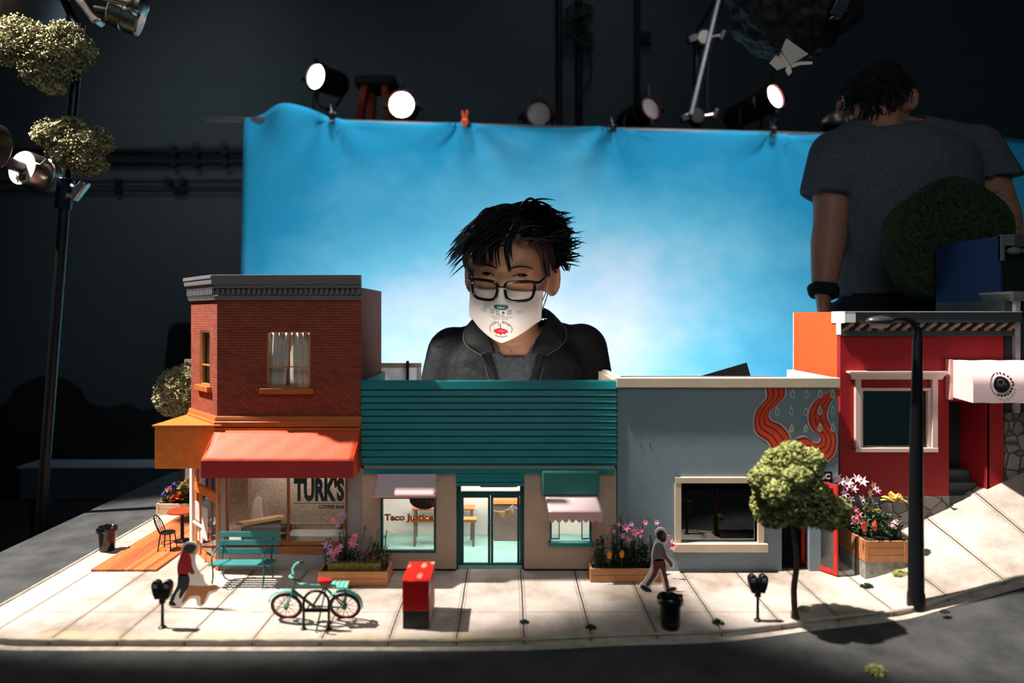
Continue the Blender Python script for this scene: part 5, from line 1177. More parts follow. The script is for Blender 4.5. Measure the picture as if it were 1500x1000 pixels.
# ---------------------------------------------------------------- parking meters, trash cans
M_iron = mat('meter_iron', rgb(30,32,34), .4, .4, spec=.5)
def meter(g, lab):
    t = thing('parking_meter', lab, 'parking meter', g, 'twin-headed parking meters')
    mb = MB(); mb.lathe(g, [(.0055,0),(.005,.0015),(.0028,.003),(.0021,.006),(.0019,.030),(.0023,.034)], 14); mb.build('post', M_iron, t)
    mb = MB(); mb.obox(g+Vector((0,0,.0385)), (.008,.006,.011)); mb.build('neck', M_iron, t, smooth=0, bevel=.0015)
    for s in (-1, 1):
        c = g+Vector((s*.0066, 0, .0525)); mb = MB()
        pr = [(-.0035,-.013),(.0035,-.013),(.0052,-.004),(.0056,.004),(.0048,.009),(.0024,.0118),(0,.0125),(-.0024,.0118),(-.0048,.009),(-.0056,.004),(-.0052,-.004)]
        sk = R(8*s); pp = [(c.x+1.15*x*math.cos(sk)+z*math.sin(sk), c.z+z*math.cos(sk)-x*math.sin(sk)) for x, z in pr]
        mb.prism(pp, c.y-.0045, c.y+.0045); hd = mb.build('meter_head', M_iron, t, smooth=40, bevel=.001)
        mb = MB(); mb.obox(c+Vector((s*.001,-.0047,.005)), (.0062,.0006,.0052)); mb.build('dial_window', mat('meter_glass', rgb(120,124,126), .15), hd, smooth=0, bevel=.0008)
meter(G(238, 919), 'black twin-headed parking meter at the kerb beside the woman with the dog')
meter(G(1110, 909), 'black twin-headed parking meter at the kerb left of the street tree')
def can(g, lab, rot=0):
    t = thing('trash_can', lab, 'trash can', g, 'black trash cans')
    mb = MB(); mb.lathe(g, [(.0115,0),(.0125,.002),(.0135,.02),(.0142,.036)], 24); mb.build('can_body', M_bag, t)
    mb = MB(); n = 36; rr = random.Random(int(g.x*1000)); rings = []
    for R_, z in ((.0140,.036),(.0166,.034),(.0176,.037),(.0176,.0405),(.0168,.0425),(.0150,.0415),(.012,.033),(.004,.031)):
        rings.append([(g.x+(R_+.0008*math.sin(5*a+z*900)+.0005*math.sin(11*a))*math.cos(a), g.y+(R_+.0008*math.sin(5*a+z*900))*math.sin(a), g.z+z+.0009*math.sin(3*a+1)+.0006*math.sin(7*a)) for a in [2*math.pi*k/n for k in range(n)]])
    mb.rings(rings); mb.build('bin_liner', M_bag, t, smooth=60)
    mb = MB()
    for s in (-1, 1): mb.ball(g+Vector((s*.0175,-.004,.033)), (.003,.004,.0065), 2, .4, 3, s)
    mb.build('liner_knot', M_bag, t) if False else None
can(G(982, 919), 'shiny black trash can in front of the walking cutout man')
can(G(157, 806), 'black trash can on the pavement edge left of the timber deck')
# ---------------------------------------------------------------- street lamp
g = G(1342, 889); t = thing('street_lamp', 'tall black street lamp with curved arm in front of the red building', 'street lamp', g)
zt = tz(500, g.y); mb = MB(); mb.tube([g, g+Vector((0,0,.02)), g+Vector((0,0,.022)), g+Vector((0,0,.2)), (g.x+.002, g.y, zt)], [.0125,.0118,.0108,.0095,.0066], 16); mb.build('post', M_blackm, t)
mb = MB(); arm = catmull([(g.x+.002, g.y, zt), (g.x+.0015, g.y, tz(484,g.y)), (g.x-.008, g.y, tz(470,g.y)), (g.x-.024, g.y, tz(466,g.y)), (g.x-.042, g.y, tz(470,g.y))], 6); mb.tube(arm, [.0062-.0034*i/24 for i in range(25)], 10); mb.build('arm', M_blackm, t)
c = Vector((g.x-.052, g.y, tz(472,g.y))); mb = MB(); mb.ball(c+Vector((0,0,.002)), (.020,.011,.0075), 3); hd = mb.build('lamp_head', mat('lamp_head_metal', rgb(88,84,82), .35, .6), t)
mb = MB(); mb.ball(c+Vector((-.001,0,-.0035)), (.014,.009,.0055), 3); mb.build('lens', mat('frosted_lamp_glass', rgb(206,182,166), .3), hd)
# ---------------------------------------------------------------- café table, chair
M_cher = mat('cherry_tabletop', rgb(158,68,34), .3, var=.12, scale=60)
t = thing('cafe_table', 'round red-brown cafe table on a black pedestal on the timber deck', 'table', (-.607, 1.27, TZ+.004))
q = Vector((-.607, 1.27, TZ+.004)); mb = MB(); mb.lathe(q+Vector((0,0,.054)), [(.024,0),(.026,.0008),(.0265,.002),(.026,.0032),(.024,.0036)], 36); mb.build('tabletop', M_cher, t)
mb = MB(); mb.lathe(q, [(.015,0),(.0145,.0015),(.005,.003),(.0032,.006),(.0032,.048),(.008,.0538)], 18); mb.build('pedestal', M_blackm, t)
t = thing('cafe_chair', 'little black bentwood chair at the round cafe table', 'chair', (-.612, 1.225, TZ+.004)); q = Vector((-.612, 1.225, TZ+.004))
mb = MB(); mb.lathe(q+Vector((0,0,.029)), [(.0118,0),(.013,.001),(.013,.0024),(.0115,.003)], 20); mb.build('seat', M_blackm, t)
for sx in (-1, 1):
    for sy in (-1, 1): mb = MB(); mb.tube([q+Vector((sx*.0085, sy*.0085, .029)), q+Vector((sx*.0115, sy*.0115, 0))], .0012, 6); mb.build('leg', M_blackm, t)
mb = MB(); bk = catmull([q+Vector((-.009,-.010,.031)), q+Vector((-.016,-.0105,.047)), q+Vector((-.0215,-.006,.058)), q+Vector((-.0225,0,.060)), q+Vector((-.0215,.006,.058)), q+Vector((-.016,.0105,.047)), q+Vector((-.009,.010,.031))], 6); mb.tube(bk, .0012, 6)
for k in (-.5, 0, .5): mb.tube([q+Vector((-.0105,k*.011,.031)), q+Vector((-.021,k*.011,.058))], .0007, 5)
mb.build('backrest', M_blackm, t)
mb = MB(); mb.tube([q+Vector((.010*math.cos(a), .010*math.sin(a), .012)) for a in [2*math.pi*k/20 for k in range(20)]], .0008, 5, loop=True); mb.build('stretcher', M_blackm, t)
# ---------------------------------------------------------------- cut-out people
M_card = mat('white_cut_card', rgb(226,216,210), .8, var=.04)
def flat(t, name, poly, Y, d, m, sc=1, smooth=3):
    pts = catmull([(a, b, 0) for a, b in poly], smooth, True); mb = MB(); mb.prism([(tx(p.x, Y), tz(p.y, Y)) for p in pts], Y-d, Y, 'y'); return mb.build(name, m, t, smooth=0)
def skin(n, c): return mat(n, rgb(*c), .75, var=.1, scale=300)
Y = 1.046; t = thing('cutout_figure', 'white-edged cutout of a bearded man in grey shirt and red-brown trousers striding right', 'cutout figure', (tx(962, Y), Y, TZ), 'cardboard people')
# outline, clothes, skin
outl = [(962,774),(968,772),(974,775),(978,783),(979,793),(974,800),(978,812),(986,820),(988,828),(983,834),(977,828),(972,822),(974,836),(979,850),(981,858),(990,859),(991,864),(984,868),(974,867),(970,850),(966,836),(962,846),(953,858),(955,864),(954,868),(946,867),(938,862),(937,856),(944,848),(951,836),(954,824),(954,812),(957,798),(961,788),(959,780)]
flat(t, 'card', outl, Y, .0014, M_card)
fr = Y-.0014
flat(t, 'trousers', [(957,820),(973,820),(976,838),(980,858),(976,862),(973,850),(967,832),(962,842),(950,858),(946,855),(952,846),(957,834)], fr, .0003, skin('print_redbrown', (112,48,38)))
flat(t, 'shirt', [(962,795),(970,796),(973,804),(973,820),(957,820),(957,808),(959,800)], fr, .0003, skin('print_grey', (108,100,98)))
flat(t, 'arm', [(970,804),(974,804),(977,814),(984,823),(985,829),(982,830),(979,824),(972,816)], fr-.0003, .0002, skin('print_brown_skin', (110,66,50)))
flat(t, 'face', [(969,778),(975,780),(976,788),(973,793),(968,790)], fr, .0003, skin('print_brown_skin', (110,66,50)))
flat(t, 'hair', [(962,780),(967,776),(973,778),(970,783),(970,788),(975,789),(975,792),(970,794),(965,790),(962,787)], fr-.0003, .0002, skin('print_black', (26,22,22)))
for sh in ([(939,858),(944,857),(954,864),(953,867),(946,866),(940,862)], [(976,862),(980,861),(989,860),(989,864),(982,866),(976,866)]): flat(t, 'shoe', sh, fr, .0003, skin('print_black', (26,22,22)))
Y = .990; t = thing('cutout_figure', 'white-edged cutout of a woman in a red plaid jacket walking a tan dog', 'cutout figure', (tx(280, Y), Y, TZ), 'cardboard people')
wo_ = [(268,798),(275,793),(284,793),(291,798),(291,806),(287,813),(287,826),(293,838),(298,842),(300,852),(306,856),(315,855),(323,860),(317,866),(308,870),(303,880),(296,887),(289,885),(287,876),(276,878),(270,886),(262,889),(250,888),(247,882),(254,876),(260,858),(261,842),(260,828),(264,815),(266,806)]
flat(t, 'card', wo_, Y, .0014, M_card); fr = Y-.0014
def plaid(nt, N, L, b, tc):
    ch_ = N.new('ShaderNodeTexChecker'); ch_.inputs['Scale'].default_value = 420; ch_.inputs['Color1'].default_value = (*rgb(196,44,34), 1); ch_.inputs['Color2'].default_value = (*rgb(112,28,28), 1); L.new(tc.outputs['Object'], ch_.inputs['Vector']); L.new(ch_.outputs['Color'], b.inputs['Base Color'])
flat(t, 'jacket', [(268,806),(276,808),(280,818),(281,828),(285,838),(282,841),(276,838),(275,842),(261,842),(261,826),(265,814)], fr, .0003, pattern('red_plaid_print', rgb(180,44,34), plaid, .8))
flat(t, 'jeans', [(262,842),(276,842),(277,856),(270,868),(265,876),(262,873),(265,862),(258,870),(254,880),(249,878),(254,868),(260,856)], fr, .0003, skin('print_navy', (30,38,52)))
flat(t, 'hair', [(268,803),(274,797),(283,797),(288,801),(284,806),(280,810),(272,808)], fr-.0003, .0002, skin('print_darkhair', (62,54,50)))
flat(t, 'face', [(281,803),(287,802),(286,809),(282,812),(278,810)], fr, .0003, skin('print_skin', (190,140,116)))
flat(t, 'dog', [(278,857),(288,858),(300,858),(306,858),(314,857),(320,861),(312,865),(306,866),(302,874),(298,884),(294,884),(294,876),(291,872),(280,873),(272,880),(266,884),(268,876),(272,868),(274,860)], fr, .0003, skin('print_tan', (172,110,64)))
flat(t, 'shoe', [(248,880),(253,880),(258,885),(256,887),(249,886)], fr, .0003, skin('print_black', (26,22,22)))
# panels behind the shops
Y = 1.322; t = thing('display_board', 'white display board with brown top rail and black upright behind the teal shop', 'board', (tx(588, Y), Y, TZ-.007))
mb = MB(); mb.box(tx(556, Y), tx(617, Y), Y, Y+.003, TZ-.0072, tz(537, Y)); mb.build('sheet', mat('translucent_white_sheet', rgb(226,218,222), .5), t, smooth=0)
mb = MB(); mb.box(tx(556, Y), tx(617, Y), Y-.002, Y+.005, tz(538, Y), tz(531.5, Y)); mb.build('top_rail', mat('brown_rail', rgb(120,98,84), .7), t, smooth=0)
mb = MB(); mb.box(tx(595.5, Y), tx(599.5, Y), Y-.006, Y-.002, TZ-.0072, tz(528, Y)); mb.build('upright', M_blackm, t, smooth=0)
mb = MB(); mb.box(tx(613, Y), tx(617, Y), Y-.003, Y-.0001, TZ-.0072, tz(538.4, Y)); mb.build('edge_strip', M_grey, t, smooth=0)
Y = 1.318; mb = MB(); mb.prism([(tx(1010, Y), TZ-.0072), (tx(1128, Y), TZ-.0072), (tx(1100, Y), tz(552, Y)), (tx(1094, Y), tz(531, Y)), (tx(1026, Y), tz(551, Y))], Y, Y+.004); tag(mb.build('black_card', M_blackcloth, smooth=0), 'black slanted card poking up behind the grey-blue roof', 'card')
Y = 1.60; mb = MB(); mb.box(tx(270, Y), tx(300, Y), Y, Y+.005, TZ-.0072, tz(526, Y)); tag(mb.build('backing_board', mat('pinkish_board', rgb(176,150,142), .8), smooth=0), 'plain pinkish board standing behind the pale model tree', 'board')
# ================================================================== STUDIO GEAR
M_steel = mat('satin_steel', rgb(176,164,156), .32, 1.0, var=.2, scale=60)
M_steeld = mat('dark_steel', rgb(96,92,92), .35, 1.0, var=.2, scale=60)
M_bluebk = mat('blue_black_enamel', rgb(20,34,52), .2, .5, spec=.6)
Ys = 1.48
def pole(px, py): return P(px, py, Ys)
b0 = pole(60, 770); t1 = pole(118, 36); d = (t1-b0).normalized(); foot = b0-d*((b0.z-.02)/d.z)
t = thing('grip_stand', 'black and steel grip stand leaning at far left with clamp heads and tree branches', 'stand', (foot.x, foot.y, 0))
col = pole(95, 300)
MB().cyl(foot, col, .0108, n=16).build('pole', M_blackm, t); MB().cyl(col, t1, .0095, .0095, 16).build('riser', M_blackm, t)
mb = MB(); mb.cyl(pole(92.5, 306), pole(97, 262), .0165, .0175, n=20); mb.build('collar', M_bluebk, t, bevel=.0015)
for k in range(3):
    a = .6+k*2.09; mb = MB(); mb.tube(catmull([foot+d*.32, foot+d*.28+Vector((.05*math.cos(a), .05*math.sin(a), 0)), Vector((foot.x+.24*math.cos(a), foot.y+.24*math.sin(a), .05)), Vector((foot.x+.30*math.cos(a), foot.y+.30*math.sin(a), .012))], 5), .0105, 8); mb.build('leg', M_blackm, t)
def knob(parent, c, q, r=.0115, L=.05):
    mb = MB(); dd = (q-c).normalized(); mb.cyl(c, q, .0045, n=10); mb.build('knob_shaft', M_steel, parent)
    u = Vector((.70,-.1,.72)).normalized(); u = (u-dd*u.dot(dd)*.3).normalized(); e = q+dd*.008
    mb = MB(); mb.obox(e, (.017, .020, L), Vector((0,0,1)).rotation_difference(u).to_euler()); mb.build('t_handle', M_steel, parent, bevel=.004, smooth=40)
# main head, disc towards the left and the camera
ax = Vector((-.27,-.95,.13)).normalized(); c = pole(56, 254); 
mb = MB(); mb.lathe(c-ax*.032, [(.030,0),(.036,.003),(.038,.008),(.038,.024),(.0355,.026),(.0355,.030),(.038,.032),(.038,.066),(.036,.069),(.0,.069)], 40, ax); gh = mb.build('grip_head', M_steel, t)
fc = c+ax*.038; mb = MB(); mb.lathe(c+ax*.0368, [(.0365,0),(.0365,.0006),(.0,.0006)], 40, ax); mb.build('end_face', mat('lit_disc_face', rgb(222,212,206), .45, .35), gh); mb = MB(); mb.cyl(fc, fc+ax*.07, .0125, .0125, 20); mb.build('spindle', M_steeld, gh)  # paler end face puts the strong light on the disc into its colour
mb = MB(); mb.lathe(fc+ax*.062+Vector((.006,0,.016)), [(.046,0),(.050,.004),(.050,.05),(.046,.054)], 40, ax); mb.build('rear_disc', M_steeld, gh)
o = text('stamped_lettering', 'MGE', -.010, .016, -.005, .007, 0, M_dark, gh, bold=.02)
rotm = Vector((0,-1,0)).rotation_difference(ax).to_matrix().to_4x4(); o.data.transform(Matrix.Translation(Vector((.0,0,-.0225)))); 
gl = Vector((0,0,0)); pp = gh
o.data.transform(Matrix.Translation(t.location)); o.data.transform(Matrix.Rotation(R(0), 4, 'Y')); o.data.transform(rotm); o.data.transform(Matrix.Translation(fc+ax*.0008-Vector(t.location)))
mb = MB(); e = pole(74, 246)+Vector((0,-.045,0)); mb.tube([e, e+Vector((.012,-.004,-.004)), e+Vector((.030,-.004,.012))], .0022, 6); mb.build('split_pin', M_steel, gh)
knob(gh, pole(98, 268), pole(122, 280)+Vector((0,-.02,0)))
# upper head with arm
a0, a1 = pole(60, -16), pole(222, 26); a0.y -= .06; a1.y -= .06
mb = MB(); mb.cyl(a0, a1, .0078, n=16); arm = mb.build('arm', M_chrome, t)
dv = (a1-a0).normalized(); mb = MB(); mb.lathe(a1-dv*.012, [(.012,0),(.020,.002),(.021,.006),(.021,.012),(.0165,.014),(.0165,.018),(.020,.020),(.020,.028),(.010,.034)], 28, dv); mb.build('end_collar', M_steel, arm)
c = pole(186, 22); dv2 = Vector((.86,.36,-.30)).normalized()
mb = MB(); mb.lathe(c-dv2*.034, [(.026,0),(.034,.003),(.036,.010),(.036,.028),(.033,.030),(.033,.034),(.036,.036),(.036,.060),(.033,.064)], 36, dv2); uh = mb.build('grip_head', M_steel, t)
mb = MB(); mb.obox(pole(136, 20)+Vector((0,-.01,0)), (.018,.03,.07), Euler((0,R(-38),0))); mb.build('clamp_plate', M_steel, uh, bevel=.005, smooth=40)
mb = MB(); mb.cyl(pole(140,14), pole(170,19), .010, n=14); mb.build('spindle', M_steeld, uh)
ax3 = Vector((.72,-.35,-.6)).normalized(); c = P(30, -14, 1.66)
mb = MB(); mb.lathe(c, [(.05,0),(.085,.004),(.088,.012),(.088,.022),(.08,.026),(.08,.034),(.088,.038),(.088,.05),(.06,.06)], 48, ax3); bh = mb.build('big_clamp_head', M_steeld, t)
mb = MB(); mb.cyl(t1-d*.02, P(80,-30,1.66), .009, n=12); mb.build('riser_tip', M_blackm, bh)
# real-looking branches clipped to the stand
def branch(label, blobs, stem, rs, n, seed):
    q = Vector(stem[0]); t = thing('foliage_branch', label, 'branch', q, 'foliage clipped to the grip stand')
    mb = MB(); mb.tube(catmull(stem, 5), .0035, 6); mb.build('twig', M_bark, t); foliage(blobs, rs, n, seed, crumbs=22000, fill=.35, core=.4, cs=(.28,.55), cr=(.55,1.32)).build('leaf_cluster', M_leafb, t, smooth=180)
M_leafb = crown_mat('branch_foliage', rgb(104,104,66), rgb(188,180,136))
Yb = 1.435
branch('large clump of small-leaved foliage held at the top of the grip stand', [(P(40, 62, Yb), (.045,.04,.038)), (P(28, 48, Yb), (.03,.03,.028)), (P(80, 80, Yb), (.055,.045,.042)), (P(96, 52, Yb), (.03,.03,.022)), (P(110, 76, Yb), (.034,.03,.03)), (P(66, 106, Yb), (.04,.035,.026)), (P(74, 126, Yb), (.02,.02,.012)), (P(12, 70, Yb), (.025,.025,.03))], [P(112,70,Ys-.012), P(85, 80, Yb), P(40, 62, Yb)], .0085, 1700, 31)
branch('smaller clump of small-leaved foliage beside the big steel knob', [(P(82, 198, Yb), (.036,.03,.026)), (P(66, 199, Yb), (.02,.02,.014)), (P(104, 188, Yb), (.024,.024,.018)), (P(118, 216, Yb), (.04,.034,.034)), (P(142, 206, Yb), (.026,.026,.024)), (P(128, 240, Yb), (.032,.03,.02)), (P(96, 226, Yb), (.028,.026,.024))], [P(101,240,Ys-.012), P(110, 222, Yb), P(120,205,Yb)], .0075, 1700, 33)
# ---------------------------------------------------------------- lamps behind the backdrop
M_lit = emit('glowing_lamp_lens', (1,.93,.86), 14); M_lens = mat('grey_lamp_lens', rgb(214,200,198), .5, var=.15, scale=120); M_ring = mat('dark_red_ring', rgb(120,30,34), .4); M_house = mat('lamp_housing', rgb(18,19,21), .45, .3)
def fresnel(px, py, Y, aim, r, lit, label, L=.17, tab=True):
    c = P(px, py, Y); ax = Vector(aim).normalized(); t = thing('stage_lamp', label, 'stage lamp', (c.x-ax.x*L*.5, c.y-ax.y*L*.5, 0), 'stage lamps behind the backdrop')
    bk = c-ax*L
    mb = MB(); mb.lathe(bk, [(r*.55,0),(r*.95,L*.06),(r*1.12,L*.15),(r*1.12,L*.72),(r*1.02,L*.74),(r*1.02,L*.8),(r*1.22,L*.82),(r*1.22,L*.985),(r*1.06,L*.985),(r*1.05,L*.93),(0,L*.93)], 32, ax); h = mb.build('housing', M_house, t)
    mb = MB(); mb.lathe(c-ax*.012, [(0,.012),(r*.5,.010),(r*.98,.004),(r*1.0,0)], 32, ax); mb.build('lens', M_lit if lit else M_lens, t)
    mb = MB(); u = ax.orthogonal().normalized(); v = ax.cross(u); mb.tube([c+u*r*1.07*math.cos(a)+v*r*1.07*math.sin(a) for a in [2*math.pi*k/36 for k in range(36)]], r*.075, 6, loop=True); mb.build('lens_ring', M_house if px < 500 else M_ring, t)
    side = ax.cross(Vector((0,0,1))).normalized(); upv = side.cross(ax)
    for k in range(4): # barn-door brackets
        dd = (upv if k % 2 == 0 else side)*(1 if k < 2 else -1); mb = MB(); mb.obox(c-ax*.008+dd*r*1.3, (r*.5, r*.4, r*.25), Vector((1,0,0)).rotation_difference(dd).to_euler()); mb.build('gel_clip', M_house, h, smooth=0)
    if tab: mb = MB(); mb.obox(c+upv*r*1.7, (.006,.004,r*.9)); mb.build('gel_tab', M_bar if not lit else M_house, t, smooth=0)
    m_ = c-ax*L*.5; mb = MB(); mb.tube(catmull([m_+side*r*1.4, m_+side*r*1.4-Vector((0,0,r*1.6)), m_-Vector((0,0,r*2.4)), m_-side*r*1.4-Vector((0,0,r*1.6)), m_-side*r*1.4], 5), .007, 6); mb.build('yoke', M_house, t)
    for s in (-1, 1): mb = MB(); mb.cyl(m_+side*s*r*1.12, m_+side*s*r*1.62, .012, n=12); mb.build('yoke_knob', M_house, t)
    mb = MB(); mb.cyl((m_.x, m_.y, .0), (m_.x, m_.y, m_.z-r*2.2), .012, n=10); mb.build('stand_pole', M_blackm, t)
    for k in range(3): a = k*2.09+.3; mb = MB(); mb.tube([(m_.x, m_.y, .3), (m_.x+.26*math.cos(a), m_.y+.26*math.sin(a), .01)], .009, 6); mb.build('stand_leg', M_blackm, t)
    if px == 462:
        mb = MB(); mb.tube(catmull([m_+side*r*1.3, m_+side*r*1.9-Vector((0,0,r*1.5)), m_+side*r*1.2-Vector((0,0,r*3)), m_-side*r*.3-Vector((0,0,r*3.4))], 6), .004, 5); mb.build('cable', M_blackm, t)
fresnel(462, 112, 3.45, (-.55,-1,-.05), .060, True, 'lit black stage lamp aimed left, highest lamp above the blue backdrop', .2, False)
fresnel(588, 153, 3.3, (.0,-1,-.12), .060, True, 'lit stage lamp facing straight out beside the orange ladder')
fresnel(789, 166, 3.3, (.1,-1,-.05), .056, False, 'unlit stage lamp with grey lens, middle of the row above the backdrop')
fresnel(954, 158, 3.35, (.6,-1,.2), .055, False, 'unlit stage lamp with grey lens tilted up to the right, body hanging left', .22)
fresnel(1136, 141, 3.35, (.62,-1,.22), .056, True, 'lit stage lamp at right tilted up, under the white card', .30)
# ---------------------------------------------------------------- orange step ladder
M_lad = mat('orange_fibreglass', rgb(178,58,28), .5); Yl = 3.75
t = thing('step_ladder', 'orange step ladder with dark top cap standing behind the backdrop lamps', 'ladder', (tx(548, Yl), Yl+.2, 0))
zt = tz(122, Yl); xc = tx(548, Yl)
def rail(x0, x1, y0, y1):
    mb = MB(); mb.bar((x1, y1, .01), (x0, y0, zt), .035, .07, (0,1,0)); mb.build('rail', M_lad, t, smooth=0, bevel=.003)
rail(xc-.045, xc-.40, Yl, Yl-.1); rail(xc+.06, xc+.22, Yl, Yl-.1); rail(xc-.03, xc-.30, Yl+.12, Yl+.75); rail(xc+.05, xc+.20, Yl+.12, Yl+.75)
mb = MB(); mb.box(xc-.10, xc+.12, Yl-.05, Yl+.17, zt-.02, zt+.03); mb.build('top_cap', M_dark, t, bevel=.008)
for k in range(6):
    f = .12+k*.13; z = zt*(1-f); xa = xc-.045-.355*f; xb = xc+.06+.16*f; mb = MB(); mb.box(xa, xb, Yl-.1*f-.045, Yl-.1*f+.045, z-.015, z+.015); mb.build('step', M_steeld, t, smooth=0)
# ---------------------------------------------------------------- boom stand
Yc = 3.15; t = thing('boom_stand', 'dark stand with steel clamp heads holding a slanted silver boom rod', 'stand', (tx(1022, Yc), Yc+.03, 0))
x = tx(1023, Yc); mb = MB(); mb.cyl((x, Yc+.03, 0), (x, Yc+.03, tz(48, Yc)), .016, n=12); mb.build('pole', M_blackm, t)
for k in range(3): a = k*2.09; mb = MB(); mb.tube([(x, Yc+.03, .35), (x+.3*math.cos(a), Yc+.03+.3*math.sin(a), .012)], .012, 6); mb.build('leg', M_blackm, t)
a, b = P(1012, 168, Yc-.03), P(1062, -40, Yc-.03); MB().cyl(a, b, .0105, n=12).build('boom_rod', mat('bright_silver', rgb(200,206,216), .35, .7), t)
for px, py in ((1030, 57), (1020, 172)):
    c = P(px, py, Yc); mb = MB(); mb.lathe(c+Vector((0,.03,0)), [(.03,0),(.036,.004),(.036,.05),(.03,.055)], 24, (0,-1,0)); h = mb.build('clamp_head', M_steel if py < 100 else M_steeld, t)
    mb = MB(); mb.cyl(c, c+Vector((.075,-.01,.01)), .007, n=8); mb.build('knob_shaft', M_steel, h); mb = MB(); mb.obox(c+Vector((.085,-.01,.012)), (.02,.02,.05), Euler((0,R(25),0))); mb.build('knob', M_steeld, h, bevel=.004)
    mb = MB(); mb.obox(c+Vector((-.05,-.01,-.005)), (.05,.03,.035), Euler((0,R(-20),0))); mb.build('clamp_jaw', M_steeld, h, bevel=.005)
mb = MB(); mb.tube(catmull([P(1010,62,Yc+.05), P(1030,30,Yc+.05), P(1050,-5,Yc+.05), P(1060,-40,Yc+.05)], 6), .008, 6); mb.tube(catmull([P(1036,170,Yc+.06), P(1037,100,Yc+.06), P(1048,40,Yc+.06), P(1062,-10,Yc+.06)], 6), .006, 6); mb.build('cable', M_blackm, t)
# ---------------------------------------------------------------- black-wrapped overhead lamp with white card
Yh = 1.62; c = P(1165, 28, Yh); t = thing('wrapped_lamp', 'overhead lamp wrapped in crumpled black foil at top right', 'stage lamp', c)
M_foil = mat('black_foil', rgb(9,10,12), .7, 0, var=.3, scale=20)
vs, fs = ico(5); mb = MB(); out = []
for v in vs:
    k = 1+.16*noise.noise(v*2.1)+.10*noise.noise(v*5.3+Vector((3,1,0)))+.05*abs(noise.noise(v*13))
    zz = v.z*.115*k; w_ = 1+(.22*v.z)
    out.append(c+Vector((v.x*.145*k*w_, v.y*.12*k, zz+.02)))
mb.add(out, fs); mb.build('foil_wrap', M_foil, t, smooth=0)
mb = MB(); mb.cyl(c+Vector((.03,.02,.1)), (c.x+.03, c.y+.02, 4.4), .013, n=10); mb.build('drop_pole', M_blackm, t)
mb = MB(); q = P(1228, 8, Yh-.12); mb.obox(q, (.03,.03,.05), Euler((.3,.4,.2))); mb.cyl(q+Vector((-.02,0,-.03)), q+Vector((.02,-.005,-.012)), .004, n=8); mb.build('yoke_bolt', M_steeld, t, bevel=.003)
Yk_ = Yh-.125
M_wc = mat('warm_white_card', rgb(236,216,204), .7, var=.04)
def sheet(pts, name, th=.0012):
    mb = MB(); v = [P(a, b, Yk_+k) for a, b, k in pts]; n = len(v); mb.add(v+[p+Vector((0,th,0)) for p in v], [tuple(range(n)), tuple(range(2*n-1, n-1, -1))]+[(j, n+j, n+(j+1) % n, (j+1) % n) for j in range(n)]); mb.build(name, M_wc, t, smooth=0)
sheet([(1144,72,.0),(1152,56,.05),(1184,79,.05),(1158,95,0)], 'card_face'); sheet([(1127,92,-.02),(1143,74,0),(1157,95,0),(1139,103,-.02)], 'card_flap')
sheet([(1158,94,.012),(1172,90,.012),(1190,90,.014),(1190,94,.014),(1172,95,.012),(1160,99,.012)], 'tape_strip'); sheet([(1151,96,-.002),(1158,96,-.002),(1160,106,-.002),(1155,111,-.002),(1151,104,-.002)], 'tape_tail')
mb = MB(); q = P(1141, 74, Yk_-.008); mb.obox(q, (.006,.014,.02), Euler((0,.4,0))); mb.build('binder_clip', M_blackm, t, smooth=0)
mb = MB(); mb.cyl(P(1150, 68, Yk_+.03), P(1152, 45, Yk_+.08), .003, n=6); mb.build('clip_wire', M_blackm, t)
# ---------------------------------------------------------------- dim things along the left and behind
Yt_ = 2.1; t = thing('steel_bench', 'long low dark steel bench with a bright top edge beyond the side street', 'bench', (tx(150, Yt_), Yt_+.05, 0)); zt = tz(684, Yt_)
xa, xb = tx(28, Yt_), tx(300, Yt_); mb = MB(); mb.box(xa, xb, Yt_, Yt_+.1, zt-.10, zt-.004); mb.build('drawer_body', mat('blue_grey_steel', rgb(52,62,70), .45, .3), t, bevel=.004)
mb = MB(); mb.box(xa-.004, xb+.004, Yt_-.006, Yt_+.10, zt-.004, zt+.003); mb.build('top_sheet', mat('lit_edge_steel', rgb(150,165,178), .3, .6), t, bevel=.002)  # paler top sheet puts the lit edge into the colour
for x in (xa+.03, xb-.03):
    for y in (Yt_+.04, Yt_+.08): mb = MB(); mb.box(x-.015, x+.015, y-.015, y+.015, 0, zt-.1); mb.build('leg', M_blackm, t, smooth=0)
# heap and cases by the wall
mb = MB(); r = random.Random(9)
for k, (px, py, s) in enumerate(((330,640,.2),(400,655,.2),(100,640,.34),(230,650,.3),(10,620,.3))): mb.ball((tx(px, 4.0), 4.0, s*.7), (s*1.5, .2, s), 3, .5, 1.6, k)
hp = mb.build('cloth_heap', M_blackcloth, smooth=60, origin=(tx(200,4.1),4.1,0)); tag(hp, 'long dark heap of cloth and bags along the foot of the back wall', 'heap')
Yv = 4.35; q = [(tx(236,Yv),0),(tx(284,Yv),0),(tx(276,Yv),tz(560,Yv)),(tx(279,Yv),tz(490,Yv)),(tx(275,Yv),tz(474,Yv)),(tx(262,Yv),tz(471,Yv)),(tx(254,Yv),tz(482,Yv)),(tx(250,Yv),tz(520,Yv)),(tx(243,Yv),tz(580,Yv))]  # black shape added in place of a silhouette shadow on the wall
mb = MB(); mb.prism(q, Yv-.09, Yv+.09); tag(mb.build('wall_shadow_shape', M_blackcloth, smooth=0, bevel=.03), 'tall narrow black shape standing in for a shadow on the back wall behind the cafe', 'stand')
Yw = 3.2; c = P(1228, 182, Yw); t = thing('stage_lamp', 'dark rounded lamp half hidden beside the shoulder of the standing person', 'stage lamp', (c.x, Yw, 0))
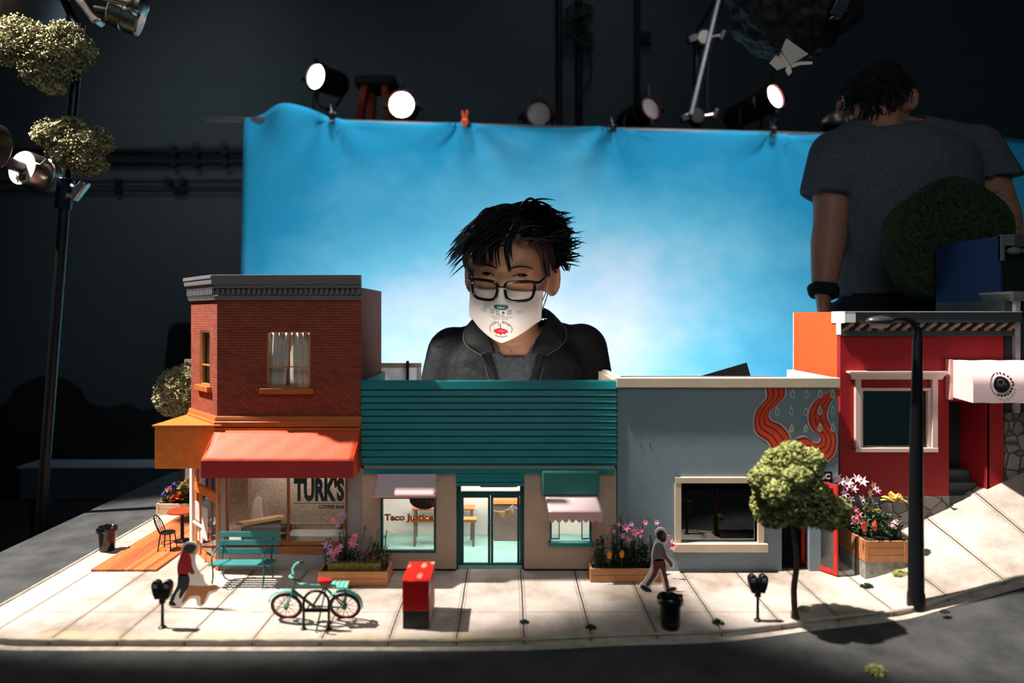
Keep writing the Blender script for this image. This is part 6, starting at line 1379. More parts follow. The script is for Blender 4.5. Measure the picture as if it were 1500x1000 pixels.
mb = MB(); mb.ball(c, (.075,.08,.055), 3, .15, 2, 1); mb.build('housing', M_house, t); mb = MB(); mb.cyl((c.x, Yw, 0), (c.x, Yw, c.z-.04), .014, n=10); mb.build('stand_pole', M_blackm, t)
# ================================================================== PEOPLE
def gs(x, s): return math.exp(-(x/s)**2)
def head_pt(v):
    a, b, c = .0735, .096, .118
    x, y, z = v.x*a, v.y*b, v.z*c
    if y < 0: y = -b*(abs(v.y)**.86)
    t = max(0, -v.z)
    x *= 1-.34*t**1.7
    if y > 0: y *= 1-.42*t**1.2
    if z > 0: x *= 1+.05*math.sin(min(1, v.z)*math.pi); y *= 1.03
    if v.y < -.1:
        k = min(1, (-v.y-.1)/.3)
        x0 = abs(x)
        prof = 0
        if -.045 < z < .02: prof = .021*((.02-z)/.055)**1.1 if z > -.035 else .021*(1-(-.035-z)/.012)
        y -= k*gs(x, .0095+.005*max(0, (.0-z)/.04))*max(0, prof)
        y -= k*.006*gs(x0-.011, .006)*gs(z+.036, .007)
        y += k*.010*gs(x0-.031, .017)*gs(z-.014, .011)
        y -= k*.0075*gs(x0-.031, .0125)*gs(z-.012, .0075)
        y -= k*.005*gs(z-.030, .008)*gs(x0-.026, .026)
        y -= k*.006*gs(x, .022)*(gs(z+.060, .0045)+gs(z+.070, .005))
        y -= k*.007*gs(x, .02)*gs(z+.098, .014)
        y -= k*.004*gs(x0-.045, .016)*gs(z+.028, .016)
    return Vector((x, y, z))
HG = {}
for _v in ico(6)[0]:
    if _v.y < 0:
        _p = head_pt(_v); HG.setdefault((round(_p.x/.004), round(_p.z/.004)), []).append(_p.y)
def head_y(x, z):
    b = [min(HG[q]) for q in [(round(x/.004)+i, round(z/.004)+j) for i in (-1,0,1) for j in (-1,0,1)] if q in HG]
    return sum(b)/len(b) if b else -.05
def head_mesh(mb, M, scale=1.0):
    vs, fs = ico(6); mb.add([M @ (head_pt(v)*scale) for v in vs], fs)
    for s in (-1, 1): # ears
        mb.ball(M @ Vector((s*.076, .016, -.008)), .001, 1)
        E = M @ Matrix.Translation(Vector((s*.0795, .014, -.008))) @ Matrix.Rotation(R(-38*s), 4, 'Z') @ Matrix.Rotation(R(8), 4, 'X')
        T = mb.T; mb.T = E
        mb.ball((0, 0, 0), (.0085, .023, .037), 3); mb.tube([(s*.009, .0225*math.cos(a), .037*math.sin(a)) for a in [R(-120)+R(300)*k/14 for k in range(15)]], .0042, 7); mb.ball((s*.003,-.006,-.027), (.006,.008,.009), 2)
        mb.T = T
def hand(mb, wrist, d, palm, side, curl=.6, s=1.0):
    """wrist point, direction to the fingers d, palm normal, side=+1/-1 for the thumb side"""
    d = Vector(d).normalized(); n = Vector(palm); n = (n-d*n.dot(d)).normalized(); x = d.cross(n)*side
    W = Vector(wrist)
    mb.rings([[W+d*(t*s)+x*(math.cos(a)*w_*s)+n*(math.sin(a)*h*s) for a in [2*math.pi*k/14 for k in range(14)]] for t, w_, h in ((-.02,.025,.020),(0,.026,.019),(.03,.036,.017),(.06,.041,.015),(.085,.041,.013),(.092,.036,.010))])
    for k, (off, L) in enumerate(((.030,.072),(.010,.080),(-.010,.075),(-.029,.058))):
        p = W+d*(.084*s)+x*(off*s); pts = [p-d*.02*s, p]; a = 0; q = p
        for j, f in enumerate((.45,.31,.24)):
            a += curl*(.75 if j == 0 else 1.0)*(1+.08*k); q = q+(d*math.cos(a)+n*math.sin(a))*L*f*s+x*(off*.05*s); pts.append(q)
        mb.tube(pts, [.0098*s,.0098*s,.0088*s,.0080*s,.0066*s], 9); mb.ball(pts[-1], .0066*s, 2)
    p = W+d*(.022*s)+x*(.030*s); dd = (d*.75+x*.6+n*.35).normalized(); q1 = p+dd*.036*s; q2 = q1+(d*.85+x*.15+n*.5).normalized()*.03*s; q3 = q2+(d*.8-x*.1+n*.6).normalized()*.024*s
    mb.tube([W+d*.01*s+x*.012*s, p, q1, q2, q3], [.014*s,.0135*s,.0108*s,.0098*s,.0078*s], 9); mb.ball(q3, .0078*s, 2)
def remeshed(mb, name, m, parent, voxel, smooth_it=3, cut=None, solid=0):
    me = bpy.data.meshes.new('t'); me.from_pydata(mb.v, [], mb.f); o = bpy.data.objects.new('t', me); C.objects.link(o)
    r = o.modifiers.new('r', 'REMESH'); r.mode = 'VOXEL'; r.voxel_size = voxel
    s = o.modifiers.new('s', 'SMOOTH'); s.iterations = smooth_it; s.factor = .5
    bpy.context.view_layer.update()
    e = bpy.data.meshes.new_from_object(o.evaluated_get(bpy.context.evaluated_depsgraph_get())); bpy.data.objects.remove(o)
    out = MB(); V = [v.co.copy() for v in e.vertices]; F = [tuple(p.vertices) for p in e.polygons]
    if cut:
        F = [f for f in F if not cut(sum((V[i] for i in f), Vector())/len(f))]
        used = sorted({i for f in F for i in f}); mp_ = {k: i for i, k in enumerate(used)}; V = [V[k] for k in used]; F = [tuple(mp_[i] for i in f) for f in F]
    out.add(V, F); ob = out.build(name, m, parent, smooth=180)
    if solid: md = ob.modifiers.new('solid', 'SOLIDIFY'); md.thickness = solid; md.offset = -1
    return ob
def ell(c, rx, ry, n=22, tilt=0, M=None):
    out = []
    for k in range(n):
        a = 2*math.pi*k/n; q = Vector((rx*math.cos(a), ry*math.sin(a), tilt*rx*math.cos(a)))
        out.append(Vector(c)+q)
    return out
def skinmat(name, col):
    m = mat(name, col, .5, var=.1, scale=30, bump=.15, bscale=500, spec=.35)
    b = m.node_tree.nodes['Principled BSDF']; b.inputs['Subsurface Weight'].default_value = .12; b.inputs['Subsurface Radius'].default_value = (.01,.004,.002); return m
M_skin = skinmat('warm_skin', rgb(196,140,108)); M_skinb = skinmat('tan_skin', rgb(170,118,96))
M_hair = mat('black_hair', rgb(13,12,13), .42, var=.4, scale=60, spec=.5)
def denim(nt, N, L, b, tc):
    n1 = N.new('ShaderNodeTexNoise'); n1.inputs['Scale'].default_value = 18; n1.inputs['Detail'].default_value = 6; L.new(tc.outputs['Object'], n1.inputs['Vector'])
    n2 = N.new('ShaderNodeTexNoise'); n2.inputs['Scale'].default_value = 900; L.new(tc.outputs['Object'], n2.inputs['Vector'])
    a = N.new('ShaderNodeMath'); a.operation = 'MULTIPLY_ADD'; a.inputs[1].default_value = .5; L.new(n2.outputs['Fac'], a.inputs[0]); L.new(n1.outputs['Fac'], a.inputs[2])
    rp = N.new('ShaderNodeValToRGB'); e = rp.color_ramp.elements; e[0].position = .5; e[0].color = (*rgb(15,16,18), 1); e[1].position = 1.0; e[1].color = (*rgb(38,41,44), 1); L.new(a.outputs[0], rp.inputs['Fac']); L.new(rp.outputs['Color'], b.inputs['Base Color'])
    n3 = N.new('ShaderNodeTexNoise'); n3.inputs['Scale'].default_value = 16; n3.inputs['Detail'].default_value = 3; n3.inputs['Distortion'].default_value = 1.2; L.new(tc.outputs['Object'], n3.inputs['Vector'])
    bp = N.new('ShaderNodeBump'); bp.inputs['Strength'].default_value = .5; bp.inputs['Distance'].default_value = .02; L.new(n3.outputs['Fac'], bp.inputs['Height']); L.new(bp.outputs['Normal'], b.inputs['Normal'])
M_denim = pattern('black_denim', rgb(30,32,35), denim, .8)
def heather(nt, N, L, b, tc):
    mp = N.new('ShaderNodeMapping'); mp.inputs['Scale'].default_value = (500,500,160); L.new(tc.outputs['Object'], mp.inputs['Vector'])
    n1 = N.new('ShaderNodeTexNoise'); n1.inputs['Scale'].default_value = 1; n1.inputs['Detail'].default_value = 3; L.new(mp.outputs[0], n1.inputs['Vector'])
    rp = N.new('ShaderNodeValToRGB'); e = rp.color_ramp.elements; e[0].position = .35; e[0].color = (*rgb(66,70,75), 1); e[1].position = .7; e[1].color = (*rgb(100,104,110), 1); L.new(n1.outputs['Fac'], rp.inputs['Fac']); L.new(rp.outputs['Color'], b.inputs['Base Color'])
    mq = N.new('ShaderNodeMapping'); mq.inputs['Scale'].default_value = (9,9,3); mq.inputs['Rotation'].default_value = (0,.35,0); L.new(tc.outputs['Object'], mq.inputs['Vector'])
    n3 = N.new('ShaderNodeTexNoise'); n3.inputs['Scale'].default_value = 1; n3.inputs['Detail'].default_value = 3; n3.inputs['Distortion'].default_value = .8; L.new(mq.outputs[0], n3.inputs['Vector'])
    bp = N.new('ShaderNodeBump'); bp.inputs['Strength'].default_value = .7; bp.inputs['Distance'].default_value = .03; L.new(n3.outputs['Fac'], bp.inputs['Height']); L.new(bp.outputs['Normal'], b.inputs['Normal'])
M_heather = pattern('grey_heather_cotton', rgb(100,104,110), heather, .95)
M_pants = mat('black_trousers', rgb(16,17,20), .85)
# ------------------------------------------------------------------ person behind the street
hc = Vector((.004, 1.425, tz(400, 1.425)))
MH = Matrix.Translation(hc) @ Matrix.Rotation(R(-9), 4, 'Z') @ Matrix.Rotation(R(14), 4, 'X') @ Matrix.Rotation(R(3), 4, 'Y')
pa = thing('person', 'person with tousled black hair, glasses, printed white face mask and black denim jacket looking down', 'person', (.02, 1.56, 0))
sh = [Vector((tx(664, 1.53), 1.545, tz(517, 1.53))), Vector((tx(852, 1.53), 1.545, tz(512, 1.53)))]
nb0 = Vector((.014, 1.505, tz(506, 1.5)))
el_ = [Vector((-.178, 1.53, .725)), Vector((.206, 1.53, .725))]; wr = [Vector((-.12, 1.42, .56)), Vector((.15, 1.42, .56))]
def torso_rings(g=0, top=True):
    cx = .02
    rs = [((cx,1.57,.44),.155,.11),((cx,1.57,.54),.150,.105),((cx,1.565,.66),.150,.105),((cx,1.555,.78),.160,.112),((cx,1.55,.88),.168,.112),((cx,1.545,.945),.160,.10),((cx-.002,1.535,.985),.118,.085)]
    if top: rs += [((cx-.004,1.525,1.010),.075,.066)]
    return [ell(c, a+g, b+g) for c, a, b in rs]
def arms(mb, g=0, hands=False, cuff=1.0):
    for i in (0, 1):
        mb.ball(sh[i], .048+g, 3); a, b, c = sh[i], el_[i], wr[i]
        mb.tube([a+Vector((0,0,.01)), a.lerp(b,.3), a.lerp(b,.7), b, b.lerp(c,.35), b.lerp(c, .95*cuff)], [.047+g,.048+g,.043+g,.041+g,.040+g,.030+g], 16)
        if hands: mb.tube([b.lerp(c,.8), c], [.029,.025], 12); hand(mb, c, (c-b).normalized()*.6+Vector((0,-.3,-.6)), (0,.7,-.5), 1 if i else -1, .35)
def legs_kneel(mb, g=0):
    for s in (-1, 1):
        h_, k, f = Vector((.02+s*.085,1.57,.45)), Vector((.02+s*.11,1.52,.075)), Vector((.02+s*.10,1.90,.06))
        mb.tube([h_, h_.lerp(k,.5), k], [.088+g,.076+g,.058+g], 16); mb.tube([k, k.lerp(f,.35), f], [.058+g,.054+g,.038+g], 14); mb.ball(f+Vector((0,.05,-.02)), (.04+g,.075+g,.035), 2)
mb = MB(); head_mesh(mb, MH)
nk = [MH @ Vector((0,.022,-.06)), MH @ Vector((0,.030,-.105)), nb0+Vector((0,.012,.02)), nb0+Vector((0,.028,-.04))]
mb.tube(nk, [.056,.055,.056,.068], 24); mb.rings(torso_rings(-.006)); arms(mb, -.006, True); legs_kneel(mb)
mb.tube([sh[0], nb0+Vector((-.03,.03,-.01)), nb0+Vector((.03,.03,-.01)), sh[1]], [.042,.056,.056,.042], 16)
for s in (-1, 1): mb.tube([nb0+Vector((s*.014,-.05,-.062)), nb0+Vector((s*.06,-.034,-.04)), nb0+Vector((s*.12,.0,-.03))], [.009,.008,.008], 8)
remeshed(mb, 'body', M_skin, pa, .0036, 2)
# grey v-neck shirt
def vneck(c):
    x = c.x-.012; top = c.z > .955 and (c.y < 1.50) and abs(x) < .018+.62*(c.z-.945)
    return c.z > 1.0 or top or c.z < .5
mb = MB(); mb.rings(torso_rings(.004)); mb.tube([sh[0], nb0+Vector((-.03,.03,-.012)), nb0+Vector((.03,.03,-.012)), sh[1]], [.046,.064,.064,.046], 16)
remeshed(mb, 'shirt', M_heather, pa, .006, 2, vneck, .003)
# jacket, open in front
def jopen(c):
    w_ = .020+.30*max(0, c.z-.86); return (c.y < 1.51 and abs(c.x-.012) < w_ and c.z < 1.02) or (c.z > .985 and math.hypot(c.x-.012, c.y-1.52) < .078) or c.z < .45
mb = MB(); mb.rings(torso_rings(.016, False)); arms(mb, .012, False, .9)
mb.tube([sh[0], nb0+Vector((-.05,.03,-.006)), nb0+Vector((.05,.03,-.006)), sh[1]], [.050,.072,.072,.050], 18)
jk = remeshed(mb, 'jacket', M_denim, pa, .006, 8, jopen, .004)
def strip(A, B, n=8):
    A = catmull(A, n); B = catmull(B, n); m = MB(); rows = []
    for p, q in zip(A, B): rows.append([p.lerp(q, k/5)+Vector((0,-.006*math.sin(k/5*math.pi),.004*math.sin(k/5*math.pi))) for k in range(6)])
    m.rings(rows, closed=False, caps=False); return m
for A, B in (([P(752,462,1.60),P(722,452,1.56),P(706,458,1.49),P(712,480,1.435),P(722,503,1.405),P(726,516,1.398)], [P(752,474,1.62),P(712,466,1.59),P(690,470,1.52),P(680,486,1.455),P(682,505,1.415),P(706,521,1.400)]),
             ([P(752,462,1.60),P(786,450,1.56),P(802,455,1.49),P(796,478,1.435),P(783,503,1.405),P(778,516,1.398)], [P(752,474,1.62),P(796,464,1.59),P(818,468,1.52),P(829,484,1.455),P(826,503,1.415),P(800,521,1.400)])):
    c_ = strip(A, B).build('collar', M_denim, jk, smooth=60); md = c_.modifiers.new('s', 'SOLIDIFY'); md.thickness = .005
    m_ = MB(); ed = [p+Vector((0,-.003,.001)) for p in catmull(B[2:], 8)]; m_.tube([ed[i] for i in range(0, len(ed))], .0007, 4); m_.build('collar_stitching', mat('tan_thread', rgb(110,96,78), .7), jk)
from mathutils.bvhtree import BVHTree
def hits(o, pts, lift=.0015):
    off = Vector((0,0,0)); p = o
    while p is not None: off = off+p.location; p = p.parent
    bv = BVHTree.FromPolygons([v.co+off for v in o.data.vertices], [tuple(q.vertices) for q in o.data.polygons]); out = []
    for x, z in pts:
        h = bv.ray_cast(Vector((x, 1.0, z)), Vector((0,1,0)))
        if h[0] is not None: out.append(h[0]-Vector((0,lift,0)))
    return out
bodyA = [o for o in pa.children if o.name.startswith('body')][0]; shirtA = [o for o in pa.children if o.name.startswith('shirt')][0]
for s in (-1, 1):
    q = hits(jk, [(.012+s*(.027+.30*max(0, z-.86)), z) for z in [.80+.008*k for k in range(24)]], -.0005)
    mb = MB(); mb.tube(q, .0085, 8, flat=.35); mb.build('placket', M_denim, jk, smooth=60)
    mb = MB(); mb.tube([p+Vector((s*.012,-.0022,0)) for p in hits(jk, [(.012+s*(.027+.30*max(0, z-.86)), z) for z in [.80+.008*k for k in range(18)]], .001)], .0006, 4); mb.build('seam_stitching', MATS['tan_thread'], jk)
    for z in (.86, .905): 
        for p in hits(jk, [(.012+s*(.030+.30*max(0, z-.86)), z)], .004): mb = MB(); mb.ball(p, (.0045,.002,.0045), 2); mb.build('button', M_steeld, jk)
    mb = MB(); v_ = hits(shirtA, [(.012+s*(.0205+.62*max(0, z-.945))*1.04, z) for z in [.942+.003*k for k in range(22)]], -.0005)
    if len(v_) > 2: mb.tube(v_, .004, 7, flat=.5); mb.build('neck_rib', M_heather, shirtA)
# ------------------------------------------------------------------ eyes, brows
M_eye = mat('dark_eye', rgb(24,16,14), .15); M_lid = mat('eyelash', rgb(20,14,12), .6)
for s in (-1, 1):
    mb = MB(); T = MH @ Matrix.Translation(Vector((s*.031, head_y(s*.031,.012)-.0005+.0055, .012))); mb.T = T; mb.ball((0,0,0), (.0125,.0075,.0030), 3); mb.build('eye', M_eye, pa)
    mb = MB(); mb.T = MH; mb.tube([(s*.0165, head_y(s*.0165,.011)-.0008, .011), (s*.028, head_y(s*.028,.0155)-.0016, .0155), (s*.040, head_y(s*.04,.0152)-.0016, .0152), (s*.047, head_y(s*.047,.011)-.0008, .011)], [.0006,.0012,.0012,.0006], 5); mb.build('eyelashes', M_lid, pa)
    mb = MB(); mb.T = MH; mb.tube(catmull([*[(s*x_, head_y(s*x_, z_)-.001, z_) for x_, z_ in ((.013,.027),(.026,.0315),(.042,.0305),(.054,.024))]], 4), [.0016,.0022,.0026,.0027,.0028,.0029,.0029,.0028,.0026,.0022,.0018,.0014,.001], 6, flat=.6); mb.build('eyebrow', M_hair, pa)
# ------------------------------------------------------------------ glasses
MG = MH @ Matrix.Translation(Vector((0, 0, -.0135)))
gl = None; M_gf = mat('black_acetate', rgb(9,9,10), .2, spec=.6)
def rr_loop(cx, cz, hw, hh, y, n=36, taper=.10):
    out = []
    for k in range(n):
        a = 2*math.pi*k/n; c_, s_ = math.cos(a), math.sin(a); e = .55
        x = hw*math.copysign(abs(c_)**e, c_); z = hh*math.copysign(abs(s_)**e, s_); x *= 1+taper*z/hh
        X = cx+x; out.append((X, y+.35*X*X/.06, cz+z))
    return out
mb = MB(); mb.T = MG
for s in (-1, 1): mb.tube(rr_loop(s*.0345, 0, .0268, .0190, -.119), .0031, 8, loop=True)
mb.tube([(-.010,-.119,.006), (0,-.1215,.0085), (.010,-.119,.006)], .0026, 8)
for s in (-1, 1):
    mb.tube([(s*.034,-.1135,.0185), (s*.062,-.0975,.0165)], .0028, 8)
gl = mb.build('glasses', M_gf, pa)
for s in (-1, 1):
    mb = MB(); mb.T = MG; mb.tube([(s*.0625,-.098,.015), (s*.072,-.085,.015), (s*.0775,-.03,.016), (s*.079,.016,.018), (s*.077,.03,.006), (s*.074,.04,-.012)], [.0028,.0028,.0024,.0022,.0022,.0018], 8); mb.build('temple', M_gf, gl)
    L_ = rr_loop(s*.0345, 0, .0255, .0175, -.119); mb = MB(); mb.T = MG; mb.add(L_+[(p[0], p[1]+.001, p[2]) for p in L_], [tuple(range(36)), tuple(range(71, 35, -1))]+[(j, 36+j, 36+(j+1) % 36, (j+1) % 36) for j in range(36)]); mb.build('lens', M_glass, gl, smooth=0)
# ------------------------------------------------------------------ mask with its print
M_mask = mat('white_mask_cloth', rgb(236,224,216), .85, var=.02, scale=60)
def mtop(x): return -.013-.010*(abs(x)/.07)**1.2+.004*gs(x, .014)
def mbot(x): return -.119+.040*(abs(x)/.074)**1.25
def mask_raw(x, z):
    pts = [(-.15,-.10),(-.135,-.104),(-.11,-.113),(-.09,-.118),(-.065,-.1225),(-.045,-.1255),(-.036,-.1235),(-.028,-.112),(-.02,-.10)]
    y = pts[0][1]
    for (z0, y0), (z1, y1) in zip(pts, pts[1:]):
        if z0 <= z <= z1: t = (z-z0)/(z1-z0); y = y0+(y1-y0)*(3*t*t-2*t**3)
    if z > pts[-1][0]: y = pts[-1][1]
    k = abs(x)/.074
    return min(head_y(x, z)-.003, y+.018*gs(z+.036,.02)*(1-gs(x,.016))+.062*k**2.1+.0009*math.sin(z*420+6*k)*k*k*2)
NXm, NZm = 75, 65
MGd = [[mask_raw(-.078+.156*i/(NXm-1), -.125+.125*j/(NZm-1)) for i in range(NXm)] for j in range(NZm)]
for _ in range(45):
    MGd = [[(MGd[j][i]*2+MGd[max(j-1,0)][i]+MGd[min(j+1,NZm-1)][i]+MGd[j][max(i-1,0)]+MGd[j][min(i+1,NXm-1)])/6 for i in range(NXm)] for j in range(NZm)]
MGd = [[min(MGd[j][i], head_y(-.078+.156*i/(NXm-1), -.125+.125*j/(NZm-1))+.001) for i in range(NXm)] for j in range(NZm)]
for _ in range(5):
    MGd = [[(MGd[j][i]*2+MGd[max(j-1,0)][i]+MGd[min(j+1,NZm-1)][i]+MGd[j][max(i-1,0)]+MGd[j][min(i+1,NXm-1)])/6 for i in range(NXm)] for j in range(NZm)]
def mask_y(x, z):
    u = min(NXm-1.001, max(0, (x+.078)/.156*(NXm-1))); w_ = min(NZm-1.001, max(0, (z+.125)/.125*(NZm-1))); i, j = int(u), int(w_); u -= i; w_ -= j
    return (MGd[j][i]*(1-u)+MGd[j][i+1]*u)*(1-w_)+(MGd[j+1][i]*(1-u)+MGd[j+1][i+1]*u)*w_-.0025
mb = MB(); mb.T = MH; rows = []
for j in range(33):
    row = []
    for i in range(49):
        x = -.0745+.149*i/48; zt_, zb_ = mtop(x), mbot(x); z = zt_+(zb_-zt_)*j/32; row.append((x, mask_y(x, z), z))
    rows.append(row)
mb.rings(rows, closed=False, caps=False); mk = mb.build('face_mask', M_mask, pa, smooth=180); md = mk.modifiers.new('s', 'SOLIDIFY'); md.thickness = .0012; md.offset = -1
for s in (-1, 1):
    mb = MB(); mb.T = MH
    mb.tube(catmull([(s*.073,mask_y(s*.073,-.045),-.045), (s*.080,-.02,-.022), (s*.083,.02,.018), (s*.084,.036,.005), (s*.082,.03,-.022), (s*.077,-.02,-.05), (s*.073,mask_y(s*.073,-.06),-.062)], 6), .0014, 6); mb.build('ear_loop', M_mask, mk)
def mprint(name, polys, m, lift=.0014):
    mb = MB(); mb.T = MH
    for pl in polys: mb.add([(p[0], mask_y(p[0], p[1])-lift, p[1]) for p in pl], [tuple(range(len(pl)))])
    return mb.build(name, m, mk, smooth=0)
def mtext(body, cx, cz, w_, h_, m, flip=True, bold=0, arc=0, name='mask_print'):
    cu = bpy.data.curves.new('t', 'FONT'); cu.body = body; cu.offset = bold; cu.resolution_u = 2; o = bpy.data.objects.new('t', cu); C.objects.link(o); bpy.context.view_layer.update()
    e = bpy.data.meshes.new_from_object(o.evaluated_get(bpy.context.evaluated_depsgraph_get())); bpy.data.objects.remove(o)
    xs = [v.co.x for v in e.vertices]; ys = [v.co.y for v in e.vertices]; V = []
    for v in e.vertices:
        u = ((v.co.x-min(xs))/(max(xs)-min(xs))-.5)*w_; k = ((v.co.y-min(ys))/(max(ys)-min(ys))-.5)*h_
        if arc: a = u/arc; rr = arc+k; u, k = rr*math.sin(a), rr*math.cos(a)-arc
        if flip: u, k = -u, -k
        x, z = cx+u, cz+k; V.append((x, mask_y(x, z)-.0021, z))
    mb = MB(); mb.T = MH; mb.add(V, [tuple(p.vertices) for p in e.polygons]); return mb.build(name, m, mk, smooth=0)
M_ink = mat('dark_ink', rgb(46,44,46), .8); M_gink = mat('green_ink', rgb(38,98,84), .8); M_rink = mat('red_ink', rgb(214,34,44), .8)
def rrect(cx, cz, hw, hh, n=20, e=.35): return [(cx+hw*math.copysign(abs(math.cos(a))**e, math.cos(a)), cz+hh*math.copysign(abs(math.sin(a))**e, math.sin(a))) for a in [2*math.pi*k/n for k in range(n)]]
h_ = lambda q: .0042*max(0, 1-(abs(q)/.0148)**6)**.5
mprint('green_label', [[(x_, -.0445-h_(x_)), (x_+.0029, -.0445-h_(x_+.0029)), (x_+.0029, -.0445), (x_, -.0445)] for x_ in [-.0145+.0029*k for k in range(10)]]+[[(x_, -.0445), (x_+.0029, -.0445), (x_+.0029, -.0445+h_(x_+.0029)), (x_, -.0445+h_(x_))] for x_ in [-.0145+.0029*k for k in range(10)]], M_gink, .0014)
mtext('PUBLIC', 0, -.0445, .014, .0032, M_mask, True, .02)
for x in (-.0165, -.0055, .0055, .0165):
    if x == .0055: mprint('icon', [[(x,-.0520),(x+.003,-.0552),(x+.0015,-.0567),(x,-.0555),(x-.0015,-.0567),(x-.003,-.0552)][::-1]], M_ink)
    else:
        o_, i_ = rrect(x, -.0545, .0034, .0032, 16), rrect(x, -.0545, .0025, .0023, 16); mprint('icon', [[o_[k], o_[(k+1) % 16], i_[(k+1) % 16], i_[k]] for k in range(16)], M_ink)
mtext('made for all and washed by hand', 0, -.0497, .046, .0022, M_ink); mtext('100% coton', 0, -.0600, .016, .0024, M_ink, True, .01); mtext('Designed and printed with care in', 0, -.0635, .042, .0024, M_ink, True, .01); mtext('Fabrique au Canada', 0, -.0670, .030, .0024, M_ink, True, .01)
mtext('washable', -.036, -.0545, .016, .0022, M_ink); mtext('reusable', .036, -.0545, .016, .0022, M_ink); mtext('layers', -.036, -.0575, .010, .0022, M_ink); mtext('mask', .036, -.0575, .010, .0022, M_ink)
mtext('POUR TOUT', 0, -.0865, .036, .0055, M_ink, True, .03, -.026) if False else None
cz = -.0895
for k, ch_ in enumerate('POUR TOUT'):
    if ch_ == ' ': continue
    a = R(-52+104*k/8); Rr = .0185  # letters upside down around the top of the ring
    x, z = -Rr*1.1*math.sin(-a)*-1, cz+Rr*.86*math.cos(a)
    x = Rr*1.12*math.sin(-a); mtext(ch_, x, z, .0032, .0046, M_ink, True, .03)
ring = []
for a0, a1 in ((150, 205), (-25, 30)):
    for k in range(8):
        t0, t1 = R(a0+(a1-a0)*k/8), R(a0+(a1-a0)*(k+1)/8)
        ring.append([(.0215*math.cos(t0), cz+.0165*math.sin(t0)), (.0225*math.cos(t0), cz+.0173*math.sin(t0)), (.0225*math.cos(t1), cz+.0173*math.sin(t1)), (.0215*math.cos(t1), cz+.0165*math.sin(t1))])
for k in range(7):
    t0 = R(238+k*10); ring.append([(.019*math.cos(t0), cz+.0148*math.sin(t0)), (.0222*math.cos(t0), cz+.0172*math.sin(t0)), (.0222*math.cos(t0+.09), cz+.0172*math.sin(t0+.09)), (.019*math.cos(t0+.09), cz+.0148*math.sin(t0+.09))])
mprint('ring_print', ring, M_ink)
lf = [(0,.0045),(.004,.001),(.0075,.002),(.0085,-.001),(.0135,-.0005),(.0125,-.0035),(.0155,-.0055),(.010,-.0075),(.0095,-.0098),(.004,-.0085),(0,-.0125)]
leafp = [(a, cz+b) for a, b in lf]+[(-a, cz+b) for a, b in lf[-2:0:-1]]
tri = [[(0, cz-.004), leafp[k], leafp[(k+1) % len(leafp)]] for k in range(len(leafp))]
tri += [[(-.0007,cz+.003),(.0007,cz+.003),(.0007,cz+.0125),(-.0007,cz+.0125)], [(-.005,cz+.0075),(0,cz+.0085),(0,cz+.0095),(-.005,cz+.0085)]]
mprint('red_emblem', tri, M_rink)
mprint('emblem_line', [[(-.006,cz-.0035),(0,cz-.0015),(.006,cz-.0035),(.006,cz-.0042),(0,cz-.0022),(-.006,cz-.0042)]], M_mask, .0020)
# ------------------------------------------------------------------ hair
rh = random.Random(12); mb = MB()
vs, fs = ico(4); keep = []
def scalp(v): return v.z*.118 > .060-.95*max(0, v.y*.096+.030) and not (v.y < -.2 and v.z < .45)
idx = {}
V = []
for f in fs:
    if all(scalp(vs[i]) for i in f):
        g = []
        for i in f:
            if i not in idx: idx[i] = len(V); V.append(MH @ (head_pt(vs[i])*(1.10+.05*noise.noise(vs[i]*5))+Vector((.003,.003,.008))))
            g.append(idx[i])
        keep.append(tuple(g))
mb.add(V, keep)
def lock(pts, w_, n=5, j=.002):
    q = [Vector(p)+Vector((rh.uniform(-j,j), rh.uniform(-j,j), rh.uniform(-j,j))) for p in pts]
    c_ = catmull(q, 5); K = len(c_)-1
    mb.tube(c_, [max(.0003, w_*(1-(i/K)**2.6)*(.55+.45*min(1, i/3))) for i in range(K+1)], n, flat=.45)
# sides/back/top volume following the skull
for k in range(900):
    v = rv(rh)
    if not scalp(v) or v.z < .05: continue
    p = head_pt(v)*1.08+Vector((.002,.003,.006)); r0 = MH @ p
    if p.x < .012: d = Vector((-.75, -.38 if p.y < .02 else .2, -.25)); up = .010
    else: d = Vector((.70, .10, .05)); up = .016
    L = rh.uniform(.045, .075); nrm = (MH.to_3x3() @ p.normalized()); dd = (d-nrm*min(0, d.dot(nrm))*0).normalized()
    m1 = r0+nrm*up*rh.uniform(.6,1.3)+dd*L*.4; e1 = r0+nrm*up*rh.uniform(.2, .9)+dd*L+Vector((0,0,-.018 if p.x < .012 else rh.uniform(-.012,.012)))
    lock([r0, m1, e1], rh.uniform(.0045,.0075))
Yh_ = 1.315
def many(n, pts, w_, j):
    for _ in range(n):
        o = Vector((rh.uniform(-j,j), rh.uniform(-j,j)*.5, rh.uniform(-j,j)))
        lock([P(*p)+o*(i/(len(pts)-1)*.5+.5) for i, p in enumerate(pts)], w_*rh.uniform(.7,1.25), 5, .0012)
many(34, [(752,308,1.42),(722,316,1.37),(694,340,1.345),(678,368,1.345)], .0055, .006)
many(34, [(748,310,1.40),(714,326,1.355),(691,356,1.335),(682,384,1.345),(690,402,1.36)], .0050, .006)
many(30, [(748,312,1.39),(716,332,1.345),(700,358,1.325),(697,385,1.325)], .0048, .006)
many(26, [(752,314,1.37),(726,332,1.33),(710,358,1.31),(706,388,1.31)], .0046, .005)
many(18, [(756,316,1.36),(734,334,1.32),(720,360,1.305),(719,384,1.305)], .0044, .005)
many(5, [(758,318,1.355),(740,336,1.318),(728,364,1.302),(731,394,1.30)], .0036, .003)
many(14, [(764,318,1.355),(752,338,1.318),(742,364,1.302),(747,398,1.30)], .0040, .0032)
many(4, [(766,318,1.355),(756,336,1.318),(747,358,1.304),(750,382,1.302)], .0036, .003)
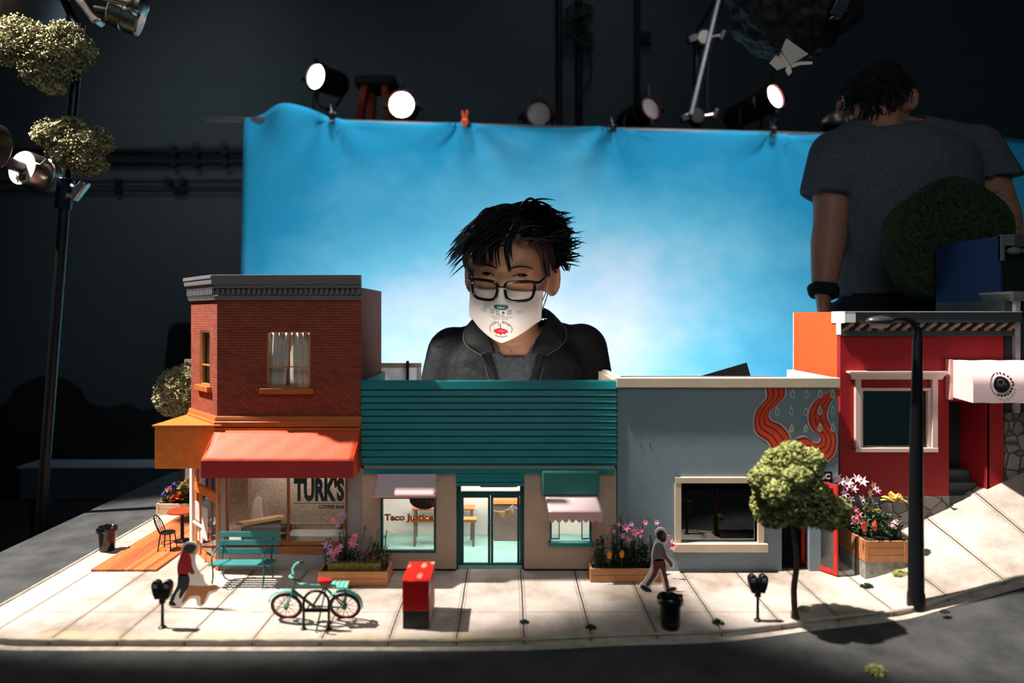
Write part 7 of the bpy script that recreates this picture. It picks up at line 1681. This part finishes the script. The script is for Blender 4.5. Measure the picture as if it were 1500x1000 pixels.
many(24, [(770,316,1.37),(782,336,1.34),(796,362,1.345),(801,390,1.365),(803,404,1.375)], .0046, .005)
many(24, [(776,316,1.38),(792,338,1.36),(806,362,1.37),(810,392,1.39)], .0050, .005)
for ex, ey in ((798,302),(806,308),(812,312),(822,316),(826,324),(834,330),(832,340),(838,350),(834,358),(834,366),(828,374),(832,384),(822,380),(816,388),(790,303),(818,330),(824,345),(826,360),(816,352)):
    many(12, [(770,318,1.42),((772+ex)/2+4,(322+ey)/2-6,1.42),(ex-4,ey+6,1.43),(ex,ey,1.43)], .0046, .007)
for k in range(90):
    ex, ey = 800+rh.uniform(0,38), 318+rh.uniform(0,62); many(1, [(786,335,1.44),((792+ex)/2,(335+ey)/2,1.45),(ex,ey,1.46)], .0065, .008)
many(40, [(790,340,1.40),(806,356,1.40),(814,376,1.41),(812,394,1.42)], .006, .008)
many(30, [(738,308,1.44),(768,300,1.42),(796,308,1.43),(812,322,1.44)], .0055, .007)
many(34, [(770,310,1.42),(744,303,1.40),(716,313,1.38),(698,330,1.36)], .0055, .007)
mb.build('hair', M_hair, pa, smooth=60)
for s in (-1,):
    mb = MB(); q = hits(bodyA, [(.012+s*(.004+.040*t), .962+.075*t) for t in [k/12 for k in range(13)]], .0012)
    if len(q) > 2: mb.tube(q, .0009, 5); mb.build('neck_chain', mat('dull_gold', rgb(150,126,90), .35, .9), pa)
# ------------------------------------------------------------------ person seen from behind
YP = 1.90; pb = thing('person', 'person seen from behind in a grey heather t-shirt with a black wristband', 'person', (1.08, 1.9, 0))
hb = Vector((tx(1298, YP), YP+.05, tz(145, YP)))
MHB = Matrix.Translation(hb) @ Matrix.Rotation(R(180-28), 4, 'Z') @ Matrix.Rotation(R(26), 4, 'X')
shb = [P(1222, 226, YP), P(1428, 218, YP)]; nbb = P(1306, 188, YP)+Vector((0,.03,0))
elb = [P(1211, 330, YP)+Vector((0,-.02,0)), P(1462, 318, YP)+Vector((0,-.02,0))]; wrb = [P(1206, 432, YP-.06), P(1470, 418, YP-.02)]
elb[0].y = YP-.02
def torso_b(g=0):
    rs = [(P(1322,470,YP),.172,.118),(P(1322,438,YP),.168,.115),(P(1322,395,YP),.165,.112),(P(1322,345,YP),.172,.115),(P(1322,290,YP),.192,.122),(P(1323,250,YP),.204,.122),(P(1322,222,YP),.190,.108),(P(1316,203,YP),.14,.088),(P(1309,190,YP),.085,.07)]
    return [ell(c, a+g, b+g, 28, .03) for c, a, b in rs]
mb = MB(); head_mesh(mb, MHB); mb.tube([MHB @ Vector((0,.02,-.05)), MHB @ Vector((0,.03,-.10)), nbb+Vector((0,0,.01)), nbb+Vector((0,.0,-.05))], [.058,.060,.064,.08], 22)
mb.rings(torso_b(-.012))
mb.tube([shb[0], nbb+Vector((-.06,0,-.02)), nbb+Vector((.06,0,-.02)), shb[1]], [.05,.06,.06,.05], 16)
for i in (0, 1):
    a, b, c = shb[i], elb[i], wrb[i]; mb.ball(a, .06, 3)
    mb.tube([a, a.lerp(b,.3), a.lerp(b,.75), b, b.lerp(c,.25), b.lerp(c,.6), c], [.056,.054,.047,.044,.046,.039,.029], 18)
    hand(mb, c+Vector((0,0,.0)), (c-b).normalized()*.6+Vector((0.05,-.12,-.75)), (.6 if i == 0 else -.6, -.35, 0), 1 if i else -1, .45, 1.05)
for s in (-1, 1):
    h_, k, f = Vector((1.09+s*.09,1.92,.98)), Vector((1.09+s*.10,1.90,.52)), Vector((1.09+s*.11,1.93,.09)); mb.tube([h_, h_.lerp(k,.5), k, k.lerp(f,.3), f], [.095,.085,.062,.06,.042], 18)
    mb.tube([f+Vector((0,-.04,-.05)), f+Vector((0,.08,-.055)), f+Vector((0,.18,-.065))], [.04,.042,.028], 12)
remeshed(mb, 'body', M_skinb, pb, .0055, 2)
mb = MB(); mb.rings(torso_b(.008)); mb.tube([shb[0], nbb+Vector((-.06,0,-.022)), nbb+Vector((.06,0,-.022)), shb[1]], [.062,.072,.072,.062], 18)
for i in (0, 1):
    a, b = shb[i], elb[i]; o = Vector((-.008 if i == 0 else .008, 0, 0)); mb.ball(a, .068, 3); mb.tube([a, a.lerp(b,.3)+o, a.lerp(b,.62)+o*2], [.068,.070,.072], 20)
zs_ = tz(303, YP)
def bcut(c):
    if c.z > tz(186, YP)+.01 and math.hypot(c.x-nbb.x, c.y-nbb.y) < .10: return True
    if abs(c.x-1.095) < .19: return c.z < tz(436, YP)+.012*math.sin(c.x*14)
    for i, (pxy) in enumerate((292, 266)):
        if (c.x < 1.095) == (i == 0) and (c.x < .905 or c.x > 1.285) and c.z < tz(pxy, YP)+(.06*(.905-c.x)*-1 if i == 0 else .1*(c.x-1.285)): return True
    return False
ts = remeshed(mb, 't_shirt', M_heather, pb, .0065, 22, bcut, .004)
mb = MB(); cl = [Vector((nbb.x+.078*math.cos(a), nbb.y-.005+.072*math.sin(a), tz(184, YP)+.012*math.sin(a)+.004)) for a in [2*math.pi*k/40 for k in range(40)]]
mb.tube(cl, .0065, 8, loop=True, flat=1.3); mb.build('neck_rib', M_heather, ts)
mb = MB()
mb.rings([ell(P(1322,468,YP), .178, .124, 28), ell(P(1322,436,YP), .171, .118, 28), ell(P(1322,425,YP), .166, .112, 28)])
for s in (-1, 1):
    h_, k, f = Vector((1.09+s*.09,1.92,.98)), Vector((1.09+s*.10,1.90,.52)), Vector((1.09+s*.11,1.93,.10)); mb.tube([h_+Vector((0,0,.1)), h_, h_.lerp(k,.5), k, f], [.10,.108,.098,.078,.066], 18)
mb.ball((1.09,1.915,1.0), (.17,.12,.12), 3); remeshed(mb, 'trousers', M_pants, pb, .009, 2)
for s in (-1, 1):
    f = Vector((1.09+s*.11,1.93,.0)); mb = MB(); mb.rings([[f+Vector((w_*math.cos(a), y+l*math.sin(a)*.5, z)) for a in [2*math.pi*k/20 for k in range(20)]] for z, w_, l, y in ((0,.052,.31,.07),(.02,.054,.31,.07),(.05,.050,.28,.055),(.09,.048,.13,-.005),(.12,.052,.12,-.005))]); mb.build('shoe', M_black, pb, smooth=60)
mb = MB(); ax = (wrb[0]-elb[0]).normalized(); c = wrb[0]-ax*.012
u = ax.orthogonal().normalized(); v_ = ax.cross(u)
mb.rings([[c+ax*t+(u*math.cos(a)+v_*math.sin(a))*(r_+.0025*math.sin(5*a+k)) for a in [2*math.pi*q/28 for q in range(28)]] for k, (t, r_) in enumerate(((-.014,.030),(-.015,.0375),(-.004,.0405),(.006,.0385),(.016,.0375),(.016,.030)))]); mb.build('wristband', M_blackcloth, pb, smooth=60)
# hair of the second person
mb = MB(); V, idx, keep = [], {}, []
def scalp2(v): return v.z*.118 > .062-1.35*max(0, v.y*.096+.028) and not (v.y < -.1 and v.z < .5)
for f in fs:
    if all(scalp2(vs[i]) for i in f):
        g = []
        for i in f:
            if i not in idx: idx[i] = len(V); V.append(MHB @ (head_pt(vs[i])*(1.09+.05*noise.noise(vs[i]*6))+Vector((0,.004,.008))))
            g.append(idx[i])
        keep.append(tuple(g))
mb.add(V, keep); rh = random.Random(5)
for k in range(1500):
    v = rv(rh)
    if not scalp2(v): continue
    p = head_pt(v)*1.085; r0 = MHB @ p; nrm = MHB.to_3x3() @ p.normalized(); d = Vector((rh.uniform(-.5,.5), -.1, -.7)); e = r0+nrm*rh.uniform(.006,.016)+d*rh.uniform(.02,.045)
    lock([r0, (r0+e)/2+nrm*.006, e], rh.uniform(.003,.005))
mb.build('hair', mat('dark_brown_hair', rgb(15,12,11), .85, var=.3, scale=80), pb, smooth=60)
mb = MB(); mb.T = MHB
for s in (-1, 1): mb.tube(catmull([(s*.070,-.06,-.03), (s*.080,-.01,.0), (s*.085,.02,.022), (s*.085,.040,.005), (s*.080,.03,-.028), (s*.072,-.05,-.06)], 5), .002, 6)
mb.build('mask_loop', M_white, pb)
